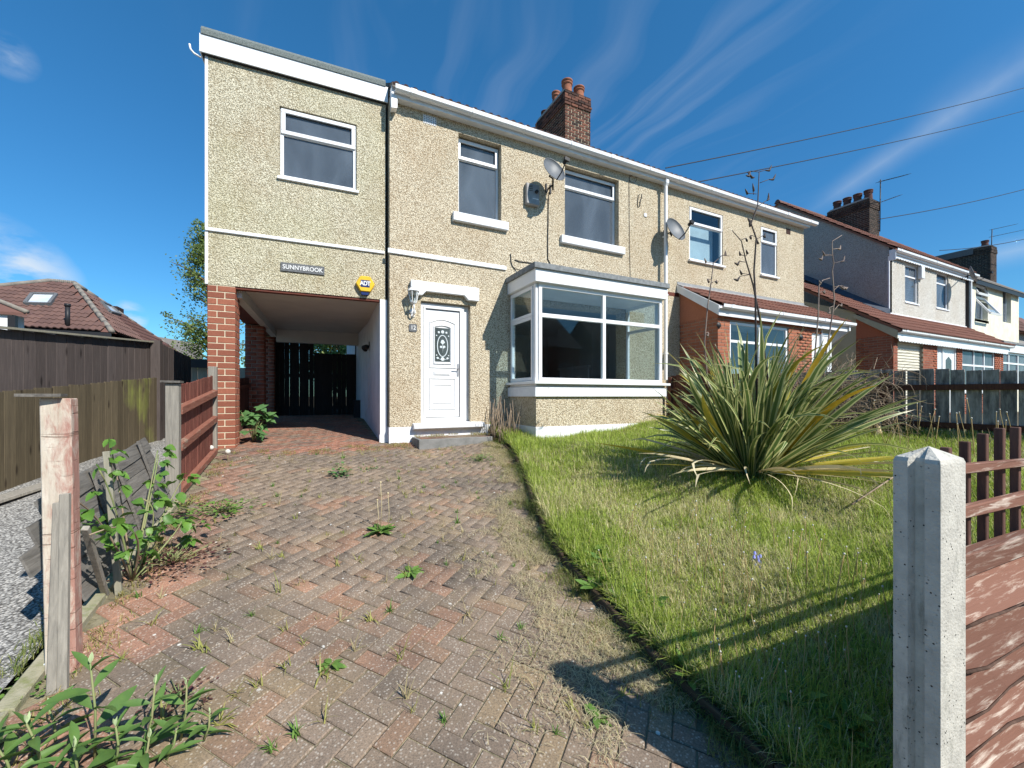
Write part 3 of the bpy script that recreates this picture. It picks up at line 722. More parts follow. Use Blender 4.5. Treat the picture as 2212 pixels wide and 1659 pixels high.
def gutter(parent, fr, a0, a1, d, z, brk=1.05, rad=.055, mat='pvc', name='gutter'):
    mb = MB(); w = .11
    P = [(d, z), (d+.012, z), (d+.020, z-.06), (d+.045, z-.075), (d+w-.02, z-.075), (d+w, z-.06), (d+w, z-.03), (d+w+.008, z-.03), (d+w+.006, z-.075), (d+w-.01, z-.088), (d+.04, z-.088), (d+.008, z-.064)]
    mb.prof(P, a0, a1, fr); o = mb.build(name, M[mat], parent)
    a = a0+.3; k = 0
    while a < a1-.05:
        m = MB(); ww = .012 if k % 4 else .05
        m.prof([(d-.006, z+.004), (d-.003, z-.068), (d+.036, z-.096), (d+w+.01, z-.096), (d+w+.01, z-.07), (d+.02, z-.07)], a-ww, a+ww, fr)
        m.build('bracket', M[mat], o); a += brk; k += 1
    return o
def chimney(parent, x0, x1, y0, y1, z0, z1, mat, rows_cap=4, pots=(), potmat='pot', L=.215, lim=260, mortar='mortar'):
    ch = MB(); ch.box(x0+.012, x1-.012, y0+.012, y1-.012, z0, z1-.005); ch.box(x0+.0, x1-.0, y0+.0, y1-.0, z0-.2, z0)
    c = ch.build('chimney', M[mortar], parent)
    pitch = .081; n = int((z1-z0)/pitch); k = 0; cache = {}; items = []
    for r in range(n):
        z = z1-(r+1)*pitch; e = .03 if r in (2, 3, 4) or r < rows_cap and False else (0.0 if r > 4 else .012)
        off = (L+.01)/2*(r % 2)
        for side in (0, 1, 2, 3):
            lo, hi = (x0-e, x1+e) if side in (0, 2) else (y0-e+.102, y1+e-.102)
            a = lo-off
            while a < hi-.02:
                p, q = max(a, lo), min(a+L-.008, hi); a += L+.010
                if q-p < .03: continue
                items.append((side, p, q, z, e, r))
    vis = [i for i in items if i[0] in (0, 3)]
    for (side, p, q, z, e, r) in vis[:lim]:
        kk = (side in (0, 2), round(q-p, 3))
        if kk not in cache:
            m = MB(); h = (q-p)/2
            if kk[0]: m.box(-h, h, 0, .1, 0, .064)
            else: m.box(0, .1, -h, h, 0, .064)
            cache[kk] = m.mesh('brick', M[mat], bev=.003)
        loc = {0: ((p+q)/2, y0-e, z), 3: (x0-e, (p+q)/2, z)}[side]
        inst('brick', cache[kk], c, Matrix.Translation(loc))
    V = []; Q = []; C = []
    for (side, p, q, z, e, r) in [i for i in items if i[0] in (1, 2)]+vis[lim:]:
        if side == 2: b = (p, q, y1+e-.1, y1+e)
        elif side == 1: b = (x1+e-.1, x1+e, p, q)
        elif side == 0: b = (p, q, y0-e, y0-e+.1)
        else: b = (x0-e, x0-e+.1, p, q)
        n_ = len(V); V += [(b[0], b[2], z), (b[1], b[2], z), (b[1], b[3], z), (b[0], b[3], z), (b[0], b[2], z+.07), (b[1], b[2], z+.07), (b[1], b[3], z+.07), (b[0], b[3], z+.07)]
        Q += [tuple(i+n_ for i in f) for f in ((0, 1, 5, 4), (1, 2, 6, 5), (2, 3, 7, 6), (3, 0, 4, 7), (4, 5, 6, 7))]; C += [(random.random(),)*3]*8
    fast('brick', V, Q, M['brick_a'] if mat == 'brick_c' else M['brick_oa'] if mat != 'brick_k' else M['brick_ka'], c, cols=C)['kind'] = 'stuff'
    m = MB(); m.prof([(y0-.01, z1-.003), (y1+.01, z1-.003), (y1-.12, z1+.06), (y0+.12, z1+.06)], x0, x1); m.build('flaunching', M['conc'], c)
    for (x, y, r, h, pm) in pots:
        m = MB(); m.lathe((x, y, z1), [(r*.96, 0), (r*.98, .04), (r*.86, h*.72), (r*.86, h*.74), (r*1.04, h*.76), (r*1.04, h*.82), (r*.9, h*.84), (r*.92, h*.9), (r*1.08, h*.93), (r*1.08, h), (r*.8, h), (r*.76, h*.3), (0, h*.28)], 18)
        m.build('chimney_pot', M[pm], c)
    return c
M['brick_ka'] = brickmat('black_brick_far', (.10, .07, .055), (.045, .035, .03), True, (.02, .018, .018), .6)
def text(name, s, size, mat, fr, a, d, z, parent, ext=.003, sp=1., bold=0., xs=1.):
    cu = bpy.data.curves.new(name, 'FONT'); cu.body = s; cu.size = size; cu.extrude = ext; cu.align_x = 'CENTER'; cu.align_y = 'CENTER'; cu.space_character = sp; cu.offset = bold
    t = bpy.data.objects.new(name, cu); COL.objects.link(t); dg = bpy.context.evaluated_depsgraph_get(); me = bpy.data.meshes.new_from_object(t.evaluated_get(dg)); bpy.data.objects.remove(t)
    me.materials.clear(); me.materials.append(M[mat])
    return inst(name, me, parent, Matrix.Translation(fr(a, d, z)) @ Matrix.Rotation(R(fr.ang), 4, 'Z') @ Matrix.Rotation(R(90), 4, 'X') @ Matrix.Diagonal((xs, 1, 1, 1)))

# ------------------------------------------------------------------ the house with the carport
FM = Fr(0, 7.14, 0); FE = Fr(1.22, 7.27, -2.7)
house = empty('semi_detached_house', (2.5, 7.14, .87), 'pebbledashed house with a side extension over an open brick carport and a white bay window', 'house')
PX = 7.46                                             # party wall line
hA = (2.47, 3.325, 4.95, 6.41); hB = (4.76, 6.176, 4.93, 6.40); hD = (1.787, 2.70, 1.16, 3.31)
bayX0, bayX1, bayY = 3.50, 6.42, 6.12
mb = MB(); wall_mb(mb, FM, 1.262, PX, 1.13, 6.66, [hA, hB, hD, (3.62, 6.35, 1.9, 3.5)], th=.3)
mb.build('wall', M['dash'], house)
mb = MB(); mb.box(1.262, 1.262+.3, .30, 8, 1.1, 6.66, FM); mb.box(PX-.1, PX, .31, 8, 1.0, 6.66, FM); mb.box(1.27, PX, 7.9, 8.2, 1, 6.66, FM)
mb.build('side_wall', M['paint_wall'], house)
mb = MB(); wall_mb(mb, FM, 1.25, bayX0, .70, 1.128, [], th=.28, d=-.022)
mb.build('plinth', M['whitepaint'], house)
mb = MB(); mb.box(6.44, PX, -.02, .3, .8, 1.127, FM); mb.build('plinth', M['whitepaint'], house)
# room behind the bay window
rm = MB()
rm.add([FM(a, d, z) for (a, d, z) in ((3.5, .29, 1.24), (7.34, .29, 1.24), (7.34, 4.9, 1.24), (3.5, 4.9, 1.24))], [(0, 1, 2, 3)])
rm.build('room_floor', M['carpet'], house)
rm = MB(); c8 = [FM(a, d, z) for z in (1.24, 3.66) for (a, d) in ((3.5, .31), (7.34, .31), (7.34, 4.9), (3.5, 4.9))]
rm.add(c8, [(1, 2, 6, 5), (2, 3, 7, 6), (3, 0, 4, 7), (4, 5, 6, 7)])
rm.box(6.78, 7.33, 1.75, 3.4, 1.24, 3.65, FM); rm.build('room_walls', M['interior'], house)
rm = MB(); rm.box(6.70, 6.776, 1.8, 3.3, 2.42, 2.48, FM); rm.box(6.73, 6.777, 1.86, 2.08, 1.25, 2.42, FM); rm.box(6.73, 6.777, 3.0, 3.22, 1.25, 2.42, FM); rm.box(6.735, 6.777, 2.08, 3.0, 2.15, 2.42, FM)
rm.build('fireplace', M['pvc_dull'], house)
# upstairs windows of the main part
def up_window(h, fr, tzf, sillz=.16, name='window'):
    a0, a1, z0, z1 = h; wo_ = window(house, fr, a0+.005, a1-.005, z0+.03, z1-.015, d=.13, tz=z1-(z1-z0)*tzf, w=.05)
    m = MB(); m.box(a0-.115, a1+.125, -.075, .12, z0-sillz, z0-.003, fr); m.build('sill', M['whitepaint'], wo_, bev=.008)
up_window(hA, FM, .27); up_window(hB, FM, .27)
# bay
bay = MB()
FB = Fr(0, bayY, 0)
bay.box(bayX0, bayX1, 0, 1.02-.003, 1.13, 1.64, FB); b_ = bay.build('bay_window', M['dash'], house)
m = MB(); m.box(bayX0-.012, bayX1+.01, -.012, 1.016, .6, 1.128, FB); m.build('plinth', M['whitepaint'], b_, bev=.004)
m = MB(); m.box(bayX0-.045, bayX1+.06, -.05, 1.015, 1.642, 1.815, FB); m.build('lintel_board', M['whitepaint'], b_, bev=.006)
m = MB(); m.box(bayX0-.085, bayX1+.105, -.11, 1.014, 1.86, 1.905, FB); m.box(bayX0-.0, bayX1+.0, -.0, 1.01, 1.815, 1.86, FB); m.build('sill', M['pvc'], b_, bev=.004)
# fascia and roof
m = MB(); m.box(bayX0-.05, bayX1+.05, -.07, 1.013, 3.585, 3.80, FB); m.build('fascia', M['pvc'], b_, bev=.003)
m = MB(); m.box(bayX0-.09, bayX1+.085, -.11, 1.012, 3.80, 3.895, FB); m.box(bayX0-.06, bayX1+.05, -.08, 1.01, 3.895, 3.905, FB)
m.build('roof_edge', M['leadfelt'], b_, bev=.004)
m = MB(); m.box(bayX0-.02, bayX1+.02, -.03, 1.01, 3.575, 3.584, FB); m.build('soffit', M['pvc_dull'], b_)
# front frame: two lights with a transom; the sides: narrow lights
z0, z1, tz = 1.905, 3.575, 3.04
fm = MB()
fx0, fx1, mid = bayX0+.055, bayX1-.015, 4.955
frame_mb(fm, FB, fx0, fx1, z0, z1, .065, .0, .07); fm.box(mid-.035, mid+.035, .001, .069, z0+.06, z1-.06, FB)
fm.box(fx0+.06, mid-.034, .002, .068, tz-.035, tz+.035, FB); fm.box(mid+.034, fx1-.06, .002, .068, tz-.035, tz+.035, FB)
fm.box(bayX0+.0, bayX0+.045, .02, .085, z0, z1, FB); fm.box(bayX1-.012, bayX1+.012, .02, .085, z0, z1, FB)
fo = fm.build('front_frame', M['pvc'], b_, bev=.004)
for (p, q) in ((fx0+.06, mid-.03), (mid+.03, fx1-.06)):
    for (u, v) in ((z0+.06, tz-.03), (tz+.03, z1-.06)):
        m = MB(); m.box(p, q, .03, .038, u, v, FB); m.build('pane', M['glass'], fo)
for sx, nm in ((bayX0, 'side_frame'), (bayX1, 'side_frame')):
    FS_ = Fr(sx, bayY, 90)                            # a runs into the house, d towards -X
    d0 = -.07 if sx == bayX0 else 0.
    sm_ = MB(); frame_mb(sm_, FS_, .10, 1.0, z0, z1, .055, d0, d0+.06)
    sm_.box(.155, .945, d0+.002, d0+.058, tz-.03, tz+.03, FS_)
    if sx == bayX0: frame_mb(sm_, FS_, .125, .975, tz+.0, z1-.02, .055, d0+.058, d0+.075); frame_mb(sm_, FS_, .125, .975, z0+.02, tz-.005, .055, d0+.058, d0+.075)
    so = sm_.build(nm, M['pvc'], b_, bev=.003)
    for (u, v) in ((z0+.05, tz-.025), (tz+.025, z1-.05)):
        m = MB(); m.box(.15, .95, d0+.025, d0+.033, u, v, FS_); m.build('pane', M['glass'], so)
# front door
dr = MB(); a0, a1, dz0, dz1 = 1.80, 2.60, 1.19, 3.28
frame_mb(dr, FM, a0, a1, dz0, dz1, .065, .06, .13); frame_mb(dr, FM, a0+.045, a1-.045, dz0+.04, dz1-.045, .04, .045, .07)
door = dr.build('front_door', M['pvc'], house, bev=.004)
m = MB(); m.box(a1, 2.70, .10, .16, dz0, dz1, FM); m.box(1.787, a0, .10, .16, dz0, dz1, FM); m.box(1.787, 2.7, .10, .16, dz1, 3.31, FM); m.build('packer', M['pvc_dull'], door)
L0, L1, K0, K1 = a0+.095, a1-.095, dz0+.09, dz1-.10   # leaf
m = MB(); m.box(L0, L1, .075, .12, K0, K1, FM); leaf = m.build('door_leaf', M['pvc'], door)
def ringpoly(mb, fr, a0, a1, z0, z1, w, d0, d1, arch=0.):
    def outl(e):
        p = [(a0+e, z0+e), (a1-e, z0+e), (a1-e, z1-e-arch)]
        if arch:
            for k in range(1, 8):
                t = k/8; p.append((lerp(a1-e, a0+e, t), z1-e-arch+arch*math.sin(math.pi*t)))
        p.append((a0+e, z1-e-arch)); return p
    o_, i_ = outl(0), outl(w); n = len(o_)
    vs = [fr(a, d1, z) for a, z in o_]+[fr(a, d0, z) for a, z in [(lerp(p[0], q[0], .4), lerp(p[1], q[1], .4)) for p, q in zip(o_, i_)]]+[fr(a, d1, z) for a, z in i_]
    fs = [(k, (k+1) % n, n+(k+1) % n, n+k) for k in range(n)]+[(n+k, n+(k+1) % n, 2*n+(k+1) % n, 2*n+k) for k in range(n)]
    mb.add(vs, fs)
m = MB(); ringpoly(m, FM, L0+.055, L1-.06, 2.15, 3.03, .03, .058, .0745, .06); ringpoly(m, FM, L0+.055, L1-.06, K0+.13, 1.98, .03, .058, .0745)
ringpoly(m, FM, L0+.12, L1-.13, K0+.24, 1.87, .03, .060, .0745); ringpoly(m, FM, L0+.13, L1-.14, 2.22, 2.93, .035, .052, .0745, .03)
m.build('moulding', M['pvc'], leaf)
gc = (L0+L1)/2-.004
m = MB(); m.box(gc-.155, gc+.155, .068, .0742, 2.27, 2.87, FM); gl = m.build('glass_panel', M['glass_d'], leaf)
m = MB()
for k in range(28):
    t = 2*math.pi*k/28; t2 = 2*math.pi*(k+1)/28
    m.beam(FM(gc+.095*math.cos(t), .065, 2.55+.19*math.sin(t)), FM(gc+.095*math.cos(t2), .065, 2.55+.19*math.sin(t2)), .014, .004, (0, 1, 0))
for (x, z, r) in ((0, .08, .03), (.022, .065, .02), (-.02, .06, .018), (0, .05, .022), (-.03, -.02, .022), (.03, -.015, .022), (.012, -.03, .016), (-.07, .24, .02), (.07, .24, .02), (0, .25, .03), (-.09, -.22, .02), (.09, -.22, .02), (0, -.235, .035), (.11, .18, .012), (-.11, .18, .012), (-.11, -.17, .012), (.11, -.17, .012)):
    m.lathe(FM(gc+x, .064, 2.55+z), [(0, .003), (r*.7, .002), (r, 0)], 9, (0, -1, 0))
m.tube([FM(gc, .064, 2.59), FM(gc+.006, .064, 2.5), FM(gc-.004, .064, 2.42)], .004, 5)
m.tube([FM(gc-.12, .064, 2.34), FM(gc-.03, .064, 2.30), FM(gc+.03, .064, 2.30), FM(gc+.12, .064, 2.34)], .004, 5)
m.build('etched_rose', M['curtain'], gl)
m = MB(); m.box(gc-.16, gc+.14, .062, .0745, 2.03, 2.10, FM); m.box(gc-.145, gc+.125, .056, .063, 2.045, 2.085, FM); m.build('letterbox', M['pvc_dull'], leaf, bev=.003)
m = MB(); m.box(L1-.035, L1-.008, .060, .0745, 2.02, 2.24, FM); m.tube([FM(L1-.02, .05, 2.15), FM(L1-.02, .02, 2.15), FM(L1-.12, .02, 2.155)], .008, 6); m.build('handle', M['alu'], leaf)
m = MB(); m.prof([(-.14, 1.10), (-.14, 1.155), (-.12, 1.175), (.06, 1.19), (.06, 1.08), (-.11, 1.08)], 1.64, 2.93, FM); m.build('door_sill', M['whitepaint'], house, bev=.005)
m = MB(); LZ0, LZ1 = 3.385, 3.625
m.poly([(1.60, LZ0), (1.795, LZ0), (1.86, LZ0+.075), (2.56, LZ0+.075), (2.63, LZ0), (2.84, LZ0), (2.84, LZ1), (1.60, LZ1)], -.09, -.003, FM); m.build('door_lintel', M['whitepaint'], house, bev=.005)
# string courses
m = MB(); m.box(1.23, 3.42, -.03, .0, 4.045, 4.125, FM); m.build('string_course', M['whitepaint'], house, bev=.006)
# vent
def airbrick(parent, fr, a, z, w, h, mat, cols, rows):
    m = MB(); m.box(a, a+w, -.006, .002, z, z+h, fr); v_ = m.build('air_brick', M[mat], parent)
    m = MB()
    for i in range(cols):
        for j in range(rows): m.box(a+w*(i+.3)/cols, a+w*(i+.75)/cols, -.008, -.0055, z+h*(j+.3)/rows, z+h*(j+.75)/rows, fr)
    m.build('hole', M['black'], v_)
airbrick(house, FM, 1.83, 6.40, .23, .15, 'whitepaint', 7, 5)
# eaves
def eaves(parent, a0, a1, fr, zf0=6.585, mat='pvc_dull'):
    m = MB(); m.box(a0, a1, -.15, -.13, zf0, zf0+.17, fr); f = m.build('fascia', M[mat], parent, bev=.002)
    m = MB(); m.box(a0, a1, -.129, .02, zf0+.012, zf0+.02, fr); m.build('soffit', M['pvc_dull'], parent)
eaves(house, 1.30, PX-.003, FM)
RZ0, RY0, RZ1, RY1 = 6.775, -.20, 9.42, 3.8
def roofslab(parent, a0, a1, fr, mat='tile_a', th=.06, d0=RY0, z0=RZ0, d1=RY1, z1=RZ1, dback=8.3, name='roof'):
    m = MB(); P = [(d0, z0), (d1, z1), (2*d1-d0, z0), (2*d1-d0, z0-th), (d1, z1-th*1.3), (d0, z0-th)]
    m.prof(P, a0, a1, fr); return m.build(name, M[mat], parent)
M['slateroof'] = simple('slate_roof', (.13, .125, .12), (.20, .17, .14), 12, .85, .2, .4, 60)
rf = roofslab(house, 1.27, PX-.004, FM, 'slateroof')
m = MB(); 
for k in range(20): m.prof([(RY1-.13, RZ1-.05), (RY1-.07, RZ1+.06), (RY1, RZ1+.09), (RY1+.07, RZ1+.06), (RY1+.13, RZ1-.05)], 1.27+k*.31, 1.27+k*.31+.30, FM)
m.build('ridge_tiles', M['ridge'], rf)
tile_roof(rf, FM(1.28, RY0-.0, RZ0-.035), (1, 0, 0), (0, RY1-RY0, RZ1-RZ0), 20, 2, .306, .28, 'tile_b', 'tile_ba', 40)
gutter(house, FM, 1.31, PX+.05, -.265, 6.735)
# white end box at the left of the eaves
m = MB(); m.poly([(1.265, 6.40), (1.36, 6.42), (1.36, 6.585), (1.265, 6.585)], -.15, -.02, FM); m.box(1.268, 1.30, -.15, -.0, 6.585, 6.77, FM); m.build('eaves_box', M['pvc'], house)
# downpipe between the two houses
def downpipe(parent, fr, a, d, z0, z1, w=.065, top=None):
    m = MB(); m.box(a-w/2, a+w/2, d-w, d, z0, z1, fr)
    if top: m.prof([(d-w, z1), (d, z1), (d, z1+.05), (d-.02, z1+.14), (d-.1, z1+.14), (d-w-.03, z1+.05)], a-w*.7, a+w*.7, fr)
    o = m.build('downpipe', M['pvc'], parent, bev=.008)
    z = z0+.6
    while z < z1: mm = MB(); mm.box(a-w/2-.012, a+w/2+.012, d-w-.006, d+.03, z, z+.03, fr); mm.build('clip', M['pvc'], o); z += 1.35
    return o
downpipe(house, FM, 7.44, -.11, 2.02, 6.50, top=True)
# chimney on the ridge
CY = 9.5
chx0, chx1 = atY(1221, 200, CY).x, atY(1275.5, 220, CY).x
ctop = atY(1221.5, 192, CY).z
pots = []
for (px, py, Y, r, h) in ((1226, 0, CY+.30, .135, .42), (1251, 0, CY+.30, .135, .42), (1201, 0, CY+.85, .12, .52), (1208, 0, CY+.9, .13, .40), (1178, 0, CY+1.4, .125, .28)):
    pots.append((atY(px, 100, Y).x, Y, r, h, 'pot' if py == 0 and px != 1178 else 'pot_d'))
pots[0] = (chx0+.24, CY+.27, .15, .46, 'pot'); pots[1] = (chx1-.2, CY+.27, .15, .40, 'pot')
chimney(house, chx0, chx1, CY, CY+1.62, 7.9, ctop, 'brick_c', pots=pots)
# ---- extension over the carport
EL = FE.at(445.5, 600)[0]
holeE = (-1.555, -.42, 4.995, 6.10)
e1 = FE.at(604, 380)[0]; e2 = FE.at(770.5, 380)[0]
hz1 = FE.at(604, 228)[1]; hz0 = FE.at(604, 382.5)[1]
EZB, EZT = FE.at(446, 613)[1], FE.at(446, 120)[1]
mb = MB(); wall_mb(mb, FE, EL, .0, EZB, EZT+.05, [(e1, e2, hz0, hz1)], th=.28)
mb.box(EL, EL+.28, .282, 5.1, EZB, EZT+.05, FE); mb.box(EL+.29, 0, 4.8, 5.1, EZB, EZT, FE)
mb.build('wall', M['dash_ext'], house)
m = MB(); m.box(EL-.016, EL+.022, -.006, .05, EZB+.0, EZT, FE); m.build('corner_bead', M['pvc_dull'], house)
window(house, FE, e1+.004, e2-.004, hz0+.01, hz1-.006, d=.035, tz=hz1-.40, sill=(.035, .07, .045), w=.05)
b0, b1 = FE.at(445, 491)[1], FE.at(445, 498.5)[1]
m = MB(); m.box(EL-.012, -.02, -.028, .0, b1, b0, FE); m.build('string_course', M['whitepaint'], house, bev=.006)
m = MB(); m.box(EL-.07, .03, -.06, -.04, EZT-.0, EZT+.26, FE); m.box(EL-.07, EL-.05, -.039, 5.2, EZT, EZT+.26, FE); m.build('fascia', M['pvc'], house, bev=.002)
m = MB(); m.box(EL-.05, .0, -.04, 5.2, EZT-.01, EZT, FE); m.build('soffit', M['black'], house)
m = MB()
m.prof([(-.075, EZT+.255), (-.075, EZT+.33), (-.03, EZT+.39), (.10, EZT+.39), (.10, EZT+.30), (5.2, EZT+.20), (5.2, EZT+.1), (-.03, EZT+.25)], EL-.05, -.01, FE); m.build('flat_roof', M['felt'], house)
m = MB(); m.tube([FE(EL-.06, .0, EZT-.05), FE(EL-.14, -.02, EZT-.03), FE(EL-.18, -.03, EZT+.01), FE(EL-.19, -.03, EZT+.08)], .014, 6); m.build('gutter_bracket', M['pvc'], house)
# carport: lintel, ceiling, beams, right wall, piers, rear gate
m = MB(); m.box(EL+.02, -.06, .015, .12, EZB-.035, EZB-.002, FE); m.build('lintel', M['lintel'], house)
CZ = EZB+.02
m = MB(); m.box(EL+.30, -.08, .122, 4.9, CZ+.01, CZ+.03, FE); m.build('ceiling', M['ceil'], house)
m = MB(); m.box(EL+.30, EL+.42, .125, 4.7, CZ-.16, CZ+.008, FE); m.build('beam', M['ceil'], house)
m = MB(); m.box(EL+.43, -.09, 4.45, 4.6, CZ-.30, CZ+.008, FE); m.build('beam', M['ceil'], house)
m = MB(); m.box(EL+.0, EL+.30, .34, 4.9, CZ-.12, CZ+.1, FE); m.build('lintel', M['lintel'], house)
m = MB(); m.box(-.085, -.03, .04, 5.1, .7, CZ+.008, FE); m.build('carport_wall', M['paint_wall'], house)
m = MB(); m.box(-.095, .025, -.012, .06, .74, EZB+.0, FE); m.box(-.105, .035, -.02, .06, .70, 1.0, FE); m.build('corner_post', M['whitepaint'], house, bev=.003)
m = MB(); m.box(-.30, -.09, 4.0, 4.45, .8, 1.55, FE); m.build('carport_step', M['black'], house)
m = MB(); m.tube([FE(-.09, 2.2, 2.85), FE(-.09, 2.2, 1.4)], .008, 5); m.build('cable', M['pvc_dull'], house)
m = MB(); m.lathe(FE(-.13, 2.1, 2.72), [(0, 0), (.05, 0), (.075, .10), (0, .1)], 12, (-.6, -.5, -.5)); m.box(-.10, -.086, 2.05, 2.15, 2.72, 2.82, FE); m.build('flood_lamp', M['black'], house)
def pier(fr, a0, a1, d0, d1, z0, z1, mat, single=True, rows=27):
    m = MB(); e = .006; m.box(a0+e, a1-e, d0+e, d1-e, z0, z1, fr); p = m.build('brick_pier', M['mortar' if single else 'mortar_d'], house)
    pitch = (z1-z0)/rows; h = pitch-.011; W_ = a1-a0; D_ = d1-d0; cache = {}; V = []; Q = []; C = []
    for r in range(rows):
        z = z1-(r+1)*pitch+.002
        s1 = W_*(.34 if r % 2 == 0 else .62)
        rows_ = [(0, s1-.006, 0, .105), (s1+.006, W_, 0, .105)]
        dd = D_*.5 if r % 2 else D_*.68
        rows_ += [(W_-.105, W_, .117, dd), (W_-.105, W_, dd+.012, D_), (0, .105, .117, D_), (.117, W_-.117, D_-.1, D_)]
        for (p0, p1, q0, q1) in rows_:
            if single:
                k = (round(p1-p0, 3), round(q1-q0, 3))
                if k not in cache: mm = MB(); mm.box(-(p1-p0)/2, (p1-p0)/2, -(q1-q0)/2, (q1-q0)/2, 0, h); cache[k] = mm.mesh('brick', M[mat], bev=.004)
                inst('brick', cache[k], p, Matrix.Translation(fr(a0+(p0+p1)/2, d0+(q0+q1)/2+random.uniform(-.001, .001), z)) @ Matrix.Rotation(R(fr.ang), 4, 'Z'))
            else:
                n = len(V); V += [tuple(fr(a0+a, d0+d, zz)) for zz in (z, z+h) for (a, d) in ((p0, q0), (p1, q0), (p1, q1), (p0, q1))]
                Q += [tuple(i+n for i in f) for f in ((0, 1, 5, 4), (1, 2, 6, 5), (2, 3, 7, 6), (3, 0, 4, 7), (4, 5, 6, 7))]; C += [(random.random(),)*3]*8
    if V: fast('brick', V, Q, M['brick_a'], p, cols=C)['kind'] = 'stuff'
PR = FE.at(508.5, 800)[0]
pier(FE, EL+.012, PR, .0, .33, .74, EZB-.005, 'brick')
pier(FE, EL+.012, PR, 2.95, 3.28, .95, EZB-.12, 'brick', False)
pier(FE, EL+.012, PR, 4.75, 5.05, 1.0, EZB-.12, 'brick', False)
gt = empty('carport_gate', FE(-1.6, 5.0, 1.0), 'black boarded double gate with daylight slits at the back of the carport', 'gate')
ga = PR-.02; gb = -.22; nb = 17
for i in range(nb):
    w = (gb-ga)/nb; a = ga+i*w; top = CZ-.06 if i < 8 else CZ-.50
    gap = random.choice([.0, .0, .002, .0035]); m = MB(); m.box(a, a+w-gap, 5.0, 5.02, 1.05+random.uniform(0, .02), top+random.uniform(-.01, .01), FE); m.build('board', M['w_gate'], gt)
for (p, q, t) in ((ga, ga+8*w-.02, CZ-.42), (ga+8*w+.02, gb, CZ-.70), (ga, ga+8*w-.02, 1.3), (ga+8*w+.02, gb, 1.3), (ga, gb, 2.15)):
    m = MB(); m.box(p, q, 5.021, 5.06, t, t+.09, FE); m.build('rail', M['w_gate'], gt)
m = MB(); m.box(gb, -.09, 4.98, 5.04, 1.0, CZ, FE); m.build('post', M['w_gate'], gt)
m = MB(); m.box(-.66, .3, .0, .0, 0, 0, FE)
# low brown fence closing the gap between the carport piers
ft = empty('carport_side_fence', FE(EL+.1, 1.6, .9), 'low dark brown board fence between the brick carport piers', 'fence')
for i in range(17):
    m = MB(); d = .40+i*.148; zb = T(-1.2, 7.3+d); m.box(EL+.07, EL+.09, d, d+.138, zb, zb+1.0, FE); m.build('board', M['w_brownfence'], ft)
for z in (.25, .8):
    m = MB(); m.hexa([FE(a, d, T(-1.2, 7.27+d)+z+h) for h in (0, .07) for (a, d) in ((EL+.091, .4), (EL+.125, .4), (EL+.125, 2.9), (EL+.091, 2.9))]); m.build('rail', M['w_brownfence'], ft)

# step slab in front of the door
st_ = empty('door_step', (2.3, 6.8, .9), 'low paved step with grey kerb edge in front of the white door', 'step')
sx0 = gnd(900, 965).x; sx1 = gnd(1062, 955).x; sy = gnd(900, 972).y
sx0, sx1, sy = 1.62, 2.90, 6.58
m = MB(); zt = .955
m.box(sx0, sx1, sy-ID.o[1], sy+.06, .6, zt); m.box(sx0, sx0+.06, sy+.06, 7.10, .6, zt); m.build('kerb', M['stepkerb'], st_, bev=.006)
k = 0
for i in range(6):
    for j in range(5):
        x, y = sx0+.07+i*.203, sy+.07+j*.1015
        m = MB(); m.box(x, min(x+.197, sx1), y, y+.096, zt-.06, zt-.004); o = m.build('paver', M['paver'], st_, bev=.003); o.color = (*ptone(0, 7.5 if random.random() < .5 else 5), 1)
# ------------------------------------------------------------------ the attached house
att = empty('attached_house', (10.3, 7.14, 1.1), 'cream pebbledashed right half of the pair with a tiled brick porch across its front', 'house')
AR = 13.17
def holeof(pts, fr=FM, d=0.):                         # (left, right, bottom, top) from four picture measures
    (l, t), (r, t2), (bl, b) = pts
    a0, z1 = fr.at(l, t, d); a1, _ = fr.at(r, t2, d); _, z0 = fr.at(bl, b, d); return (a0, a1, z0, z1)
hC = (8.375, 9.60, 4.97, 6.30); hDD = (11.15, 11.88, 4.97, 6.31)
mb = MB(); wall_mb(mb, FM, PX+.004, AR, 1.0, 6.66, [hC, hDD, (8.4, 13.0, 1.2, 4.0)], th=.28)
mb.box(AR-.25, AR-.001, .285, 7.9, 1, 6.66, FM); mb.box(PX, AR, 7.9, 8.15, 1, 6.66, FM); mb.build('wall', M['dash'], att)
mb = MB(); mb.poly([(6.94, 6.661), (7.14+7.9, 6.661), (10.94, 9.36)], -AR+.001, -AR+.2, Fr(0, 0, 90)); mb.build('gable', M['dash'], att)
window(att, FM, hC[0]+.004, hC[1]-.004, hC[2]+.02, hC[3]-.004, d=.02, tz=hC[3]-.42, sill=(.04, .08, .05), glass='glass', backing=('curtain', .25, .0, .25))
window(att, FM, hDD[0]+.004, hDD[1]-.004, hDD[2]+.02, hDD[3]-.004, d=.02, tz=hDD[3]-.42, sill=(.04, .08, .05))
eaves(att, PX+.006, AR+.05, FM)
rf2 = roofslab(att, PX, AR+.06, FM, 'slateroof')
m = MB()
for k in range(19): m.prof([(RY1-.13, RZ1-.05), (RY1-.07, RZ1+.06), (RY1, RZ1+.09), (RY1+.07, RZ1+.06), (RY1+.13, RZ1-.05)], PX+k*.31, PX+k*.31+.30, FM)
m.build('ridge_tiles', M['ridge'], rf2)
tile_roof(rf2, FM(PX+.03, RY0-.0, RZ0-.035), (1, 0, 0), (0, RY1-RY0, RZ1-RZ0), 19, 2, .306, .28, 'tile_b', 'tile_ba', 38)
gutter(att, FM, PX+.055, AR+.26, -.265, 6.735)
m = MB(); m.box(12.30, 12.50, -.005, .01, 6.30, 6.46, FM); m.build('air_brick', M['brick_c'], att)
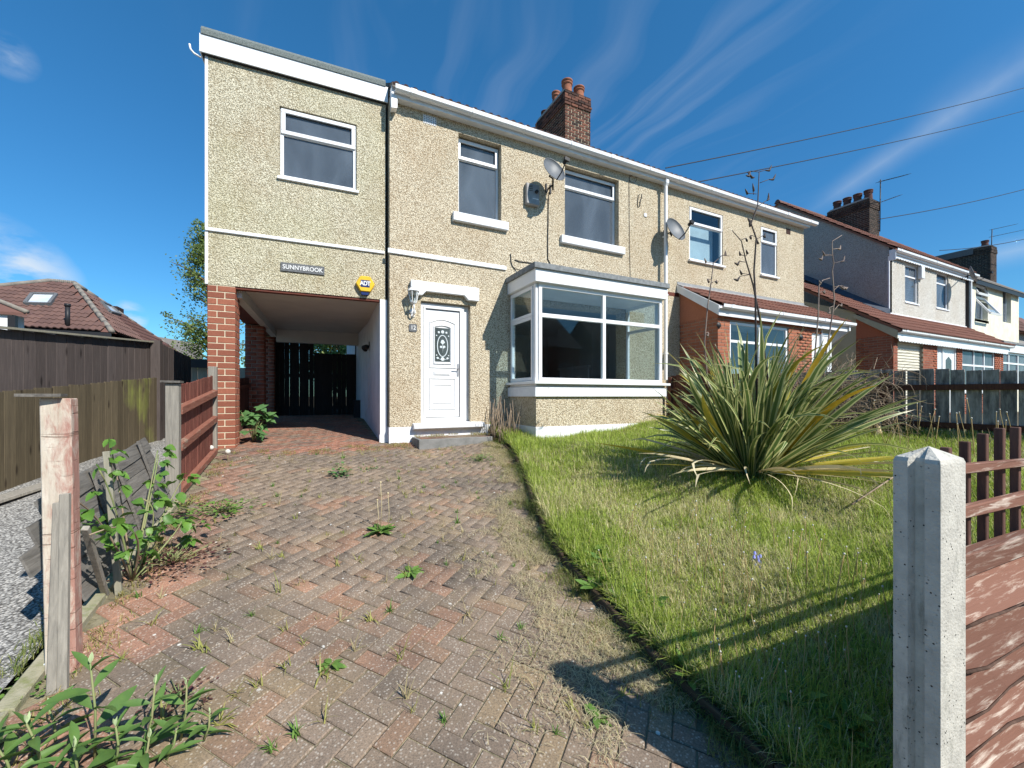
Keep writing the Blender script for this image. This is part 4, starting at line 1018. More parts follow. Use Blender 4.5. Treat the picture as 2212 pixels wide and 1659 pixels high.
m = MB(); m.box(PX+.12, 8.02, -.004, .002, 4.03, 4.12, FM); m.build('brick_band', M['lintel'], att)
# porch: brick front in its own plane, lean-to tiled roof
PYF = 6.10; FP = Fr(0, PYF, 0)
pL, pR = 8.04, 12.05
zw0, zw1 = 1.1, FP.at(1547, 679)[1]
wP = (FP.at(1577, 692)[0], FP.at(1704, 700)[0], 1.75, FP.at(1577, 692)[1]-.01)
dP = (FP.at(1753, 710)[0]+.02, FP.at(1799, 716)[0], 1.15, wP[3]-.02)
porch = MB(); porch.box(pL, 13.1, -.0+.9, 1.0, 1.1, 3.2, FP); 
brick_wall(att, FP, pL, pR, zw0, zw1, [wP, dP], 'brick_o', 'brick_oa', 230)
FPS = Fr(pL, 7.13, -90)                                # side wall facing -X : a runs toward the street, d into +X
brick_wall(att, FPS, .0, 7.13-PYF, zw0, zw1-.02, [], 'brick_o', 'brick_oa', 150)
m = MB(); m.poly([(0, zw1-.02), (1.03, zw1-.02), (1.03, zw1+.05), (0, zw1+.75)], .0, .04, FPS); m.build('gable_brick', M['brick_oa'], att)
window(att, FP, wP[0]+.01, wP[1]-.01, wP[2], wP[3]-.005, d=.03, tz=wP[3]-.44, mulls=((wP[0]+wP[1])/2,), glass='glass', sash=False, sill=(.03, .08, .05), w=.06, room='interior', deep=.9)
pd = MB(); frame_mb(pd, FP, dP[0], dP[1], dP[2], dP[3], .06, .03, .09); pdo = pd.build('front_door', M['pvc'], att)
m = MB(); m.box(dP[0]+.06, dP[1]-.06, .05, .08, dP[2]+.06, dP[3]-.06, FP); lf = m.build('door_leaf', M['pvc'], pdo)
m = MB(); m.poly([(dP[0]+.22, 1.9), (dP[1]-.18, 1.9), (dP[1]-.18, 2.75), ((dP[0]+dP[1])/2, 2.9), (dP[0]+.22, 2.75)], .043, .049, FP); m.build('glass_panel', M['glass_d'], lf)
# chamfered corner with white post and narrow window, then brick return
FC = Fr(pR, PYF, 38)
brick_wall(att, FC, .32, 1.25, zw0, zw1-.05, [], 'brick_o', 'brick_oa', 60)
m = MB(); m.box(.0, .10, -.02, .08, 1.1, zw1, FC); m.box(.10, .31, .02, .06, 1.1, 3.05, FC); po = m.build('corner_window', M['pvc'], att)
m = MB(); m.box(.14, .27, .012, .0195, 2.35, 3.0, FC); m.box(.14, .27, .012, .0195, 1.5, 2.28, FC); m.build('pane', M['glass_d'], po)
zr0 = FP.at(1547, 657, -.12)[1]; zr1 = 4.34
slope = Vector((0, 7.13-(PYF-.12), zr1-.06-(zr0+.02)))
m = MB(); m.prof([(-.10, zr0-.22), (-.08, zr0-.22), (-.08, zr0), (-.10, zr0)], pL-.06, 13.15, FP); m.build('fascia', M['pvc_dull'], att)
m = MB(); m.prof([(-.12, zr0-.02), (1.02, zr1-.09), (1.02, zr1-.16), (-.05, zr0-.10)], pL, 13.15, FP); prf = m.build('porch_roof', M['tile_a'], att)
m = MB(); m.prof([(-.10, zr0-.22), (-.10, zr0-.0), (1.03, zr1-.03), (1.03, zr1-.20)], pL-.10, pL-.07, FP); m.build('barge_board', M['pvc_dull'], att)
tile_roof(prf, FP(pL-.05, -.14, zr0+.02), (1, 0, 0), slope, 18, 4, .29, .33, 'tile', 'tile_a', 80)
m = MB(); m.hexa([FM(a, d, z) for (a, d, z) in ((pL-.08, -.16, zr1-.10), (13.17, -.16, zr1-.10), (13.17, -.0, zr1-.02), (pL-.08, -.0, zr1-.02), (pL-.08, -.16, zr1-.085), (13.17, -.16, zr1-.085), (13.17, -.0, zr1+.0), (pL-.08, 0, zr1+.0))])
m.box(pL-.08, 13.17, -.012, -.001, zr1-.01, zr1+.05, FM); m.build('flashing', M['grey_metal'], att)
gutter(att, FP, pL-.08, 13.32, -.215, zr0+.01, brk=.9)
m = MB(); m.hexa([Vector(p) for p in ((13.10, 5.96, zw1-.02), (13.16, 5.96, zw1-.02), (13.75, 6.75, zw1-.32), (13.69, 6.75, zw1-.32), (13.10, 5.96, zw1+.16), (13.16, 5.96, zw1+.16), (13.75, 6.75, zw1-.08), (13.69, 6.75, zw1-.08))]); m.build('canopy_board', M['pvc'], att)
for px_, py_ in ((1551, 703), (1729, 729)):
    a, z = FP.at(px_, py_); m = MB(); m.lathe(FP(a, -.02, z), [(0, .03), (.05, .02), (.07, 0)], 10, (0, -1, 0)); o = m.build('wall_ornament', M['black'], att)

# ------------------------------------------------------------------ next pair of houses
nx = empty('next_house', (21.5, 7.14, 1.1), 'house beyond with dark grey side gable, brown tiled garage roof and scalloped white trim', 'house')
NX0, NX1 = 18.3, 25.3; NT_ = 6.66
def hpix(l, t, r, b, t2=None):
    a0, z1 = FM.at(l, t); a1, _ = FM.at(r, t2 or t); z0 = FM.at(l, b)[1]; return (a0, a1, z0, z1)
n1 = hpix(1955, 569, 1984, 652); n2 = hpix(2023, 586, 2049, 665)
mb = MB(); wall_mb(mb, FM, NX0, NX1, 1.0, NT_, [n1, n2, (18.8, 24.8, 1.2, 3.8)], th=.28); mb.build('wall', M['dash_white'], nx)
mb = MB(); FG = Fr(NX0, 7.14, 90)                     # gable: a runs back, d toward -X (so outside is d>0)
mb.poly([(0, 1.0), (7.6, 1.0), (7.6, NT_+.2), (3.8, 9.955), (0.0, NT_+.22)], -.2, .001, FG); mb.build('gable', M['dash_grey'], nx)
m = MB(); m.box(NX0-.012, NX0+.03, -.01, .03, 3.2, NT_-.1, FM); m.box(NX1-.03, NX1+.0, -.01, .03, 3.2, NT_-.1, FM); m.build('corner_bead', M['whitepaint'], nx)
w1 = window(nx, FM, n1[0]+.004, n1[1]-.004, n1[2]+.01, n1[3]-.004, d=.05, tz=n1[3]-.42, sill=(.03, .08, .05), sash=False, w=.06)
m = MB()
z = n1[2]+.1
while z < n1[3]-.55: m.box(n1[0]+.08, n1[1]-.08, .14, .16, z, z+.045, FM); z += .085
m.build('blind', M['curtain'], w1)
window(nx, FM, n2[0]+.004, n2[1]-.004, n2[2]+.01, n2[3]-.004, d=.05, tz=n2[3]-.42, sill=(.03, .08, .05), sash=False, w=.06)
def scallop(parent, fr, a0, a1, d, z, h=.12, step=.19):
    pts = [(a0, z)]; n = int((a1-a0)/step)
    for i in range(n+1):
        a = a0+i*step
        for k in range(4): pts.append((min(a+step*k/4, a1), z-h*(.65+.35*math.sin(math.pi*k/4))))
    pts.append((a1, z)); m = MB(); m.poly(pts, d, d+.012, fr); m.build('scalloped_trim', M['pvc'], parent)
eaves(nx, NX0-.05, NX1+.02, FM, 6.60, 'pvc'); scallop(nx, FM, NX0-.02, NX1, -.11, 6.60)
gutter(nx, FM, NX0-.05, NX1+.1, -.265, 6.755, brk=1.4)
r3 = roofslab(nx, NX0-.06, NX1, FM, 'tile_a', z1=10.02); NZ1 = 10.02
tile_roof(r3, FM(NX0-.08, RY0-.03, RZ0+.01), (1, 0, 0), (0, RY1-RY0, NZ1-RZ0), 23, 15, .30, .335, 'tile', 'tile_a', 200)
m = MB()
for k in range(22): m.prof([(RY1-.13, NZ1-.03), (RY1-.07, NZ1+.08), (RY1, NZ1+.12), (RY1+.07, NZ1+.08), (RY1+.13, NZ1-.03)], NX0-.09+k*.32, NX0-.09+k*.32+.31, FM)
m.build('ridge_tiles', M['tile_b'], r3)
m = MB(); m.box(NX0-.045, NX0-.025, -.2, -.02, 6.38, 6.75, FM); m.build('eaves_box', M['pvc'], nx)
C2Y = 9.2; cx0, cx1 = 21.85, 22.7; ct2 = atY(1878, 427, C2Y).z
ps2 = [((cx0+cx1)/2, C2Y+.22+i*.40, .16, .50, 'pot_d') for i in range(4)]
chimney(nx, cx0, cx1, C2Y, C2Y+1.62, 8.2, ct2, 'brick_k', pots=ps2, mortar='mortar_d', lim=180)
# garage front and its lean-to roof
GYF = 6.10; FGa = Fr(0, GYF, 0); gx0 = 15.9
gz = atY(1933, 716, GYF).z
hs_ = (atY(1938.5, 0, GYF).x+.02, atY(1994, 0, GYF).x, 1.1, atY(1940, 738, GYF).z)
hd_ = (atY(2025, 0, GYF).x, atY(2067, 0, GYF).x, 1.1, atY(2025, 743, GYF).z)
hw_ = (atY(2079, 0, GYF).x, atY(2149, 0, GYF).x, 1.8, atY(2079, 750, GYF).z)
brick_wall(nx, FGa, gx0, 24.9, 1.0, gz-.1, [hs_, hd_, hw_], 'brick', 'brick_a', 200, L=.225, Hh=.068)
FGS = Fr(gx0, 7.05, -90)
brick_wall(nx, FGS, .0, 7.05-GYF, 1.0, gz-.1, [], 'brick', 'brick_a', 120)
m = MB(); m.poly([(0, gz-.1), (.95, gz-.1), (.95, gz-.02), (0, gz+.55)], .0, .04, FGS); m.build('gable_brick', M['brick_a'], nx)
m = MB(); m.box(gx0+.02, gx0+.2, 7.06, 11.5, 1.0, gz+.3); m.box(gx0+.02, NX0-.01, 11.3, 11.5, 1.0, 5.2)
P = [(7.06, gz+.3), (11.5, gz+.3), (11.5, 5.3), (10.0, 5.6), (7.06, 4.6)]
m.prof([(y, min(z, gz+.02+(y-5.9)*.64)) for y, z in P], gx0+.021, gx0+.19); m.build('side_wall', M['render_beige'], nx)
sh = MB(); z = hs_[2]
while z < hs_[3]-.02: sh.prof([(.10, z), (.075, z+.03), (.085, z+.085), (.10, z+.09)], hs_[0], hs_[1], FGa); z += .09
sh.build('roller_shutter', simple('cream_shutter', (.66, .63, .52), (.60, .57, .47), 5, .6, .3), nx)
m = MB(); m.box(hs_[0]-.0, hs_[1]+.0, .105, .12, hs_[2], hs_[3], FGa); m.build('shutter_box', M['black'], nx)
d_ = MB(); frame_mb(d_, FGa, hd_[0], hd_[1], hd_[2], hd_[3], .07, .02, .09); wmid = hd_[0]+.5
d_.box(wmid-.03, wmid+.03, .02, .09, hd_[2], hd_[3]-.07, FGa); do = d_.build('front_door', M['pvc'], nx)
m = MB(); m.box(wmid+.03, hd_[1]-.07, .045, .075, hd_[2], hd_[3]-.07, FGa); l_ = m.build('door_leaf', M['pvc'], do)
m = MB(); ga0, ga1 = wmid+.28, hd_[1]-.32; m.poly([(ga0, 1.9), (ga1, 1.9), (ga1, hd_[3]-.5), ((ga0+ga1)/2, hd_[3]-.38), (ga0, hd_[3]-.5)], .036, .0445, FGa); m.build('glass_panel', M['glass_d'], l_)
m = MB(); m.box(hd_[0]+.07, wmid-.03, .045, .055, hd_[2], hd_[3]-.07, FGa); m.build('side_panel', M['curtain'], do)
ww = hw_[1]-hw_[0]
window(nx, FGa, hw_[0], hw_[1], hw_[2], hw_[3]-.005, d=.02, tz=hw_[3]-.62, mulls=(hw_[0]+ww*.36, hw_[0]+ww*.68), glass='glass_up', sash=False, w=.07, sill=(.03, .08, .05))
gr0 = atY(1933, 709, GYF-.22).z
sl3 = Vector((0, 7.13-5.9, 0)); k_ = .69
def roofZ(y): return gr0+.02+(y-5.90)*k_
m = MB(); m.prof([(5.90, roofZ(5.9)-.02), (7.13, roofZ(7.13)-.02), (7.13, roofZ(7.13)-.12), (5.95, roofZ(5.9)-.1)], gx0-.05, 25.2)
m.prof([(7.13, roofZ(7.13)-.02), (9.9, roofZ(9.9)-.02), (9.9, roofZ(9.9)-.12), (7.13, roofZ(7.13)-.12)], gx0-.05, NX0-.01); gr_ = m.build('garage_roof', M['tile_a'], nx)
tile_roof(gr_, (gx0-.08, 5.86, roofZ(5.86)), (1, 0, 0), (0, 1, k_), 32, 12, .293, .335, 'tile', 'tile_a', 230, keep=lambda p, i, j: p.x < NX0-.2 or p.y < 7.0)
m = MB(); m.hexa([Vector(p) for p in ((NX0-.3, 7.1, roofZ(7.1)+.03), (NX0-.01, 7.1, roofZ(7.1)+.03), (NX0-.01, 9.9, roofZ(9.9)+.03), (NX0-.3, 9.9, roofZ(9.9)+.03), (NX0-.3, 7.1, roofZ(7.1)+.06), (NX0-.01, 7.1, roofZ(7.1)+.22), (NX0-.01, 9.9, roofZ(9.9)+.22), (NX0-.3, 9.9, roofZ(9.9)+.06))])
m.build('flashing', simple('lead_flashing', (.07, .085, .11), (.05, .06, .08), 6, .6), nx)
m = MB(); m.box(NX0, 25.2, 7.10, 7.135, roofZ(7.13)-.02, roofZ(7.13)+.07); m.build('flashing', M['whitepaint'], nx)
for k in range(8):
    m = MB(); m.tube([Vector((gx0-.02+a, 9.85-.0, roofZ(9.85)+.0)) for a in (k*.3, k*.3+.29)], .09, 8); m.build('ridge_tile', M['tile_b'], gr_)
m = MB(); m.prof([(-.12, gr0-.24), (-.10, gr0-.24), (-.10, gr0), (-.12, gr0)], gx0-.03, 25.0, FGa); m.build('fascia', M['pvc'], nx)
m = MB(); m.prof([(-.12, gr0-.26), (-.12, gr0-.01), (1.0, gr0+.68), (1.0, gr0+.55)], gx0-.07, gx0-.04, FGa); m.build('barge_board', M['render_beige'], nx)
scallop(nx, FGa, gx0, 24.9, -.13, gr0-.24, h=.10); gutter(nx, FGa, gx0-.03, 25.25, -.235, gr0+.01, brk=1.5)
m = MB(); m.box(24.2+.9, 24.28+.9, -.1, -.02, 3.1, 6.6, FM); m.build('downpipe', M['pvc'], nx)
m = MB(); m.box(24.85, 24.95, -.1, -.02, 3.1, 6.5, FM); m.build('downpipe', M['black'], nx)

cr = empty('cream_house', (28, 7.14, 1.1), 'cream rendered house at the far right with a tilted open window', 'house')
cx_0, cx_1 = NX1+.01, 31.2
q1 = hpix(2108, 608, 2134, 688); q2 = hpix(2166, 617, 2184, 695)
mb = MB(); wall_mb(mb, FM, cx_0, cx_1, 1.0, 6.6, [q1, q2, (28.2, 31, 1.2, 3.6)], th=.28); mb.box(cx_1-.2, cx_1, .29, 7.6, 1, 6.6, FM); mb.build('wall', M['render_cream'], cr)
wq = window(cr, FM, q1[0]+.004, q1[1]-.004, q1[2], q1[3]-.004, d=.16, tz=q1[3]-.55, sill=(.12, .16, .12), sash=False, w=.07)
def casement(p, z, h, out):
    m = MB(); A, B = q1[0]+.06, q1[1]-.06
    P = [FM(A, .1, z), FM(B, .1, z), FM(B, .1-out, z-h), FM(A, .1-out, z-h)]
    for i in range(4): m.beam(P[i], P[(i+1) % 4], .09, .06, (0, 1, .3))
    o = m.build('open_casement', M['pvc'], p); m = MB(); m.add(P, [(0, 1, 2, 3)]); m.build('pane', M['glass'], o)
casement(wq, q1[3]-.12, .38, .15); casement(wq, q1[3]-.62, .80, .50)
window(cr, FM, q2[0]+.004, q2[1]-.004, q2[2], q2[3]-.004, d=.14, sill=(.1, .12, .12), sash=False, w=.06)
m = MB(); m.box(cx_0, cx_1, -.18, -.14, 6.42, 6.62, FM); m.build('gutter', M['black'], cr)
roofslab(cr, cx_0, cx_1+.05, FM, 'slateroof', z0=6.66, z1=9.75)
CY3 = 9.0; u0, u1 = atY(2141, 0, CY3).x, atY(2153, 0, CY3).x; ct3 = atY(2141, 529, CY3).z
chimney(cr, u0, u1, CY3, CY3+2.6, 8.0, ct3, 'brick_k', pots=[((u0+u1)/2, CY3+.35, .16, .42, 'pot_d')], mortar='mortar_d', lim=60)
m = MB(); m.box(u0-.05, u1+.05, CY3+.7, CY3+2.65, ct3-.32, ct3+.02); m.build('chimney_cap', M['slate'], cr)
FBc = Fr(0, 6.1, 0); ba0 = atY(2160, 0, 6.1).x
m = MB(); m.box(ba0, ba0+3.2, 0, 1.0, 1.0, 1.9, FBc); bc = m.build('bay_window', M['render_cream'], cr)
m = MB(); m.box(ba0-.1, ba0+3.2, -.1, 1.0, 3.42, 3.75, FBc); m.build('fascia', M['pvc'], bc)
m = MB(); m.box(ba0-.14, ba0+3.2, -.14, 1.0, 3.751, 3.83, FBc); m.build('roof_edge', M['leadfelt'], bc)
m = MB(); frame_mb(m, FBc, ba0+.05, ba0+3.1, 1.9, 3.42, .08, .0, .07); [m.box(ba0+v, ba0+v+.08, .001, .069, 1.98, 3.34, FBc) for v in (.95, 2.0)]; m.box(ba0+.1, ba0+3.05, .002, .068, 2.95, 3.02, FBc); fo_ = m.build('window', M['pvc'], bc)
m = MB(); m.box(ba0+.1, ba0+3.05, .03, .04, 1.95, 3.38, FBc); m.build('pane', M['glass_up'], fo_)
fz = empty('far_right_house', (35, 7.6, 1.1), 'shaded grey house at the right edge of the view with a dark tiled mansard roof', 'house')
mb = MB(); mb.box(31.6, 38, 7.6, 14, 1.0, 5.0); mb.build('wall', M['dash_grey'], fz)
m = MB(); m.prof([(7.3, 4.9), (8.6, 6.3), (14, 6.3), (14, 4.9)], 31.5, 38.1); r5 = m.build('roof', M['tile_ba'], fz)
tile_roof(r5, (31.45, 7.26, 4.9), (1, 0, 0), (0, 1.3, 1.4), 12, 5, .33, .36, 'tile_b', 'tile_ba', 60)

# ------------------------------------------------------------------ things fixed to the walls
def dish(loc, fr, rr, label, aim=(-.35, -1., .36), mast=None, name='satellite_dish'):
    e = empty(name, loc, label, 'satellite dish', 'satellite dishes fixed to the house walls')
    ax = Vector(aim).normalized(); c = Vector(loc)
    m = MB(); prf = [(0, -.10*rr/.3)]+[(rr*t, -.10*rr/.3*(1-t*t)) for t in (.3, .55, .78, 1.0)]+[(rr*1.01, .012), (rr*.99, .004)]
    q = ax.to_track_quat('Z', 'Y').to_matrix()
    m.lathe(c, prf, 28, ax); m.v = [tuple(c+q @ (Matrix.Diagonal((1, 1.12, 1)) @ (q.transposed() @ (Vector(v)-c)))) for v in m.v]
    m.build('reflector', M['dish'], e)
    yd = q @ Vector((0, -1, 0)); yd = yd if yd.z < 0 else -yd
    lnb = c+ax*rr*1.45+yd*rr*.55; m = MB(); m.tube([c+yd*rr*1.02-ax*.02, c+yd*rr*.95+ax*rr*.6, lnb], .012, 6); m.build('arm', M['black'], e)
    m = MB(); m.lathe(lnb-ax*.0, [(0, 0), (.032, 0), (.036, .08), (.02, .1), (0, .1)], 12, -ax); m.beam(lnb+Vector((-.05, 0, .01)), lnb+Vector((.05, 0, -.01)), .05, .06); m.build('receiver', M['black'], e)
    back = c-ax*(.10*rr/.3)
    m = MB(); wallp = Vector(mast); m.tube([back, back-ax*.08, Vector((wallp.x, wallp.y-.18, wallp.z+.12)), Vector((wallp.x, wallp.y-.18, wallp.z-.10))], .018, 8)
    m.tube([Vector((wallp.x, wallp.y-.18, wallp.z)), wallp], .016, 6); m.beam(wallp+Vector((-.05, -.01, .09)), wallp+Vector((-.05, -.01, -.09)), .03, .02); m.beam(wallp+Vector((.05, -.01, .09)), wallp+Vector((.05, -.01, -.09)), .03, .02); m.build('bracket', M['black'], e)
    return e
dish(atY(1197, 366, 6.72), FM, .24, 'grey satellite dish beside the right upstairs window of the near house', aim=(.10, -1., .42), mast=atY(1184, 408, 7.138))
dish(atY(1460, 495, 6.80), FM, .27, 'grey satellite dish to the right of the white downpipe', aim=(.05, -1., .40), mast=atY(1437, 507, 7.138))
dish(atY(2103, 592, 6.5), FM, .30, 'edge-on grey satellite dish beside the far pair of downpipes', aim=(.3, -1., .3), mast=atY(2077, 600, 7.138))
def box_alarm(px, py, w, h, dp, mat, label, vents=True):
    e = empty('alarm_box', atY(px, py, 7.13), label, 'alarm box'); a, z = FM.at(px, py, -dp)
    m = MB(); m.prof([(-dp, z-h/2+.02), (-dp*.85, z-h/2), (-.002, z-h/2), (-.002, z+h/2), (-dp*.8, z+h/2), (-dp, z+h/2-.04)], a-w/2, a+w/2, FM); m.build('cover', M[mat], e, bev=.012)
    if vents:
        m = MB(); [m.beam(FM(a-w*.33, -dp-.002, z+h*(.36-.08*i)), FM(a-w*.05, -dp-.002, z+h*(.40-.08*i)), .004, .010) for i in range(4)]; m.build('vent', M['black'], e)
        m = MB(); m.lathe(FM(a+w*.22, -dp, z+h*.12), [(.032, 0), (.03, .05), (0, .055)], 14, (0, -1, 0)); m.build('lamp', M['black'], e)
        m = MB(); m.box(a-w*.05, a+w*.4, -dp-.004, -dp+.001, z-h*.22, z-h*.19, FM); m.build('strip', M['pvc'], e)
    return e
box_alarm(1152, 419, .29, .42, .09, 'grey_metal', 'old grey metal alarm box between the two upstairs windows of the near house')
box_alarm(1995, 588, .24, .48, .12, 'pvc_dull', 'small pale alarm box between the upstairs windows of the house beyond', False)
# yellow six-sided alarm with its lettering
ya, yz = FE.at(789.2, 613.5, -.06); ye = empty('alarm_box', FE(ya, -.03, yz), 'yellow six-sided alarm box with white lettering on blue, over the carport opening', 'alarm box')
rr = .148; hexp = [(ya+rr*1.02*math.cos(R(60*k)), yz+rr*1.0*math.sin(R(60*k))) for k in range(6)]
m = MB(); m.poly(hexp, -.075, -.002, FE); m.build('cover', M['yellow'], ye, bev=.012)
m = MB(); m.poly([(ya-.07, yz-rr*.86), (ya+.06, yz-rr*.86), (ya+.045, yz-rr*.86-.05), (ya-.055, yz-rr*.86-.05)], -.055, -.004, FE); m.build('base', M['blue'], ye)
m = MB(); m.box(ya-.073, ya+.068, -.079, -.0765, yz-.055, yz+.06, FE); bl = m.build('badge', M['blue'], ye)
text('lettering', 'ADT', .098, 'text', FE, ya-.003, -.0805, yz+.002, bl, bold=.0035, xs=.85, sp=.92)
# house name
na0, nz0 = FE.at(608, 579); na1, _ = FE.at(699.5, 585); nz = FE.at(608, 577)[1]; nzc = (FE.at(608, 578)[1]+FE.at(699, 584.5)[1])/2
ne = empty('house_name_plate', FE((na0+na1)/2, -.01, nzc), 'dark slate house name plate with white capitals above the carport', 'name plate')
m = MB(); m.box(na0-.01, na1+.01, -.02, -.001, nzc-.066, nzc+.07, FE); npl = m.build('plate', M['slate'], ne, bev=.003)
text('lettering', 'SUNNYBROOK', .094, 'text', FE, (na0+na1)/2, -.0225, nzc, npl, bold=.0015, xs=.86, sp=1.04)
for sx in (na0+.022, na1-.022): m = MB(); m.lathe(FE(sx, -.021, nzc+.01), [(0, .004), (.006, .003), (.008, 0)], 8, (0, -1, 0)); m.build('screw', M['black'], npl)
# number plate
qa, qz = FM.at(891.8, 708.4); qe = empty('number_plate', FM(qa, 0, qz), 'small grey number twelve plate under the wall lantern', 'number plate')
m = MB(); m.poly([(qa-.07, qz-.05), (qa-.05, qz-.068), (qa+.05, qz-.068), (qa+.07, qz-.05), (qa+.07, qz+.05), (qa+.05, qz+.068), (qa-.05, qz+.068), (qa-.07, qz+.05)], -.015, -.001, FM); qp = m.build('plate', M['slate'], qe, bev=.004)
text('lettering', '12', .10, 'text', FM, qa+.003, -.017, qz, qp, bold=.001, xs=.9)
# lantern
la, lz = FM.at(885, 640); le = empty('wall_lantern', FM(la-.0, 0, lz), 'white hexagonal wall lantern left of the front door', 'wall lantern')
lc = FM(la+.03, -.15, lz)
m = MB(); m.lathe(FM(la+.05, -.001, lz-.26), [(.0, .03), (.045, .022), (.055, .01), (.055, 0)], 12, (0, -1, 0)); m.lathe(FM(la+.05, -.001, lz-.33), [(.0, .02), (.03, .016), (.035, 0)], 10, (0, -1, 0))
m.tube([FM(la+.05, -.02, lz-.34), FM(la+.05, -.10, lz-.30), FM(la+.04, -.155, lz-.22), FM(la+.03, -.15, lz-.13)], .013, 8); m.build('arm', M['pvc'], le)
m = MB(); m.lathe(lc+Vector((0, 0, -.14)), [(0, -.02), (.03, -.015), (.05, .0), (.05, .012)], 6); m.lathe(lc+Vector((0, 0, .055)), [(.105, 0), (.10, .012), (.06, .055), (.035, .07), (.03, .085), (.012, .095), (.015, .115), (0, .125)], 6); 
for k in range(6):
    a = 2*math.pi*k/6; m.beam(lc+Vector((.05*math.cos(a), .05*math.sin(a), -.13)), lc+Vector((.088*math.cos(a), .088*math.sin(a), .058)), .009, .009)
lm = m.build('lantern', M['pvc'], le)
m = MB(); m.lathe(lc+Vector((0, 0, -.13)), [(.046, 0), (.083, .185)], 6); m.build('glass', M['glass'], lm)
# loose cables and hooks on the near house wall
def cable(name, pts, r, mat, label, cat='cable', sag=0):
    m = MB(); m.tube(pts, r, 5, False); o = m.build(name, M[mat], None); tag(o, label, cat); return o
W_ = lambda px, py, d=-.012: atY(px, py, 7.14+d)
cable('wall_cable', [W_(1186, 415, -.1), W_(1184.5, 430), W_(1184, 480), W_(1183, 530), W_(1183.5, 560), W_(1190, 572)], .010, 'black', 'black cable hanging down the wall from the near satellite dish')
cable('wall_cable', [W_(1362, 372), W_(1359, 390), W_(1359.5, 470), W_(1360, 540), W_(1362, 600)], .005, 'black', 'thin cable running down the wall left of the hooks')
cable('cable_loop', [W_(1367.4+8*math.cos(t), 386.5+8*math.sin(t)) for t in [2*math.pi*k/16 for k in range(17)]], .004, 'black', 'small loop of thin cable high on the wall beside the downpipe')
for p in ([(1382, 420), (1379, 422), (1377, 440), (1378.5, 448), (1382, 446), (1384, 430)], [(1387, 419), (1386, 426), (1384, 433), (1382, 437)]):
    cable('wall_hook', [W_(*q) for q in p], .008, 'black', 'bent black metal hook fixed to the wall' if len(p) > 4 else 'short black metal hook above the bent one', 'hook')
cable('wall_cable', [W_(1103, 548), W_(1104, 566), W_(1107, 575), W_(1113, 581), W_(1124, 583, -.06)], .008, 'black', 'curled black cable end above the left side of the bay roof')
cable('wall_cable', [W_(1112, 561), W_(1122, 565), W_(1140, 567), W_(1155, 569)], .009, 'black', 'black cable stub lying along the top of the bay roof')
sb = MB(); a, z = FM.at(1393.4, 465); sb.box(a-.04, a+.04, -.02, -.001, z-.04, z+.04, FM); tag(sb.build('socket_box', M['pvc'], None, bev=.004), 'tiny white square box on the wall left of the downpipe', 'socket box')
# aerials
def aerial(name, base, top, arms, label):
    e = empty(name, base, label, 'aerial'); m = MB(); m.tube([base, top], .022, 6); m.build('mast', M['black'], e)
    for (p, q, n, L) in arms:
        p, q = Vector(p), Vector(q); m = MB(); m.tube([p, q], .014, 5); t = (q-p).normalized(); s = t.cross(Vector((0, 0, 1))).normalized()
        for k in range(n): c = p.lerp(q, (k+.5)/n); m.tube([c-s*L, c+s*L], .008, 4)
        m.build('yagi', M['black'], e)
    return e
ay = 9.15
aerial('tv_aerial', atY(1900.5, 500, ay), atY(1902, 388, ay), [(atY(1898, 393, ay), atY(1961, 377, ay+.5), 12, .16), (atY(1902, 437, ay), atY(1943, 422, ay+.5), 9, .14)], 'tall roof aerial with two pronged arms beside the black brick chimney')
ay = 9.3
aerial('tv_aerial', atY(2141, 560, ay), atY(2143, 495, ay), [(atY(2142, 496, ay), atY(2194, 484.5, ay+.5), 9, .16), (atY(2139, 512, ay), atY(2212, 496.5, ay+.7), 9, .14)], 'roof aerial with two pronged arms on the farthest chimney')
# overhead wires
def wire(p, q, sag, label, r=.018):
    n = 24; pts = [p.lerp(q, k/n)-Vector((0, 0, sag*4*(k/n)*(1-k/n))) for k in range(n+1)]; m = MB(); m.tube(pts, r, 5, False)
    o = m.build('overhead_wire', M['wire'], None); return tag(o, label, 'wire', 'overhead wires')
M['wire'] = simple('blue_black_wire', (.02, .03, .05), None, rough=.6)
wire(atY(1438, 363, 6.95), atD(2330, 155, 22), .2, 'upper overhead wire reaching the gutter above the downpipe', .014)
wire(atY(1508, 393, 6.95), atD(2330, 205, 24), .2, 'second overhead wire reaching the gutter of the attached house', .014)
wire(atY(1902, 473, 9.1), atD(2330, 375, 24), .2, 'overhead wire reaching the black brick chimney')
wire(atY(2030, 541, 9.2), atD(2330, 482, 24), .3, 'lowest overhead wire behind the farther aerial')

# ------------------------------------------------------------------ left background
bg_ = empty('bungalow', atY(150, 716, 22), 'bungalow with a hipped brown tiled roof and two skylights behind the dark fence', 'bungalow')
BY = 20.
eL, eR = atY(-260, 716, BY), atY(242, 718, BY); ze = eR.z
ap = atY(146, 611, BY+4.2)
apL = Vector((ap.x-.55, ap.y, ap.z)); apR = Vector((ap.x+.2, ap.y, ap.z))
eRb = Vector((eR.x+1.2, BY+15, ze)); 
eFL = Vector((eL.x, BY, ze))
m = MB(); A = Vector((eR.x, BY, ze)); Bk = Vector((eR.x+.0, BY+9.5, ze)); Lf = Vector((apL.x-(A.x-apR.x)-2.0, BY, ze)); Lb = Vector((Lf.x, BY+9.5, ze))
m.add([Lf, A, apR, apL, Bk, Lb], [(0, 1, 2, 3), (1, 4, 2), (4, 5, 3, 2), (5, 0, 3)]); rb = m.build('roof', M['tile_ba'], bg_)
m = MB(); m.box(Lf.x+.4, A.x-.4, BY+.4, BY+9.1, -1, ze-.02); m.build('wall', M['render_beige'], bg_)
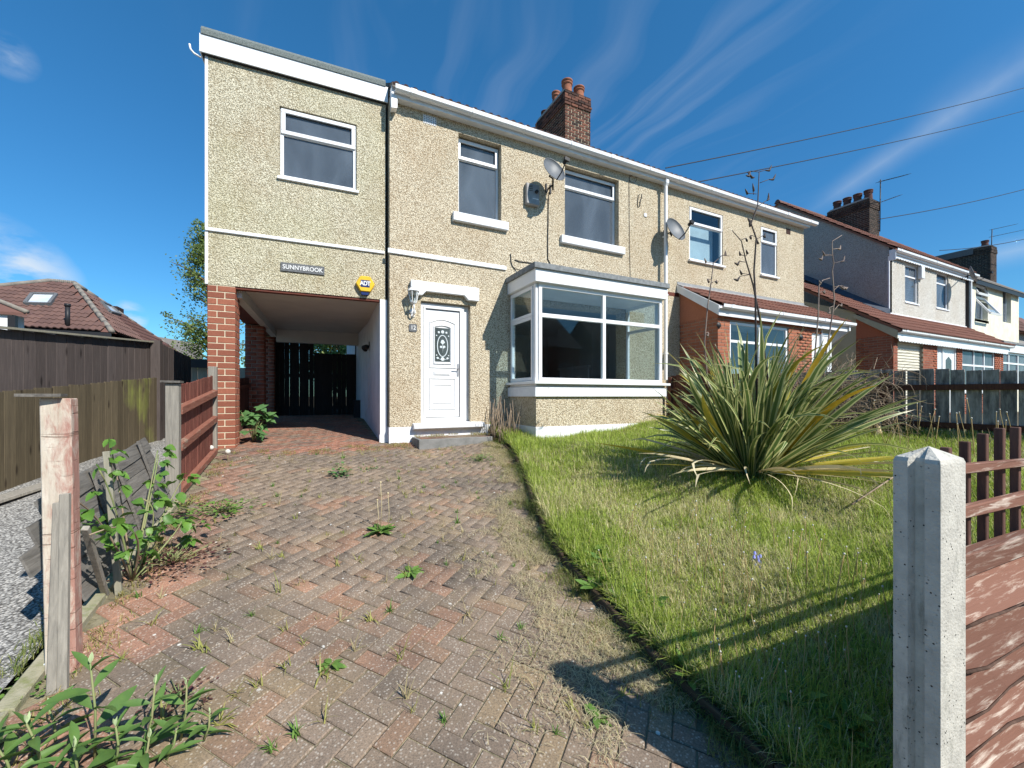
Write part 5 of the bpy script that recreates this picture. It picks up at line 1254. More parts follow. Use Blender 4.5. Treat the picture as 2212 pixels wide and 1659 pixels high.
m = MB(); m.box(Lf.x+.05, A.x-.02, BY-.04, BY-.0, ze-.2, ze-.02); m.build('gutter', M['black'], bg_)
up = (Vector(((0, ap.y-BY, ap.z-ze)))).normalized(); wT, lT = .36, .36
nrows = int(((ap-Vector((ap.x, BY, ze))).length)/lT)
def keepf(p, i, j):
    f = (j+.6)/nrows; return Lf.x+(apL.x-Lf.x)*f+.05 < p.x < A.x+(apR.x-A.x)*f-wT*.9
tile_roof(rb, Vector((Lf.x, BY-.05, ze))+Vector((0, 0, .03)), (1, 0, 0), up, 60, nrows, wT, lT, 'tile_b', 'tile_ba', 260, keepf)
# right hip face tiles
dirv_ = Vector((0, 1, 0)); upr = Vector((apR.x-A.x, 0, ap.z-ze)).normalized(); nr2 = int(Vector((apR.x-A.x, 0, ap.z-ze)).length/lT)
def keepr(p, i, j):
    f = (j+.4)/nr2; return BY+(ap.y-BY)*f+.05 < p.y < BY+9.5-(BY+9.5-ap.y)*f-wT
tile_roof(rb, Vector((A.x+.05, BY, ze+.03)), (0, 1, 0), upr, 28, nr2, wT, lT, 'tile_b', 'tile_ba', 40, keepr)
def hipline(p, q, par):
    m = MB(); n = 12
    for k in range(n): m.tube([p.lerp(q, k/n)+Vector((0, 0, .03)), p.lerp(q, (k+1.0)/n)+Vector((0, 0, .03))], .09, 7)
    m.build('hip_tiles', M['ridge'], par)
hipline(A, apR, rb); hipline(Lf, apL, rb); hipline(apL, apR, rb); hipline(apR, Bk, rb)
def skylight(par, pts, inset, label=None):
    P = [Vector(p) for p in pts]; N = (P[1]-P[0]).cross(P[3]-P[0]).normalized(); N = N if N.z > 0 else -N
    m = MB()
    for i in range(4): m.beam(P[i]+N*.12, P[(i+1) % 4]+N*.12, .09, .14, N)
    f = m.build('skylight', M['slate'], par); m = MB(); m.add([p+N*.13 for p in P], [(0, 1, 2, 3)]); m.build('pane', M['skyglass'], f)
M['skyglass'] = simple('skylight_glass', (.62, .66, .70), (.50, .56, .62), 3, .08, .8)
def onroof(px, py):
    # front slope plane
    n = Vector((1, 0, 0)).cross(up); r = Vector(ray(px, py)); o0 = Vector((0, 0, EZ)); t = (Vector((0, BY, ze))-o0).dot(n)/r.dot(n); return o0+r*t
skylight(rb, [onroof(56, 663), onroof(108, 664), onroof(124, 643), onroof(72, 642)], 0)
def onhip(px, py):
    n = Vector((0, 1, 0)).cross(upr); r = Vector(ray(px, py)); o0 = Vector((0, 0, EZ)); t = (A-o0).dot(n)/r.dot(n); return o0+r*t
skylight(rb, [onhip(232, 678), onhip(254, 683), onhip(232, 664), onhip(212, 656)], 0)
p0 = onroof(146, 708); m = MB(); m.tube([p0, p0+Vector((0, 0, .75))], .07, 8); m.tube([p0+Vector((0, 0, .75)), p0+Vector((0, 0, .85))], .09, 8); m.build('vent_pipe', M['black'], bg_)
m = MB(); q = atY(226, 664, BY+6); m.box(q.x-.5, q.x+.45, q.y, q.y+.8, q.z-1.6, q.z+.10); m.build('chimney', M['brick_c'], bg_)
wo2 = empty('white_outbuilding', atY(10, 730, 15), 'white rendered building end with a brown tiled roof at the left edge', 'outbuilding')
oy = 15.5; x1 = atY(39, 700, oy).x; zt2 = atY(39, 676, oy).z
m = MB(); m.box(x1-6, x1-.1, oy, oy+.5, -1, zt2-.05); m.build('wall', M['whitepaint'], wo2)
m = MB(); m.box(x1-.14, x1-.0, oy-.12, oy, -1, zt2-.1); m.build('downpipe', M['black'], wo2)
m = MB(); m.add([(x1-6, oy-.08, zt2), (x1+.2, oy-.08, zt2), (x1-1.2, oy+.8, zt2+.62), (x1-6, oy+.8, zt2+.62), (x1+.2, oy+.8, zt2), (x1-6, oy-.08, zt2-.07), (x1+.2, oy-.08, zt2-.07)], [(0, 1, 2, 3), (1, 4, 2), (5, 6, 1, 0)]); m.build('roof', M['tile_ba'], wo2)
m = MB(); m.tube([Vector((x1+.2, oy-.08, zt2+.03)), Vector((x1-1.2, oy+.8, zt2+.64))], .06, 7); m.build('hip_tiles', M['ridge'], wo2)
gr = atY(330, 735, 34); m = MB(); m.add([(gr.x-2.6, 34, gr.z-.9), (gr.x+2.6, 34, gr.z-.9), (gr.x+2.0, 37, gr.z+.2), (gr.x-1.6, 37, gr.z+.75), (gr.x-2.6, 34, gr.z-3), (gr.x+2.6, 34, gr.z-3)], [(0, 1, 2, 3), (4, 5, 1, 0)])
tag(m.build('far_roof', M['slateroof'], None), 'low grey roof far off between the bungalow and the birch', 'roof')

# ------------------------------------------------------------------ fences on the left
def board_run(parent, P0, P1, z0f, z1f, w, mat, gap=.006, th=.02, d=0., jit=.006, name='board'):
    """upright boards between two ground points; z0f/z1f give bottom/top at fraction t"""
    P0, P1 = Vector(P0).xy, Vector(P1).xy; L = (P1-P0).length; t = (P1-P0)/L; nrm = Vector((-t.y, t.x)); n = max(1, round(L/w)); w = L/n
    for i in range(n):
        a = i*w; f = (a+w/2)/L; g = random.choice([gap, gap, gap*2.5, gap*.5]); dd = d+random.uniform(-.003, .003)
        q = [P0+t*a+nrm*dd, P0+t*(a+w-g)+nrm*dd, P0+t*(a+w-g)+nrm*(dd+th), P0+t*a+nrm*(dd+th)]
        zb, zt = z0f(f), z1f(f)+random.uniform(-jit, jit)
        m = MB(); m.hexa([Vector((p.x, p.y, zb)) for p in q]+[Vector((p.x, p.y, zt)) for p in q]); m.build(name, M[mat], parent, bev=.002)
f0 = gnd(0, 1063); f0 = Vector((-2.67, 5.85, .71)); f1 = Vector((-2.10, 8.45, .94))
dv = (f1-f0).normalized(); fS = f0-dv*1.6
zt_g = lambda f: lerp(1.60, 1.965, f)
gf = empty('low_board_fence', fS, 'low olive-brown board fence with green stains in front of the taller dark one', 'fence')
tg0 = atX(0, 846, f0.x).z
Lg = (f1-fS).length
fm_ = lerp(0, 1, .8); fM = fS.lerp(f1, fm_)
board_run(gf, fS, fM, lambda f: drive(lerp(fS.y, f1.y, f*fm_))-.02, lambda f: lerp(1.53, 1.955, f*fm_), .118, 'w_olive', gap=.003)
board_run(gf, fM, f1, lambda f: drive(lerp(fM.y, f1.y, f))-.02, lambda f: lerp(lerp(1.53, 1.955, fm_), 1.955, f), .118, 'w_moss', gap=.003)
df = empty('dark_fence', fS, 'tall dark brown stained board fence along the neighbour drive, turning a corner', 'fence')
fS2 = fS+Vector((-.06, .0, 0)); f12 = f1+Vector((-.06, .02, 0))
board_run(df, fS2, f12, lambda f: drive(lerp(fS.y, f1.y, f))-.0, lambda f: lerp(2.20, 2.50, f), .142, 'w_dark', d=.03)
fK = Vector((-2.085, 8.50, .95)); fK2 = Vector((-2.09, 10.5, 1.05))
board_run(df, fK, fK2, lambda f: .9, lambda f: lerp(2.50, 2.44, f), .142, 'w_dark', d=.0)
m = MB(); m.beam(fS2+Vector((.0, 0, 2.215-fS2.z)), f12+Vector((.0, 0, 2.515-f12.z)), .06, .022); m.build('capping', M['w_pale'], df)
m = MB(); m.box(-2.19, -2.07, 8.40, 8.53, .9, 2.54); m.build('post', M['w_dark'], df)
bf = empty('back_fence', (-2.0, 13.2, 1.1), 'sunlit pale weathered board fence far behind the side of the house', 'fence')
zb_ = atY(410, 783, 13.).z
board_run(bf, (-3.4, 13.9), (-1.0, 12.9), lambda f: .9, lambda f: zb_-.12*f, .15, 'w_pale')
m = MB(); m.box(-2.9, -2.0, 13.3, 13.45, 2.4, 2.62); m.build('capping', M['black'], bf)

# boundary: near post, middle post, far post, red slatted panel
def gpost(name, x, y, w, dpt, zt, mat, label, lean=0., bot=None):
    e = empty(name, (x, y, T(x, y)), label, 'fence post'); zb = T(x, y)-.05 if bot is None else bot
    m = MB(); m.hexa([Vector((x+a, y+b, zb)) for a, b in ((0, 0), (w, 0), (w, dpt), (0, dpt))]+[Vector((x+a+lean, y+b, zt)) for a, b in ((0, 0), (w, 0), (w, dpt), (0, dpt))])
    m.build('post', M[mat], e, bev=.004); return e
pa = gpost('fence_post', -1.095, 2.72, .108, .075, 1.64, 'w_redpost', 'big peeling red and white post in the left foreground, loose board on top', lean=-.02)
m = MB(); m.hexa([Vector((x, y, z)) for z in (1.648, 1.662) for (x, y) in ((-1.17, 2.66), (-1.03, 2.69), (-1.04, 2.78), (-1.18, 2.77))]); m.build('capping', M['w_grey'], pa)
pb_ = gpost('fence_post', -1.20, 5.02, .105, .09, 1.775, 'w_greyz', 'grey post with a small flat cap at the near end of the red panel')
m = MB(); m.box(-1.23, -1.08, 4.99, 5.13, 1.780, 1.80); m.build('capping', M['w_grey'], pb_)
pc_ = gpost('fence_post', -1.20, 6.95, .10, .09, 2.06, 'w_greyz', 'tall grey timber post against the brick carport pier')
rp = empty('red_fence_panel', (-1.12, 5.1, .6), 'faded red board fence panel with three rails between two grey posts', 'fence')
board_run(rp, (-1.14, 5.12), (-1.14, 6.95), lambda f: drive(lerp(5.12, 6.95, f))+.02, lambda f: lerp(1.745, 1.93, f), .092, 'w_red', gap=.003, th=.014)
for zz, hh in ((1.42, .085), (1.06, .085), (.62, .08)):
    m = MB(); za, zb2 = zz+.05, zz+.24
    m.hexa([Vector(p) for p in ((-1.138, 5.11, za), (-1.085, 5.11, za), (-1.085, 6.95, zb2), (-1.138, 6.95, zb2), (-1.138, 5.11, za+hh), (-1.085, 5.11, za+hh-.01), (-1.085, 6.95, zb2+hh-.01), (-1.138, 6.95, zb2+hh))]); m.build('rail', M['w_redrail'], rp, bev=.003)
# fallen lap panel
fp = empty('fallen_fence_panel', (-1.3, 3.8, .5), 'collapsed grey lap fence panel leaning between the near post and the bramble', 'fence panel')
B0, B1 = Vector((-1.135, 2.86, .44)), Vector((-1.135, 4.98, .65)); U0, U1 = Vector((-1.34, 2.97, 1.03)), Vector((-1.34, 5.0, 1.25))
npk = 6; starts = [.14, .02, .09, .0, .05, .12]
for k in range(npk):
    f0_, f1_ = k/npk, (k+1.12)/npk; s0 = starts[k]+random.uniform(0, .03); N = (B1-B0).cross(U0-B0).normalized(); n = 9
    N = N if N.x > 0 else -N; V = []
    for i in range(n):
        t = lerp(s0, 1.0, i/(n-1)); wv = .012*math.sin(t*9+k*2.1)
        for f, off in ((f0_, .012), (f1_, .0)):
            p = B0.lerp(B1, t).lerp(U0.lerp(U1, t), f+(wv if f > 0 else 0)); V += [p+N*(off+.004*(k % 2)), p+N*(off-.012+.004*(k % 2))]
    m = MB(); fs = []
    for i in range(n-1):
        b = i*4; c = b+4; fs += [(b, c, c+2, b+2), (b+1, b+3, c+3, c+1), (b, b+1, c+1, c), (b+2, c+2, c+3, b+3)]
    fs += [(0, 2, 3, 1), (n*4-4, n*4-3, n*4-1, n*4-2)]; m.add(V, fs); m.build('plank', M['w_grey'], fp)
for t in (.42, .60, .86):
    p, q = B0.lerp(B1, t), U0.lerp(U1, t); m = MB(); m.beam(p+Vector((.02, 0, .0)), q+Vector((.03, 0, .04)), .035, .02, (1, 0, .5)); m.build('batten', M['w_grey'], fp)
for (p, q, w, lab, mt) in ((atY(113, 1448, 2.60), atY(127, 1085, 2.695), .034, 'thin grey stake leaning on the front of the big red post', 'w_greyz'),
                       (atY(136, 1452, 2.60), atY(141, 1066, 2.695), .034, 'second grey stake leaning beside the first on the red post', 'w_greyz'),
                       (gnd(257, 1281), atY(230, 975, 3.5), .034, 'bleached white stake leaning against the fallen panel in the bramble', 'w_pale'),
                       (gnd(229, 1284), atY(184, 1140, 2.95), .030, 'short grey stake leaning toward the big red post', 'w_greyz')):
    p = Vector((p.x, p.y, T(p.x, p.y)-.01)); m = MB(); m.beam(p, q, w, .028, (0, 1, 0)); o = m.build('stake', M[mt], None, bev=.003); tag(o, lab, 'stake')
m = MB(); p0 = gnd(-60, 1110); p1 = gnd(95, 1062); m.beam(p0+Vector((0, 0, .05)), p1+Vector((0, .3, .06)), .15, .03); tag(m.build('loose_plank', M['w_greyz'], None, bev=.003), 'grey weathered plank lying along the foot of the olive-brown fence', 'plank')
m = MB(); m.lathe(gnd(103, 1447)+Vector((0, 0, .0)), [(0, 0), (.022, .004), (.026, .02), (.016, .034), (0, .038)], 9); tag(m.build('pebble', M['whitepaint'], None), 'white pebble at the foot of the leaning stakes', 'pebble')

# ------------------------------------------------------------------ garden fence on the right boundary
gf2 = empty('garden_fence', (7.6, 4.2, 1.1), 'old black peeling board fence running out from between the two houses', 'fence')
XF = 7.55
def ftop(y): return float(np.interp(y, [1.0, 1.7, 2.7, 6.9], [1.93, 1.955, 2.02, 2.13]))
def fbot(y): return 1.16
y = 6.95; k = 0
while y > 1.0:
    w = .145; mt = 'w_brownfence' if y > 4.6 else 'w_blackpeel'; g = random.uniform(.006, .02)
    m = MB(); m.box(XF, XF+.02, y-w+g, y, fbot(y)-.03, ftop(y)+random.uniform(-.012, .012)); m.build('board', M[mt], gf2, bev=.002); y -= w; k += 1
for z in (1.22, 1.72):
    m = MB(); m.hexa([Vector((x, yy_, z+h+.05*(yy_-1)/6)) for h in (0, .075) for (x, yy_) in ((XF-.045, 1.0), (XF-.001, 1.0), (XF-.001, 6.95), (XF-.045, 6.95))]); m.build('rail', M['w_brownfence'], gf2, bev=.003)
for yv in (2.95, 5.0, 6.9): m = MB(); m.box(XF-.05, XF-.001+.08, yv, yv+.09, 1.0, ftop(yv)-.04); m.build('post', M['w_brownfence'], gf2)
# dead climber heap over it
tw = MB()
for i in range(950):
    y0 = random.gauss(3.7, .55); z0 = random.uniform(1.15, 2.0); x0 = XF-random.uniform(.05, .75)
    y0 = min(max(y0, 2.75), 5.0); pts = [Vector((x0, y0, z0))]; dr_ = Vector((random.uniform(-.4, .4), random.uniform(-1, 1), random.uniform(-.3, .6))).normalized()
    for s in range(6):
        dr_ = (dr_+Vector((random.uniform(-.5, .5), random.uniform(-.5, .5), random.uniform(-.55, .25)))).normalized(); q = pts[-1]+dr_*.08
        top_ = 2.10+.20*math.exp(-((q.y-3.6)/1.2)**2); q.z = min(max(q.z, 1.12), top_); q.x = min(q.x, XF+.15); pts.append(q)
    tw.tube(pts, [.004, .004, .0035, .003, .0025, .002, .0015], 3, False)
for i in range(40):
    p = Vector((XF-.1, random.uniform(2.8, 4.8), 2.05)); tw.tube([p, p+Vector((random.uniform(-.2, .2), random.uniform(-.3, .3), .18)), p+Vector((random.uniform(-.3, .3), random.uniform(-.6, .6), random.uniform(.15, .4)))], [.005, .004, .002], 3, False)
tag(tw.build('dead_climber', M['twig'], None), 'heap of brown dead climber stems sagging over the middle of the black fence', 'dead climber')

# ------------------------------------------------------------------ street fence and concrete post at the right foreground
FSr = Fr(1.65, .525, -4)
cp = empty('concrete_post', FSr(.07, .05, .1), 'slotted concrete fence post with a pointed top in the right foreground', 'concrete post')
pw, pdp, pz = .143, .112, 1.462
sec = [(0, 0), (pw, 0), (pw, pdp), (pw*.6, pdp), (pw*.6, pdp-.0), (0, pdp), (0, pdp*.68), (.022, pdp*.60), (.022, pdp*.40), (0, pdp*.32)]
n = len(sec); V = [FSr(a, d, -.1) for a, d in sec]+[FSr(a, d, pz-.012) for a, d in sec]+[FSr(lerp(a, pw/2, .06), lerp(d, pdp/2, .06), pz) for a, d in sec]+[FSr(pw/2, pdp/2, pz+.034)]
fs = [(i, (i+1) % n, n+(i+1) % n, n+i) for i in range(n)]+[(n+i, n+(i+1) % n, 2*n+(i+1) % n, 2*n+i) for i in range(n)]+[(2*n+i, 2*n+(i+1) % n, 3*n) for i in range(n)]
m = MB(); m.add(V, fs); m.build('post', M['postconc'], cp)
sf = empty('street_fence', FSr(1.2, .05, .2), 'peeling orange-brown street fence panel with an open trellis top beside the concrete post', 'fence')
def zat(px, py, d=.03): return FSr.at(px, py, d)
def railz(pL_, pR_, d): 
    a0, za = zat(*pL_, d); a1, zb = zat(*pR_, d); return lambda a: za+(zb-za)*(a-a0)/(a1-a0)
aE = 3.2
def seg_rail(f0, f1, d0, d1, nm='rail', mat='w_orange'):
    m = MB(); a0, a1 = pw+.003, aE
    m.hexa([FSr(a, d, z) for (a, d, z) in ((a0, d0, f0(a0)), (a1, d0, f0(a1)), (a1, d1, f0(a1)), (a0, d1, f0(a0)), (a0, d0, f1(a0)), (a1, d0, f1(a1)), (a1, d1, f1(a1)), (a0, d1, f1(a0)))]); m.build(nm, M[mat], sf, bev=.004)
seg_rail(railz((2090, 1025), (2212, 1009), .03), railz((2090, 1003), (2212, 993), .03), .03, .055)
seg_rail(railz((2090, 1121), (2212, 1093), .03), railz((2090, 1095), (2212, 1066), .03), .03, .055)
seg_rail(railz((2090, 1247), (2212, 1200), .02), railz((2090, 1197), (2212, 1158), .02), .015, .06)
pt = railz((2094, 950), (2201, 914), .07)
for i in range(26):
    a = pw+.05+i*.122; m = MB(); zt_ = min(pt(a), 1.66)+random.uniform(-.012, .012)
    m.box(a, a+.020, .056, .080, .95, zt_, FSr); m.build('picket', M['w_picket'], sf, bev=.002)
bt = railz((2090, 1245), (2212, 1198), .03); zb0 = .30; nb_ = 6
for k in range(nb_):
    m = MB(); n = 22; V = []
    for i in range(n):
        a = lerp(pw+.003, aE, i/(n-1)); top = lerp(bt(a)+.0, zb0, k/nb_); bot = lerp(bt(a)+.0, zb0, (k+1)/nb_)-.012
        wv = .014*math.sin(a*5.5+k*1.9)+.008*math.sin(a*13+k)+.004*math.sin(a*31+k)
        for (d, z) in ((.062, top+.012), (.006, bot+wv), (.022, bot+wv), (.078, top+.012)): V.append(FSr(a, d, z))
    fs = [(4*i+j, 4*i+(j+1) % 4, 4*i+4+(j+1) % 4, 4*i+4+j) for i in range(n-1) for j in range(4)]+[(0, 3, 2, 1), (4*n-4, 4*n-3, 4*n-2, 4*n-1)]
    m.add(V, fs); bo = m.build('board', M['w_orange'], sf)
    m = MB(); E_ = [V[4*i+1] for i in range(n)]; m.tube([e+Vector((0, -.003, -.002+.003*math.sin(i*2.3+k))) for i, e in enumerate(E_)], [.0045+.002*math.sin(i*1.7+k) for i in range(n)], 5); m.build('bark_shade_edge', M['bark_shade_edge'], bo)  # dark bark line, doubling as painted seam shadow under the lap
m = MB(); m.box(pw, aE, .005, .06, zb0-.03, zb0+.0, FSr); m.build('rail', M['w_orange'], sf)
m = MB(); m.box(pw, aE, .0, .05, -.2, zb0-.035, FSr); m.build('gravel_board', M['edging'], sf)
# ------------------------------------------------------------------ plants
def uvmesh(name, V, Fs, UV, mat, smooth=True):
    me = bpy.data.meshes.new(name); me.from_pydata([tuple(v) for v in V], [], Fs); me.materials.append(M[mat] if isinstance(mat, str) else mat)
    l = me.uv_layers.new(name='UVMap')
    for p in me.polygons:
        p.use_smooth = smooth
        for li in p.loop_indices: l.data[li].uv = UV[me.loops[li].vertex_index]
    me.update(); return me
def blade(name, mat, w=.032, droop=.5, kink=0., n=10, twist=.3):
    V = []; UV = []; th = 0.; p = Vector((0, 0, 0)); step = 1./n
    for i in range(n+1):
        t = i/n; th = droop*t*t*1.3+(kink if t > .72 else 0); ww = w*(.55+.9*t)*(1 if t < .55 else 1) if t < .5 else w*1.0*max(0, (1-((t-.5)/.5)**1.7))
        if t < .5: ww = w*(.72+.56*t)
        d = Vector((math.sin(th), 0, math.cos(th))); nn = Vector((math.cos(th), 0, -math.sin(th))); a = twist*t; sd = Vector((0, 1, 0))*math.cos(a)+nn*math.sin(a)
        V += [p-sd*ww+nn*ww*.35*(1-t), p.copy()-nn*ww*.1, p+sd*ww+nn*ww*.35*(1-t)]; UV += [(0, t), (.5, t), (1, t)]; p = p+d*step
    F_ = [(3*i+j, 3*i+j+1, 3*i+4+j, 3*i+3+j) for i in range(n) for j in range(2)]
    return uvmesh(name, V, F_, UV, mat)
flax = empty('flax_bush', (4.5, 3.0, T(4.5, 3)+.06), 'large spiky variegated flax bush with yellow-striped sword leaves standing on the lawn', 'flax bush')
fb = Vector((4.5, 3.0, T(4.5, 3)+.06))
gm = [blade('leaf', 'flax', .018+.003*(i % 3), [.12, .3, .5, .8, 1.1, .2, .65, 1.5][i], [0, 0, 0, .5, 0, .25, 0, 0][i], twist=random.uniform(-.9, .9)) for i in range(8)]
gy = [blade('leaf', 'flax_y', .026, d, 0, twist=.4) for d in (.2, .6, 1.0)]; go = [blade('leaf', 'flax_o', .026, d, 0, twist=.4) for d in (.3, .8)]; gd = [blade('leaf', 'flax_d', .018, d, .4, twist=.8) for d in (.3, 1.0, 1.6)]
def put_leaf(me, base, az, tilt, L, ws=1., nm='leaf'):
    return inst(nm, me, flax, Matrix.Translation(base) @ Matrix.Rotation(az, 4, 'Z') @ Matrix.Rotation(tilt, 4, 'Y') @ Matrix.Rotation(random.uniform(-1.2, 1.2), 4, 'Z') @ Matrix.Diagonal((ws*L, ws*L, L, 1)))
for i in range(250):
    az = random.uniform(0, 2*math.pi); q = i/250
    tilt = R(lerp(4, 60, q**1.1)+random.uniform(-6, 6)); L = random.uniform(1.35, 1.95)*(1. if tilt < R(50) else .92)
    rt = math.cos(az-R(-28)); L *= (1+.10*rt*math.sin(tilt))*(1-.24*math.sin(tilt))          # longer toward the right of the view
    ro = random.uniform(.02, .24); b = fb+Vector((math.cos(az)*ro, math.sin(az)*ro, random.uniform(-.03, .06)))
    r = random.random(); me = random.choice(gm)
    if r < .07: me = random.choice(gy)
    elif r < .095: me = random.choice(go)
    elif r < .14 and tilt > R(40): me = random.choice(gd)
    put_leaf(me, b, az, tilt, L)
for (tx_, ty_, me) in ((1795, 1003, gy[1]), (1600, 1058, gd[1])): pass
for i in range(70):                                   # dead leaves splayed on the grass
    az = random.gauss(R(-30), R(42)) if i < 36 else random.uniform(0, 6.28)
    L = random.uniform(1.0, 1.9); b = fb+Vector((math.cos(az)*.25, math.sin(az)*.25, .07))
    put_leaf(random.choice(gd[:2]) if random.random() < .8 else gy[0], b, az, R(random.uniform(74, 87)), L*.9, .6)
def stalk(pts, r0, r1, mat='stem_dark', par=flax, Y=3.0, name='flower_stalk'):
    P = [atY(px, py, Y) for px, py in pts]; n = len(P); m = MB(); m.tube(P, [lerp(r0, r1, i/(n-1)) for i in range(n)], 6); return m.build(name, M[mat], par)
def zz(l): return [(1356+.31898*a, 297.7+.31898*b) for a, b in l]
def podded(main, brs, r0=.013, r1=.005, Y=3.0, mat='stem_dark'):
    st = stalk(zz(main), r0, r1, mat, Y=Y)
    for br in brs:
        P = [atY(*p, Y) for p in zz(br)]; m = MB(); m.tube(P[:2], .004, 5)
        if len(P) > 2:
            a, b = P[-2], P[-1]; c = (a+b)/2+Vector((.015, 0, -.03)); m.tube([a, a.lerp(c, .5), c, c.lerp(b, .5), b], [.004, .010, .013, .010, .003], 7)
        m.build('seed_pod', M[mat], st)
podded([(1000, 1800), (950, 1659), (900, 1250), (865, 1080), (855, 900), (870, 680), (835, 580), (880, 460), (885, 340), (890, 230)],
       [[(890, 232), (830, 225), (800, 255)], [(835, 225), (812, 232), (860, 268)], [(890, 230), (930, 220), (975, 185)], [(895, 305), (955, 282), (1003, 245)], [(872, 380), (815, 376), (795, 345)], [(852, 385), (850, 365), (846, 308)], [(880, 462), (940, 425), (955, 372)], [(838, 580), (822, 560), (825, 600)], [(838, 560), (812, 545), (835, 560)], [(866, 690), (915, 662), (930, 645)], [(865, 668), (832, 660), (825, 666)], [(866, 672), (876, 690), (880, 712)]], .015, .005)
podded([(880, 1800), (870, 1659), (865, 1080), (850, 1000), (800, 830), (770, 700), (705, 625)], [[(800, 842), (755, 835), (722, 845)], [(825, 925), (775, 918), (758, 893)], [(825, 927), (760, 938), (715, 955)], [(790, 800), (760, 790), (755, 768)], [(770, 690), (800, 680), (802, 678)], [(800, 800), (812, 780), (800, 755)]], .015, .004)
podded([(560, 1700), (540, 1659), (520, 1380), (540, 1150), (565, 980), (580, 850), (640, 795), (690, 800)], [[(580, 850), (530, 840), (520, 815)], [(640, 800), (655, 790), (660, 762)], [(565, 960), (540, 955), (548, 968)], [(565, 985), (590, 970), (603, 960)], [(520, 1325), (545, 1315), (530, 1335)]], .010, .004, 3.3, 'stem_pale')
podded([(1240, 1700), (1265, 1500), (1290, 1200), (1295, 1000), (1320, 965), (1368, 950)], [[(1295, 1000), (1310, 985), (1295, 965)], [(1290, 1050), (1320, 1040), (1333, 1030)]], .011, .005, 2.9, 'stem_pale')
podded([(1320, 1700), (1335, 1500), (1370, 1300), (1400, 1100), (1385, 900), (1395, 850), (1385, 780), (1385, 700), (1450, 660)], [[(1395, 850), (1440, 838), (1470, 800)], [(1385, 795), (1335, 790), (1318, 765)], [(1360, 795), (1320, 800), (1292, 815)], [(1398, 1010), (1450, 1000), (1492, 1012)], [(1385, 1185), (1430, 1130), (1450, 1120)], [(1388, 1040), (1430, 1000), (1480, 1010)], [(1385, 755), (1420, 750), (1442, 728)], [(1390, 1140), (1365, 1150), (1360, 1190)]], .011, .004, 2.8, 'stem_pale')

def leafmesh(name, mat, kind='lance', w=.22, cup=.12):
    """unit-long leaf along +Y in the XY plane, slightly folded and arched"""
    if kind == 'lance': out = [(0, 0), (.35*w, .12), (.8*w, .3), (w, .48), (.85*w, .68), (.45*w, .86), (0, 1)]
    elif kind == 'serr': out = [(0, 0), (.6*w, .08), (.75*w, .2), (1.0*w, .22), (.92*w, .38), (1.12*w, .44), (.85*w, .6), (.92*w, .68), (.5*w, .8), (.45*w, .88), (0, 1)]
    else: out = [(0, 0), (.18, -.06), (.30, .02), (.46, .10), (.34, .22), (.40, .34), (.60, .52), (.38, .52), (.30, .54), (.24, .50), (.22, .70), (.10, .84), (0, 1)]
    V = []; UV = []; n = len(out)
    for sx in (1, -1):
        for (x, y) in out: V.append(Vector((x*sx, y, abs(x)*cup*2-.22*y*y+.04*math.sin(y*7+sx)*abs(x)*2))); UV.append((.5+x*sx, y))
    mid = [(0, y) for x, y in out]; b = len(V)
    for (x, y) in mid: V.append(Vector((0, y, -.22*y*y))); UV.append((.5, y))
    F_ = []
    for i in range(n-1):
        F_.append((b+i, i, i+1, b+i+1)); F_.append((b+i, b+i+1, n+i+1, n+i))
    return uvmesh(name, V, F_, UV, mat)
def place_leaf(par, me, p, dirn, size, roll=0., nm='leaf'):
    d = Vector(dirn).normalized(); x = d.cross(Vector((0, 0, 1))); x = x.normalized() if x.length > .05 else Vector((1, 0, 0)); z = x.cross(d)
    m4 = Matrix((x, d, z)).transposed().to_4x4(); m4 = Matrix.Translation(p) @ m4 @ Matrix.Rotation(roll, 4, 'Y') @ Matrix.Scale(size, 4); return inst(nm, me, par, m4)
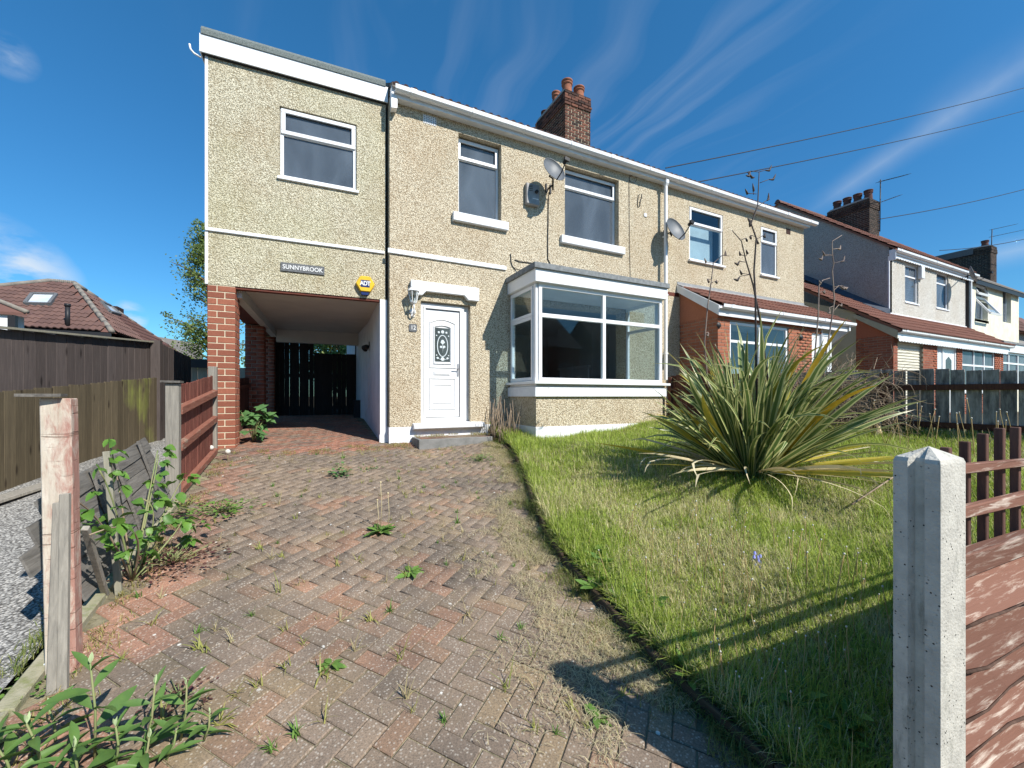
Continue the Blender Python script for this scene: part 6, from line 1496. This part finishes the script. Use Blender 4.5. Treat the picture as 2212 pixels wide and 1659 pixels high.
# long-leaved seedling clump in the near left corner
lb = [leafmesh('leaf', 'bud', 'lance', .12, .25), leafmesh('leaf', 'bud', 'lance', .10, .4), leafmesh('leaf', 'bud', 'lance', .14, .2)]
M['bud_tip'] = simple('pale_new_leaf', (.36, .44, .24), None, rough=.9)
lt = leafmesh('leaf', 'bud_tip', 'lance', .14, .3)
def buddleia(px, py, h, npair, L, lean=(0, 0)):
    b = gnd(px, py); return b, h, npair, L, lean
bud = empty('buddleia_seedlings', gnd(130, 1640), 'clump of long-leaved green buddleia seedlings in the near left corner of the drive', 'shrub')
for (px, py, h, npair, L, lx, ly) in ((205, 1640, .36, 5, .17, -.02, .02), (310, 1628, .25, 5, .14, .03, .02), (390, 1600, .22, 4, .15, .02, 0), (440, 1600, .10, 3, .11, .02, 0), (90, 1660, .18, 4, .16, -.04, 0), (250, 1655, .15, 4, .15, 0, 0), (30, 1690, .16, 4, .17, -.05, 0), (160, 1700, .14, 4, .16, 0, 0), (300, 1670, .12, 3, .14, .03, 0), (-40, 1650, .15, 3, .18, -.03, 0), (360, 1640, .10, 3, .12, .03, .0), (120, 1600, .13, 3, .15, -.03, .02)):
    b = gnd(px, py); tip = b+Vector((lx, ly, h)); m = MB(); m.tube([b, b.lerp(tip, .5)+Vector((.008, 0, 0)), tip], [.005, .004, .003], 6); m.build('stem', M['weedstem'] if 'weedstem' in M else M['straw'], bud)
    az0 = random.uniform(0, 3)
    for k in range(npair):
        f = (k+.6)/npair; p = b.lerp(tip, f); az = az0+k*1.57
        for s in (0, 1):
            a = az+s*math.pi+random.uniform(-.25, .25); up_ = lerp(.0, .9, f)+random.uniform(-.35, .3); sz = L*lerp(1.1, .7, f)*random.uniform(.85, 1.15)
            place_leaf(bud, random.choice(lb), p, (math.cos(a), math.sin(a), up_), sz, random.uniform(-.9, .9))
    for s in range(2): place_leaf(bud, lt, tip, (random.uniform(-.2, .2), random.uniform(-.2, .2), 1), L*.25, random.uniform(0, 3))
# bramble over the fallen panel
bs = [leafmesh('leaf', 'bram', 'serr', .38, .1), leafmesh('leaf', 'bram', 'serr', .34, .2)]
brm = empty('bramble', gnd(300, 1180), 'green bramble with toothed leaves growing over the fallen grey panel', 'bramble')
root = Vector((-1.02, 3.55, T(-1, 3.55)))
for (ex, ey, ez, n, mid) in ((-1.12, 3.0, 1.12, 7, (0, 0, .1)), (-1.15, 3.6, 1.36, 8, (0, 0, .1)), (-1.05, 4.2, 1.22, 7, (0, .1, .15)), (-.90, 4.3, .95, 7, (.05, .1, .2)), (-1.02, 2.95, .92, 7, (.1, 0, .15)), (-.85, 3.9, .72, 7, (.1, 0, .1)), (-1.1, 3.3, 1.22, 6, (0, 0, .1)), (-.95, 3.5, .98, 8, (.08, 0, .1)), (-.80, 4.1, .62, 5, (.1, .1, .05)), (-1.12, 4.5, 1.15, 5, (0, .1, .1))):
    e = Vector((ex, ey, ez)); pts = [root+(e-root)*t+Vector(mid)*(4*t*(1-t)) for t in [i/8 for i in range(9)]]
    m = MB(); m.tube(pts, [.006]*4+[.004]*5, 5); m.build('stem', M['twig'] if random.random() < .4 else M['weedstem'], brm)
    for k in range(n):
        t = .25+.75*k/(n-1); i = min(int(t*8), 7); p = pts[i].lerp(pts[i+1], t*8-i); a = random.uniform(0, 6.28); d = Vector((math.cos(a)+.35, math.sin(a)-.35, random.uniform(-.1, .5))).normalized(); c = p+d*.06
        for da, sz in ((0, .09), (1.0, .072), (-1.0, .072)):
            dd = Matrix.Rotation(da, 3, 'Z') @ d; dd = Vector((dd.x, dd.y, random.uniform(-1.1, .25))); place_leaf(brm, random.choice(bs), c, dd, sz*random.uniform(.6, 1.05), random.uniform(-.9, .9))
# sycamore seedling beside the pier
sy_ = leafmesh('leaf', 'syc', 'palm', .3, .08)
syc = empty('sycamore_seedling', gnd(550, 952), 'young sycamore seedling with broad lobed leaves beside the brick pier', 'seedling')
cb = gnd(550, 955)
for i in range(26):
    a = random.uniform(0, 6.28); rr_ = random.uniform(.04, .20); hh = random.uniform(.12, .62)*(1-.6*rr_); p = cb+Vector((math.cos(a)*rr_-.02, math.sin(a)*rr_*.6, hh))
    m = MB(); m.tube([cb+Vector((-.02, 0, .02)), cb.lerp(p, .6)+Vector((0, 0, .04)), p], .004, 5); m.build('stem', M['weedstem'], syc)
    place_leaf(syc, sy_, p, (math.cos(a)*.9+.2, math.sin(a)*.6-.6, random.uniform(-.9, .0)), random.uniform(.14, .22), random.uniform(-.5, .5))

def tuftmesh(name, mat, n, L, w, spread=1., seed=0, flat=0.):
    r_ = random.Random(seed); V = []; F_ = []; UV = []
    for i in range(n):
        a = r_.uniform(0, 6.28); tl = r_.uniform(.2, 1.2)*spread; l = L*r_.uniform(.5, 1.1); ww = w*r_.uniform(.7, 1.2); b = Vector((r_.uniform(-.012, .012), r_.uniform(-.012, .012), 0))
        d = Vector((math.cos(a), math.sin(a), 0)); s = Vector((-math.sin(a), math.cos(a), 0)); k = len(V)
        for t in (0, .4, .75, 1):
            p = b+d*(l*t*math.sin(tl*(0.6+.5*t)))+Vector((0, 0, l*t*math.cos(tl*(.6+.5*t))*(1-flat)+.002)); q = ww*(1-t*t)
            if t < 1: V += [p-s*q, p+s*q]; UV += [(0, t), (1, t)]
            else: V += [p]; UV += [(.5, 1)]
        F_ += [(k, k+1, k+3, k+2), (k+2, k+3, k+5, k+4), (k+4, k+5, k+6)]
    return uvmesh(name, V, F_, UV, mat)
# grassy weeds in the paving joints
tm = [tuftmesh('weed_tuft', 'weed_y', 9, .07, .0022, 1.3, 1), tuftmesh('weed_tuft', 'weed_y', 14, .06, .0025, 1.5, 2), tuftmesh('weed_tuft', 'weed_s', 10, .08, .002, 1.4, 3), tuftmesh('weed_tuft', 'weed', 12, .06, .003, 1.5, 4), tuftmesh('weed_tuft', 'weed_y', 6, .10, .002, .9, 5)]
cnt = 0
spots = [(690, 1075), (660, 1060), (600, 1090), (740, 990), (860, 1055), (640, 1120), (560, 1185), (350, 1290), (300, 1290), (330, 1350), (265, 1430), (430, 1400), (500, 1385), (545, 1330), (600, 1280), (655, 1395), (700, 1455), (770, 1405), (845, 1320), (860, 1425), (880, 1240), (775, 1210), (960, 1170), (990, 1130), (1000, 1210), (620, 1440), (480, 1560), (440, 1520), (590, 1620), (700, 1560), (560, 1480), (510, 1500), (880, 1505), (960, 1560), (1090, 1490), (1160, 1580), (1235, 1530), (1010, 1330), (1080, 1380), (1150, 1420), (1030, 1240), (930, 1100), (870, 1125), (1100, 1090), (1080, 1150), (1140, 1230), (800, 1340), (740, 1340), (640, 1590), (350, 1560)]
for i in range(270):
    if i < len(spots): p = gnd(spots[i][0], spots[i][1])
    else:
        x = random.uniform(-.95, 2.3) if i % 3 else random.triangular(.6, 2.4, 2.3); y = random.uniform(1.4, 7.0); x = min(x, edgeX(y)-.05); p = Vector((x, y, T(x, y)))
    o = inst('weed_tuft', tm[i % 5], None, Matrix.Translation(p+Vector((0, 0, -.004))) @ Matrix.Rotation(random.uniform(0, 6.28), 4, 'Z') @ Matrix.Scale(random.uniform(1.0, 1.7) if i < len(spots) else random.uniform(.6, 1.25), 4))
    zn = 'near foreground' if p.y < 2.4 else 'middle part' if p.y < 4.6 else 'far end'; sd_ = 'left side' if p.x < .2 else 'lawn side' if p.x > 1.2 else 'centre'
    kd = ['yellowish', 'spreading yellowish', 'straw-coloured', 'green', 'sparse upright'][i % 5]
    tag(o, '%s grass tuft in the paved drive, %s, %s' % (kd, zn, sd_), 'weed', '%s grass tufts in the drive, %s, %s' % (kd, zn, sd_))
def clump(name, px, py, nl, L, mat, kind, label, cat, spread=.12, h=.1, w=.3, up=(.0, .5), stems=True, base=None):
    c = base or gnd(px, py); e = empty(name, c, label, cat); me = leafmesh('leaf', mat, kind, w, .1)
    for i in range(nl):
        a = random.uniform(0, 6.28); r_ = random.uniform(0, spread)**1.0; z = h*random.random()*(1-.6*r_/spread)
        p = c+Vector((math.cos(a)*r_, math.sin(a)*r_, z)); place_leaf(e, me, p, (math.cos(a), math.sin(a), random.uniform(*up)), L*random.uniform(.6, 1.2), random.uniform(-.6, .6))
    if stems:
        m = MB()
        for i in range(max(4, nl//10)):
            a = random.uniform(0, 6.28); r_ = random.uniform(0, spread); m.tube([c, c+Vector((math.cos(a)*r_, math.sin(a)*r_, h*.9))], .0025, 4)
        m.build('stem', M['weedstem'], e)
    return e
clump('weed_plant', 475, 1108, 190, .05, 'weed', 'lance', 'bright green leafy weed mat at the left edge of the drive near the grey post', 'weed', .34, .12, .28)
clump('weed_plant', 400, 1095, 70, .04, 'weed_y', 'lance', 'yellowish weed mat at the foot of the red fence panel', 'weed', .22, .10, .3)
clump('weed_plant', 735, 1028, 60, .055, 'syc', 'lance', 'upright grey-green weed in the upper middle of the drive', 'weed', .11, .17, .3)
clump('weed_plant', 800, 1012, 50, .03, 'syc', 'lance', 'trailing grey-green weed stretching right across the upper drive', 'weed', .16, .03, .3)
clump('weed_plant', 1037, 995, 240, .03, 'bram', 'lance', 'dense dark green cushion weed in front of the door step', 'weed', .20, .11, .2)
clump('dandelion_plant', 822, 1150, 26, .13, 'weed', 'serr', 'dandelion rosette with tall bare stalks in the middle of the drive', 'dandelion', .03, .03, .16, (.05, .6), False)
clump('dandelion_plant', 890, 1238, 12, .10, 'weed', 'serr', 'flat dandelion rosette in the paving below the middle of the drive', 'dandelion', .02, .02, .18, (.0, .3), False)
clump('dandelion_plant', 715, 1440, 12, .07, 'weed', 'serr', 'small green rosette beside the red pavers in the near drive', 'dandelion', .02, .02, .22, (.0, .3), False)
clump('dandelion_plant', 1288, 1555, 9, .07, 'weed', 'lance', 'little rosette on the edge of the concrete post shadow', 'dandelion', .01, .02, .25, (.1, .5), False)
clump('purple_weed', 372, 1218, 420, .028, 'weed_r', 'lance', 'mat of dark purple weed below the bramble on the left of the drive', 'weed', .34, .10, .35)
clump('purple_weed', 390, 1510, 120, .02, 'weed_r', 'lance', 'small patch of purple weed beside the buddleia seedlings', 'weed', .14, .04, .35)
clump('moss_patch', 60, 1480, 120, .018, 'weed', 'lance', 'low mossy weed strip along the kerb in the near left', 'weed', .16, .02, .5)
# dandelion stalks
for (px, py, h) in ((822, 1145, .42), (838, 1150, .34), (815, 1150, .28)):
    p = gnd(px, py); m = MB(); m.tube([p, p+Vector((.01, 0, h*.5)), p+Vector((0, 0, h))], .003, 5); m.lathe(p+Vector((0, 0, h)), [(0, -.01), (.010, 0), (.008, .01), (0, .012)], 8)
    tag(m.build('dandelion_stalk', M['straw'], None), 'bare dandelion stalk rising from the rosette in mid drive', 'dandelion stalk', 'bare stalks of the mid drive dandelion')
sm_ = []
for v in range(6):
    m = MB(); h = 1.; b = [Vector((0, 0, 0)), Vector((.04*math.sin(v), .03*math.cos(v*2), .4)), Vector((.10*math.sin(v), .08*math.cos(v*2), .8)), Vector((.13*math.sin(v), .1*math.cos(v*2), 1.))]
    m.tube(b, [.010, .009, .008, .007], 5); m.cm = 1; m.lathe(b[-1], [(0, -.02), (.014, -.012), (.019, .006), (.012, .02), (0, .024)], 7); sm_.append(m.mesh('seed_stalk', [M['straw2'], M['clock']]))
def stalk_at(x, y, h, where='standing in the long grass'):
    o = inst('seed_stalk', random.choice(sm_), None, Matrix.Translation((x, y, lawnz(x, y))) @ Matrix.Rotation(random.uniform(0, 6.28), 4, 'Z') @ Matrix.Rotation(random.uniform(-.25, .25), 4, 'X') @ Matrix.Scale(h, 4))
    tag(o, 'thin pale-headed seed stalk '+where, 'seed stalk', 'dandelion seed stalks '+where)
for i in range(85):
    x = random.uniform(1.8, 3.2); y = random.uniform(1.0, 2.6); x = max(x, edgeX(y)+.08)
    stalk_at(x, y, random.uniform(.14, .32), 'near the lawn edge in the foreground' if y < 1.8 else 'near the lawn edge in front of the flax')
for i in range(26): stalk_at(random.uniform(1.7, 2.4), random.uniform(.95, 1.4), random.uniform(.15, .26), 'in the fence shadow beside the concrete post')
for i in range(40): y = random.uniform(2.4, 6.6); stalk_at(random.uniform(edgeX(y)+.1, 7.2), y, random.uniform(.10, .2), 'on the open lawn' if y < 5 else 'on the lawn in front of the bay window')
for i in range(26): stalk_at(random.uniform(6.2, 7.4), random.uniform(1.6, 3.), random.uniform(.3, .5), 'at the foot of the black fence')
# broad weed leaves along the near lawn edge and in the shade
for i in range(44):
    y = random.uniform(1.1, 2.6) if i < 30 else random.uniform(.85, 1.25); x = edgeX(y)+random.uniform(-.02, .28) if i < 30 else random.uniform(1.75, 2.3); c = Vector((x, y, lawnz(x, y)))
    clump('lawn_weed', 0, 0, random.randint(6, 10), random.uniform(.06, .11), 'weed' if i % 3 else 'bram', random.choice(['lance', 'serr']), 'broad-leaved green weed in the long grass %s' % ('beside the fence shadow' if y < 1.6 else 'along the near lawn edge'), 'weed', .04, .05, .2, (.3, 1.2), False, c)['group'] = 'broad-leaved weeds along the near lawn edge'
# bluebells
bb = gnd(1635, 1262); be = empty('bluebell', bb, 'small pale blue bluebell spike standing in the lawn', 'bluebell')
M['bluefl'] = simple('blue_petal', (.28, .30, .72), None, rough=.7)
m = MB(); m.tube([bb, bb+Vector((0, 0, .20))], .003, 5); m.build('stem', M['weedstem'], be)
for k in range(12): m = MB(); a = k*2.4; p = bb+Vector((math.cos(a)*.02, math.sin(a)*.02, .12+.009*k)); m.lathe(p, [(0, 0), (.007, -.004), (.008, -.014), (.011, -.02)], 6); m.build('flower', M['bluefl'], be)
for (px, py) in ((456, 988), (492, 997)):
    p = gnd(px, py); e = empty('dandelion_clock', p, 'white dandelion clock by the foot of the %s' % ('tall grey post' if px == 456 else 'brick pier, the right-hand one'), 'dandelion')
    m = MB(); m.tube([p, p+Vector((0, 0, .10))], .003, 5); m.build('stem', M['weedstem'], e); m = MB(); m.lathe(p+Vector((0, 0, .13)), [(0, -.034), (.024, -.024), (.034, 0), (.024, .024), (0, .034)], 10); m.build('head', M['clock'], e)
# dead stalk clump between door step and bay
dc = empty('dead_weed_clump', gnd(1078, 955), 'clump of tall dead brown weed stalks between the door step and the bay', 'dead weeds')
m = MB()
for i in range(70):
    x = random.uniform(2.92, 3.42); y = random.uniform(6.35, 7.0); p = Vector((x, y, T(x, y)+.02)); h = random.uniform(.2, .75); q = p+Vector((random.uniform(-.12, .12), random.uniform(-.1, .1), h)); m.tube([p, p.lerp(q, .5)+Vector((random.uniform(-.03, .03), 0, 0)), q], [.007, .006, .004], 5)
m.build('stems', M['twig'], dc)
# log in the lawn, bent dry root under the flax
m = MB(); p = gnd(1895, 950); m.tube([p+Vector((-.05, 0, .03)), p+Vector((.10, .03, .10)), p+Vector((.28, .10, .30))], [.045, .04, .035], 8); tag(m.build('bleached_branch', M['straw'], None), 'short bleached branch propped in the grass right of the flax', 'branch')
m = MB(); m.tube([gnd(x, y)+Vector((0, 0, z)) for x, y, z in ((1382, 0, 0),)] if False else [gnd(1582, 1034)+Vector((0, 0, .09)), gnd(1600, 1037)+Vector((0, 0, .10)), gnd(1625, 1032)+Vector((0, 0, .13)), gnd(1640, 1015)+Vector((0, 0, .17))], [.014, .016, .018, .02], 7); tag(m.build('dry_root', M['straw'], None), 'bent bleached root lying at the foot of the flax bush', 'root')
# dark sticks at the right behind the concrete post
m = MB(); m.tube([gnd(1840, 1120)+Vector((0, 0, .12)), gnd(1960, 1060)+Vector((0, 0, .22))], .008, 5); tag(m.build('stick', M['twig'], None), 'dark dry stick lying in the grass left of the concrete post', 'stick')

# ------------------------------------------------------------------ grass
def vnoise(x, y, s, seed=0):
    x = x*s+seed*17.3; y = y*s+seed*9.1; xi = np.floor(x).astype(int); yi = np.floor(y).astype(int); fx = x-xi; fy = y-yi; fx = fx*fx*(3-2*fx); fy = fy*fy*(3-2*fy)
    h = lambda a, b: np.modf(np.abs(np.sin(a*127.1+b*311.7+seed)*43758.5453))[0]
    return (h(xi, yi)*(1-fx)+h(xi+1, yi)*fx)*(1-fy)+(h(xi, yi+1)*(1-fx)+h(xi+1, yi+1)*fx)*fy
EX = np.array(EDX)
def eX(y): return np.interp(y, EX[:, 0], EX[:, 1])
def Tn(x, y):
    dr = np.where(y < 7.14, .122*np.maximum(y, -2), .871+.057*(np.minimum(y, 12)-7.14)); t = np.clip((x-1.8)/5.7, 0, 1); return dr*(1-t)+1.1*t
def Ln(x, y): return Tn(x, y)+.065+(.035*np.sin(x*2.1+y*1.3)+.025*np.sin(x*4.3-y*3.1+1))*np.clip((x-eX(y))*1.5, 0, 1)
def blades(name, x, y, z, L, w, lean, col, parent=None, kind='stuff', flat=None):
    n = len(x); a = rng.uniform(0, 2*np.pi, n); dx, dy = np.cos(a), np.sin(a); sx, sy = -dy, dx; V = np.zeros((n, 7, 3)); 
    if flat is not None: 
        L0 = L
    for k, t in enumerate((0., .42, .78, 1.)):
        th = lean*(.35+.75*t); r = L*t*np.sin(th); h = L*t*np.cos(th); q = w*(1-t*t*.9) if t < 1 else 0
        cx, cy, cz = x+dx*r, y+dy*r, z+np.maximum(h, .0)
        if t < 1: V[:, 2*k] = np.stack([cx-sx*q, cy-sy*q, cz], 1); V[:, 2*k+1] = np.stack([cx+sx*q, cy+sy*q, cz], 1)
        else: V[:, 6] = np.stack([cx, cy, cz], 1)
    b = np.arange(n)[:, None]*7; Q = np.concatenate([b+np.array([0, 1, 3, 2]), b+np.array([2, 3, 5, 4])]); Tt = b+np.array([4, 5, 6])
    C = col[:, None, :]*np.ones((1, 7, 1))
    o = fast(name, V.reshape(-1, 3), Q, M['grass'], parent, cols=C.reshape(-1, 3), tris=Tt); o['kind'] = kind; return o
N = 520000
x = rng.uniform(1.6, 8.2, N); y = rng.uniform(.66, 7.1, N)
z_ = x*s_+y*c_; ok = (x > eX(y)+.015) & (x < 7.52) & ~((x > bayX0-.04) & (x < bayX1+.04) & (y > 6.10)) & (rng.uniform(0, 1, N) < np.clip((2.6/np.maximum(z_, .5))**1.15, .10, 1)*1.0)
ok &= ((x-1.72)**2+(y-.58)**2 > .02)
px = 1106+897*(x*c_-y*s_)/z_; ok &= (px < 2350)
x, y, z_ = x[ok], y[ok], z_[ok]; n = len(x)
dry = vnoise(x, y, 1.4, 1)*.6+vnoise(x, y, 4.5, 2)*.4; edge = np.clip(1-(x-eX(y))/.5, 0, 1)
far = np.clip((z_-2.5)/4, 0, 1)
isd = rng.uniform(0, 1, n) < np.clip((dry-.38)*2.6, .12, .85)*(1-.35*far)
g1 = np.array([.30, .40, .06]); g2 = np.array([.46, .54, .12]); s1 = np.array([.74, .67, .40]); s2 = np.array([.56, .53, .25])
r1 = rng.uniform(0, 1, (n, 1)); col = np.where(isd[:, None], s1*r1+s2*(1-r1), g1*r1+g2*(1-r1))*rng.uniform(.8, 1.2, (n, 1))
L = rng.uniform(.03, .085, n)*(1+.8*vnoise(x, y, 2.2, 3))*np.where(isd, .85, 1.0)*(1+.8*edge)
L = np.where((y > 6.2), L*1.35, L)
blades('lawn_grass', x, y, Ln(x, y)-.004, L, np.clip(.0013+.00042*z_, .0015, .0045), rng.uniform(.1, 1.25, n), col)
bpy.data.objects['lawn_grass']['kind'] = 'stuff'
# long tall stems
n = 2600; x = rng.uniform(1.7, 7.4, n); y = rng.uniform(.7, 7.0, n); ok = (x > eX(y)+.03) & ~((x > bayX0-.04) & (x < bayX1+.04) & (y > 6.10)); x, y = x[ok], y[ok]; n = len(x)
keep = (y > 6.1) | (rng.uniform(0, 1, n) < .55); x, y = x[keep], y[keep]; n = len(x)
blades('tall_grass', x, y, Ln(x, y), rng.uniform(.12, .30, n), np.full(n, .0022), rng.uniform(.05, .6, n), np.tile([.42, .36, .20], (n, 1))*rng.uniform(.7, 1.1, (n, 1)))
# straw and clippings on the paving beside the lawn
n = 26000; y = rng.uniform(.7, 6.6, n); off = np.abs(rng.normal(0, .36, n)); x = eX(y)-.02-off; ok = (vnoise(x, y, 5, 7)*.5+vnoise(x, y, 1.7, 8)*.5 > .45+.1*np.clip((y-3)/4, 0, 1)+.25*np.clip(off-.3, 0, 1)) & (x > -.9); x, y, off = x[ok], y[ok], off[ok]; n = len(x)
blades('dry_clippings', x, y, Tn(x, y)+rng.uniform(.0, .018, n), rng.uniform(.03, .10, n), np.full(n, .0014), rng.uniform(1.35, 1.6, n), np.tile([.66, .58, .36], (n, 1))*rng.uniform(.6, 1.15, (n, 1)))
n = 12000; y = rng.uniform(.7, 7.0, n); x = eX(y)-.02-np.abs(rng.normal(0, .14, n)); ok = vnoise(x, y, 7, 9) > .45; x, y = x[ok], y[ok]; n = len(x)
r1 = rng.uniform(0, 1, (n, 1)); blades('edge_grass', x, y, Tn(x, y)-.003, rng.uniform(.02, .07, n), np.full(n, .0018), rng.uniform(.2, 1.2, n), (np.array([.20, .24, .05])*r1+np.array([.40, .36, .16])*(1-r1)))
n = 9000; y = rng.uniform(.75, 6.6, n); x = eX(y)+rng.normal(.0, .045, n); ok = vnoise(x, y, 3.2, 13) > .36; x, y = x[ok], y[ok]; n = len(x); r1 = rng.uniform(0, 1, (n, 1)); dk = vnoise(x, y, 2, 14)[:, None]
blades('kerb_grass', x, y, Tn(x, y)+np.where(x > eX(y), .06, .0), rng.uniform(.04, .13, n), np.full(n, .0026), rng.uniform(.5, 1.45, n), (np.array([.12, .22, .05])*r1+np.array([.36, .36, .13])*(1-r1))*(.6+.7*dk))
# moss and tiny growth in the joints by the house and the left border
n = 9000; x = np.concatenate([rng.uniform(-1.0, 2.9, 6000), -1.04+np.abs(rng.normal(0, .08, 3000))]); y = np.concatenate([7.05-np.abs(rng.normal(0, .28, 6000)), rng.uniform(1., 7., 3000)])
ok = (vnoise(x, y, 6, 11) > .5) & ~((x > 1.54) & (x < 2.9) & (y > 6.5)); x, y = x[ok], y[ok]; n = len(x); r1 = rng.uniform(0, 1, (n, 1))
blades('joint_weeds', x, y, Tn(x, y)-.002, rng.uniform(.015, .06, n), np.full(n, .0022), rng.uniform(.3, 1.3, n), (np.array([.30, .30, .08])*r1+np.array([.46, .38, .16])*(1-r1))*rng.uniform(.7, 1.1, (n, 1)))
n = 2500; x = rng.uniform(1.6, 2.86, n); y = rng.uniform(6.6, 7.0, n); ok = vnoise(x, y, 8, 5) > .5; x, y = x[ok], y[ok]; n = len(x)
blades('step_weeds', x, y, np.full(n, .985), rng.uniform(.01, .05, n), np.full(n, .002), rng.uniform(.3, 1.3, n), np.tile([.34, .30, .12], (n, 1))*rng.uniform(.6, 1.2, (n, 1)))
# grass round the fallen panel side and behind the street fence
n = 3000; x = -1.2-np.abs(rng.normal(0, .05, n)); y = rng.uniform(2.0, 7.0, n); ok = vnoise(x, y, 5, 6) > .45; x, y = x[ok], y[ok]; n = len(x); r1 = rng.uniform(0, 1, (n, 1))
blades('verge_grass', x, y, Tn(x, y), rng.uniform(.02, .10, n), np.full(n, .002), rng.uniform(.2, 1.1, n), (np.array([.14, .22, .04])*r1+np.array([.34, .32, .12])*(1-r1)))

# ------------------------------------------------------------------ trees
def tree(name, label, base, H, Rr, strands, leaf, seed, cols, weep=1., lean=(0, 0), trunk=.13, crown0=.3):
    r_ = np.random.default_rng(seed); base = Vector(base); e = empty(name, base, label, 'tree'); top = base+Vector((lean[0], lean[1], H))
    m = MB(); m.tube([base, base.lerp(top, .4)+Vector((.1, 0, 0)), base.lerp(top, .75), top], [trunk, trunk*.75, trunk*.4, .02], 9); tk = m.build('trunk', M['bark'], e)
    m = MB(); P = []; 
    for i in range(strands):
        t = r_.uniform(crown0, 1.0); a = r_.uniform(0, 2*np.pi); p0 = base.lerp(top, t); rad = Rr*(1-((t-crown0)/(1-crown0))**1.6*.82)*r_.uniform(.35, 1.05)
        p1 = p0+Vector((math.cos(a)*rad, math.sin(a)*rad, rad*.55)); m.tube([p0, p0.lerp(p1, .5)+Vector((0, 0, .1*rad)), p1], [.03, .018, .008], 4, False)
        nh = r_.integers(3, 7)
        for k in range(nh):
            f = r_.uniform(.35, 1); q = p0.lerp(p1, f)+Vector((0, 0, .1)); ln = r_.uniform(.3, 1.2)*weep*H*.14; dx, dy = r_.normal(0, .25, 2)
            for s in range(int(22*ln/.6)+6):
                u = r_.uniform(0, 1); P.append((q.x+dx*u*ln+r_.normal(0, .07), q.y+dy*u*ln+r_.normal(0, .07), q.z+.25*math.sin(u*1.5)*ln*.4-u*u*ln+r_.normal(0, .05)))
    m.build('limbs', M['bark'], tk)
    P = np.array(P); n = len(P); A = r_.normal(0, 1, (n, 3)); A /= np.linalg.norm(A, axis=1)[:, None]; B = np.cross(A, r_.normal(0, 1, (n, 3))); B /= np.linalg.norm(B, axis=1)[:, None]; sz = leaf*r_.uniform(.6, 1.3, (n, 1))
    V = np.stack([P-A*sz, P-B*sz*.55, P+A*sz, P+B*sz*.55], 1).reshape(-1, 3); Q = np.arange(n)[:, None]*4+np.array([0, 1, 2, 3])
    q = r_.uniform(0, 1, (n, 1)); C = np.repeat((np.array(cols[0])*q+np.array(cols[1])*(1-q)), 4, 0)
    fast('crown', V, Q, M['birch'], e, cols=C); return e
bx = atY(425, 700, 16.5)
tree('birch_tree', 'drooping light green birch tree beyond the left side of the house', (bx.x+.3, 16.5, 1.1), atY(440, 520, 16.5).z-.6, 1.35, 80, .040, 3, ((.12, .19, .035), (.20, .26, .07)), 1.25, crown0=.28)
tree('bushy_tree', 'dark green bushy tree low behind the birch', (bx.x+1.5, 21, 1.1), 3.6, 1.6, 40, .05, 4, ((.06, .11, .025), (.12, .17, .05)), .7, crown0=.2)
gx = FE(-.6, 10, 0); tree('garden_tree', 'sunlit green tree seen through the gap over the black carport gate', (gx.x+.2, 19, 1.1), 4.2, 2.6, 170, .07, 5, ((.16, .24, .05), (.26, .32, .09)), .8, crown0=.15)
# ------------------------------------------------------------------ the other side of the street (seen in the window reflections)
gridsheet('road', [-40, -10, 0, 10, 60], [-9.5, -7, -5, -2.6], lambda x, y: T(x, -2)-.05, M['asphalt'])
gridsheet('pavement', [-40, -10, 0, 10, 60], [-2.6, -1.9, -1.2], lambda x, y: T(x, -2)+.03, M['conc'])
for k, (x0, w_, mat, lab) in enumerate(((-22, 13, 'brick_o', 'brick house across the street, opposite the left drive'), (-6, 12, 'dash_white', 'pale pebbledashed house straight across the street'), (9, 12, 'brick_o', 'brick house across the street, opposite the flax bush'), (24, 14, 'dash_grey', 'grey house across the street, opposite the attached house'))):
    h = empty('opposite_house', (x0+w_/2, -17, -.3), lab, 'house'); m = MB(); m.box(x0, x0+w_, -25, -17, -.6, 5.7); m.build('wall', M[mat], h)
    m = MB(); m.prof([(-16.7, 5.7), (-21, 9.0), (-25.3, 5.7)], x0-.2, x0+w_+.2); m.build('roof', M['slateroof'], h)
    m = MB(); m.box(x0+w_/2-.9, x0+w_/2+.9, -21.4, -20.6, 8.0, 10.4); m.build('chimney', M['brick_c'], h)
    for j in range(4):
        for z in (.9, 3.2): m = MB(); frame_mb(m, ID, x0+1+j*w_/4, x0+2.3+j*w_/4, z, z+1.2, .07, -16.995, -16.93); m.build('window', M['pvc'], h)
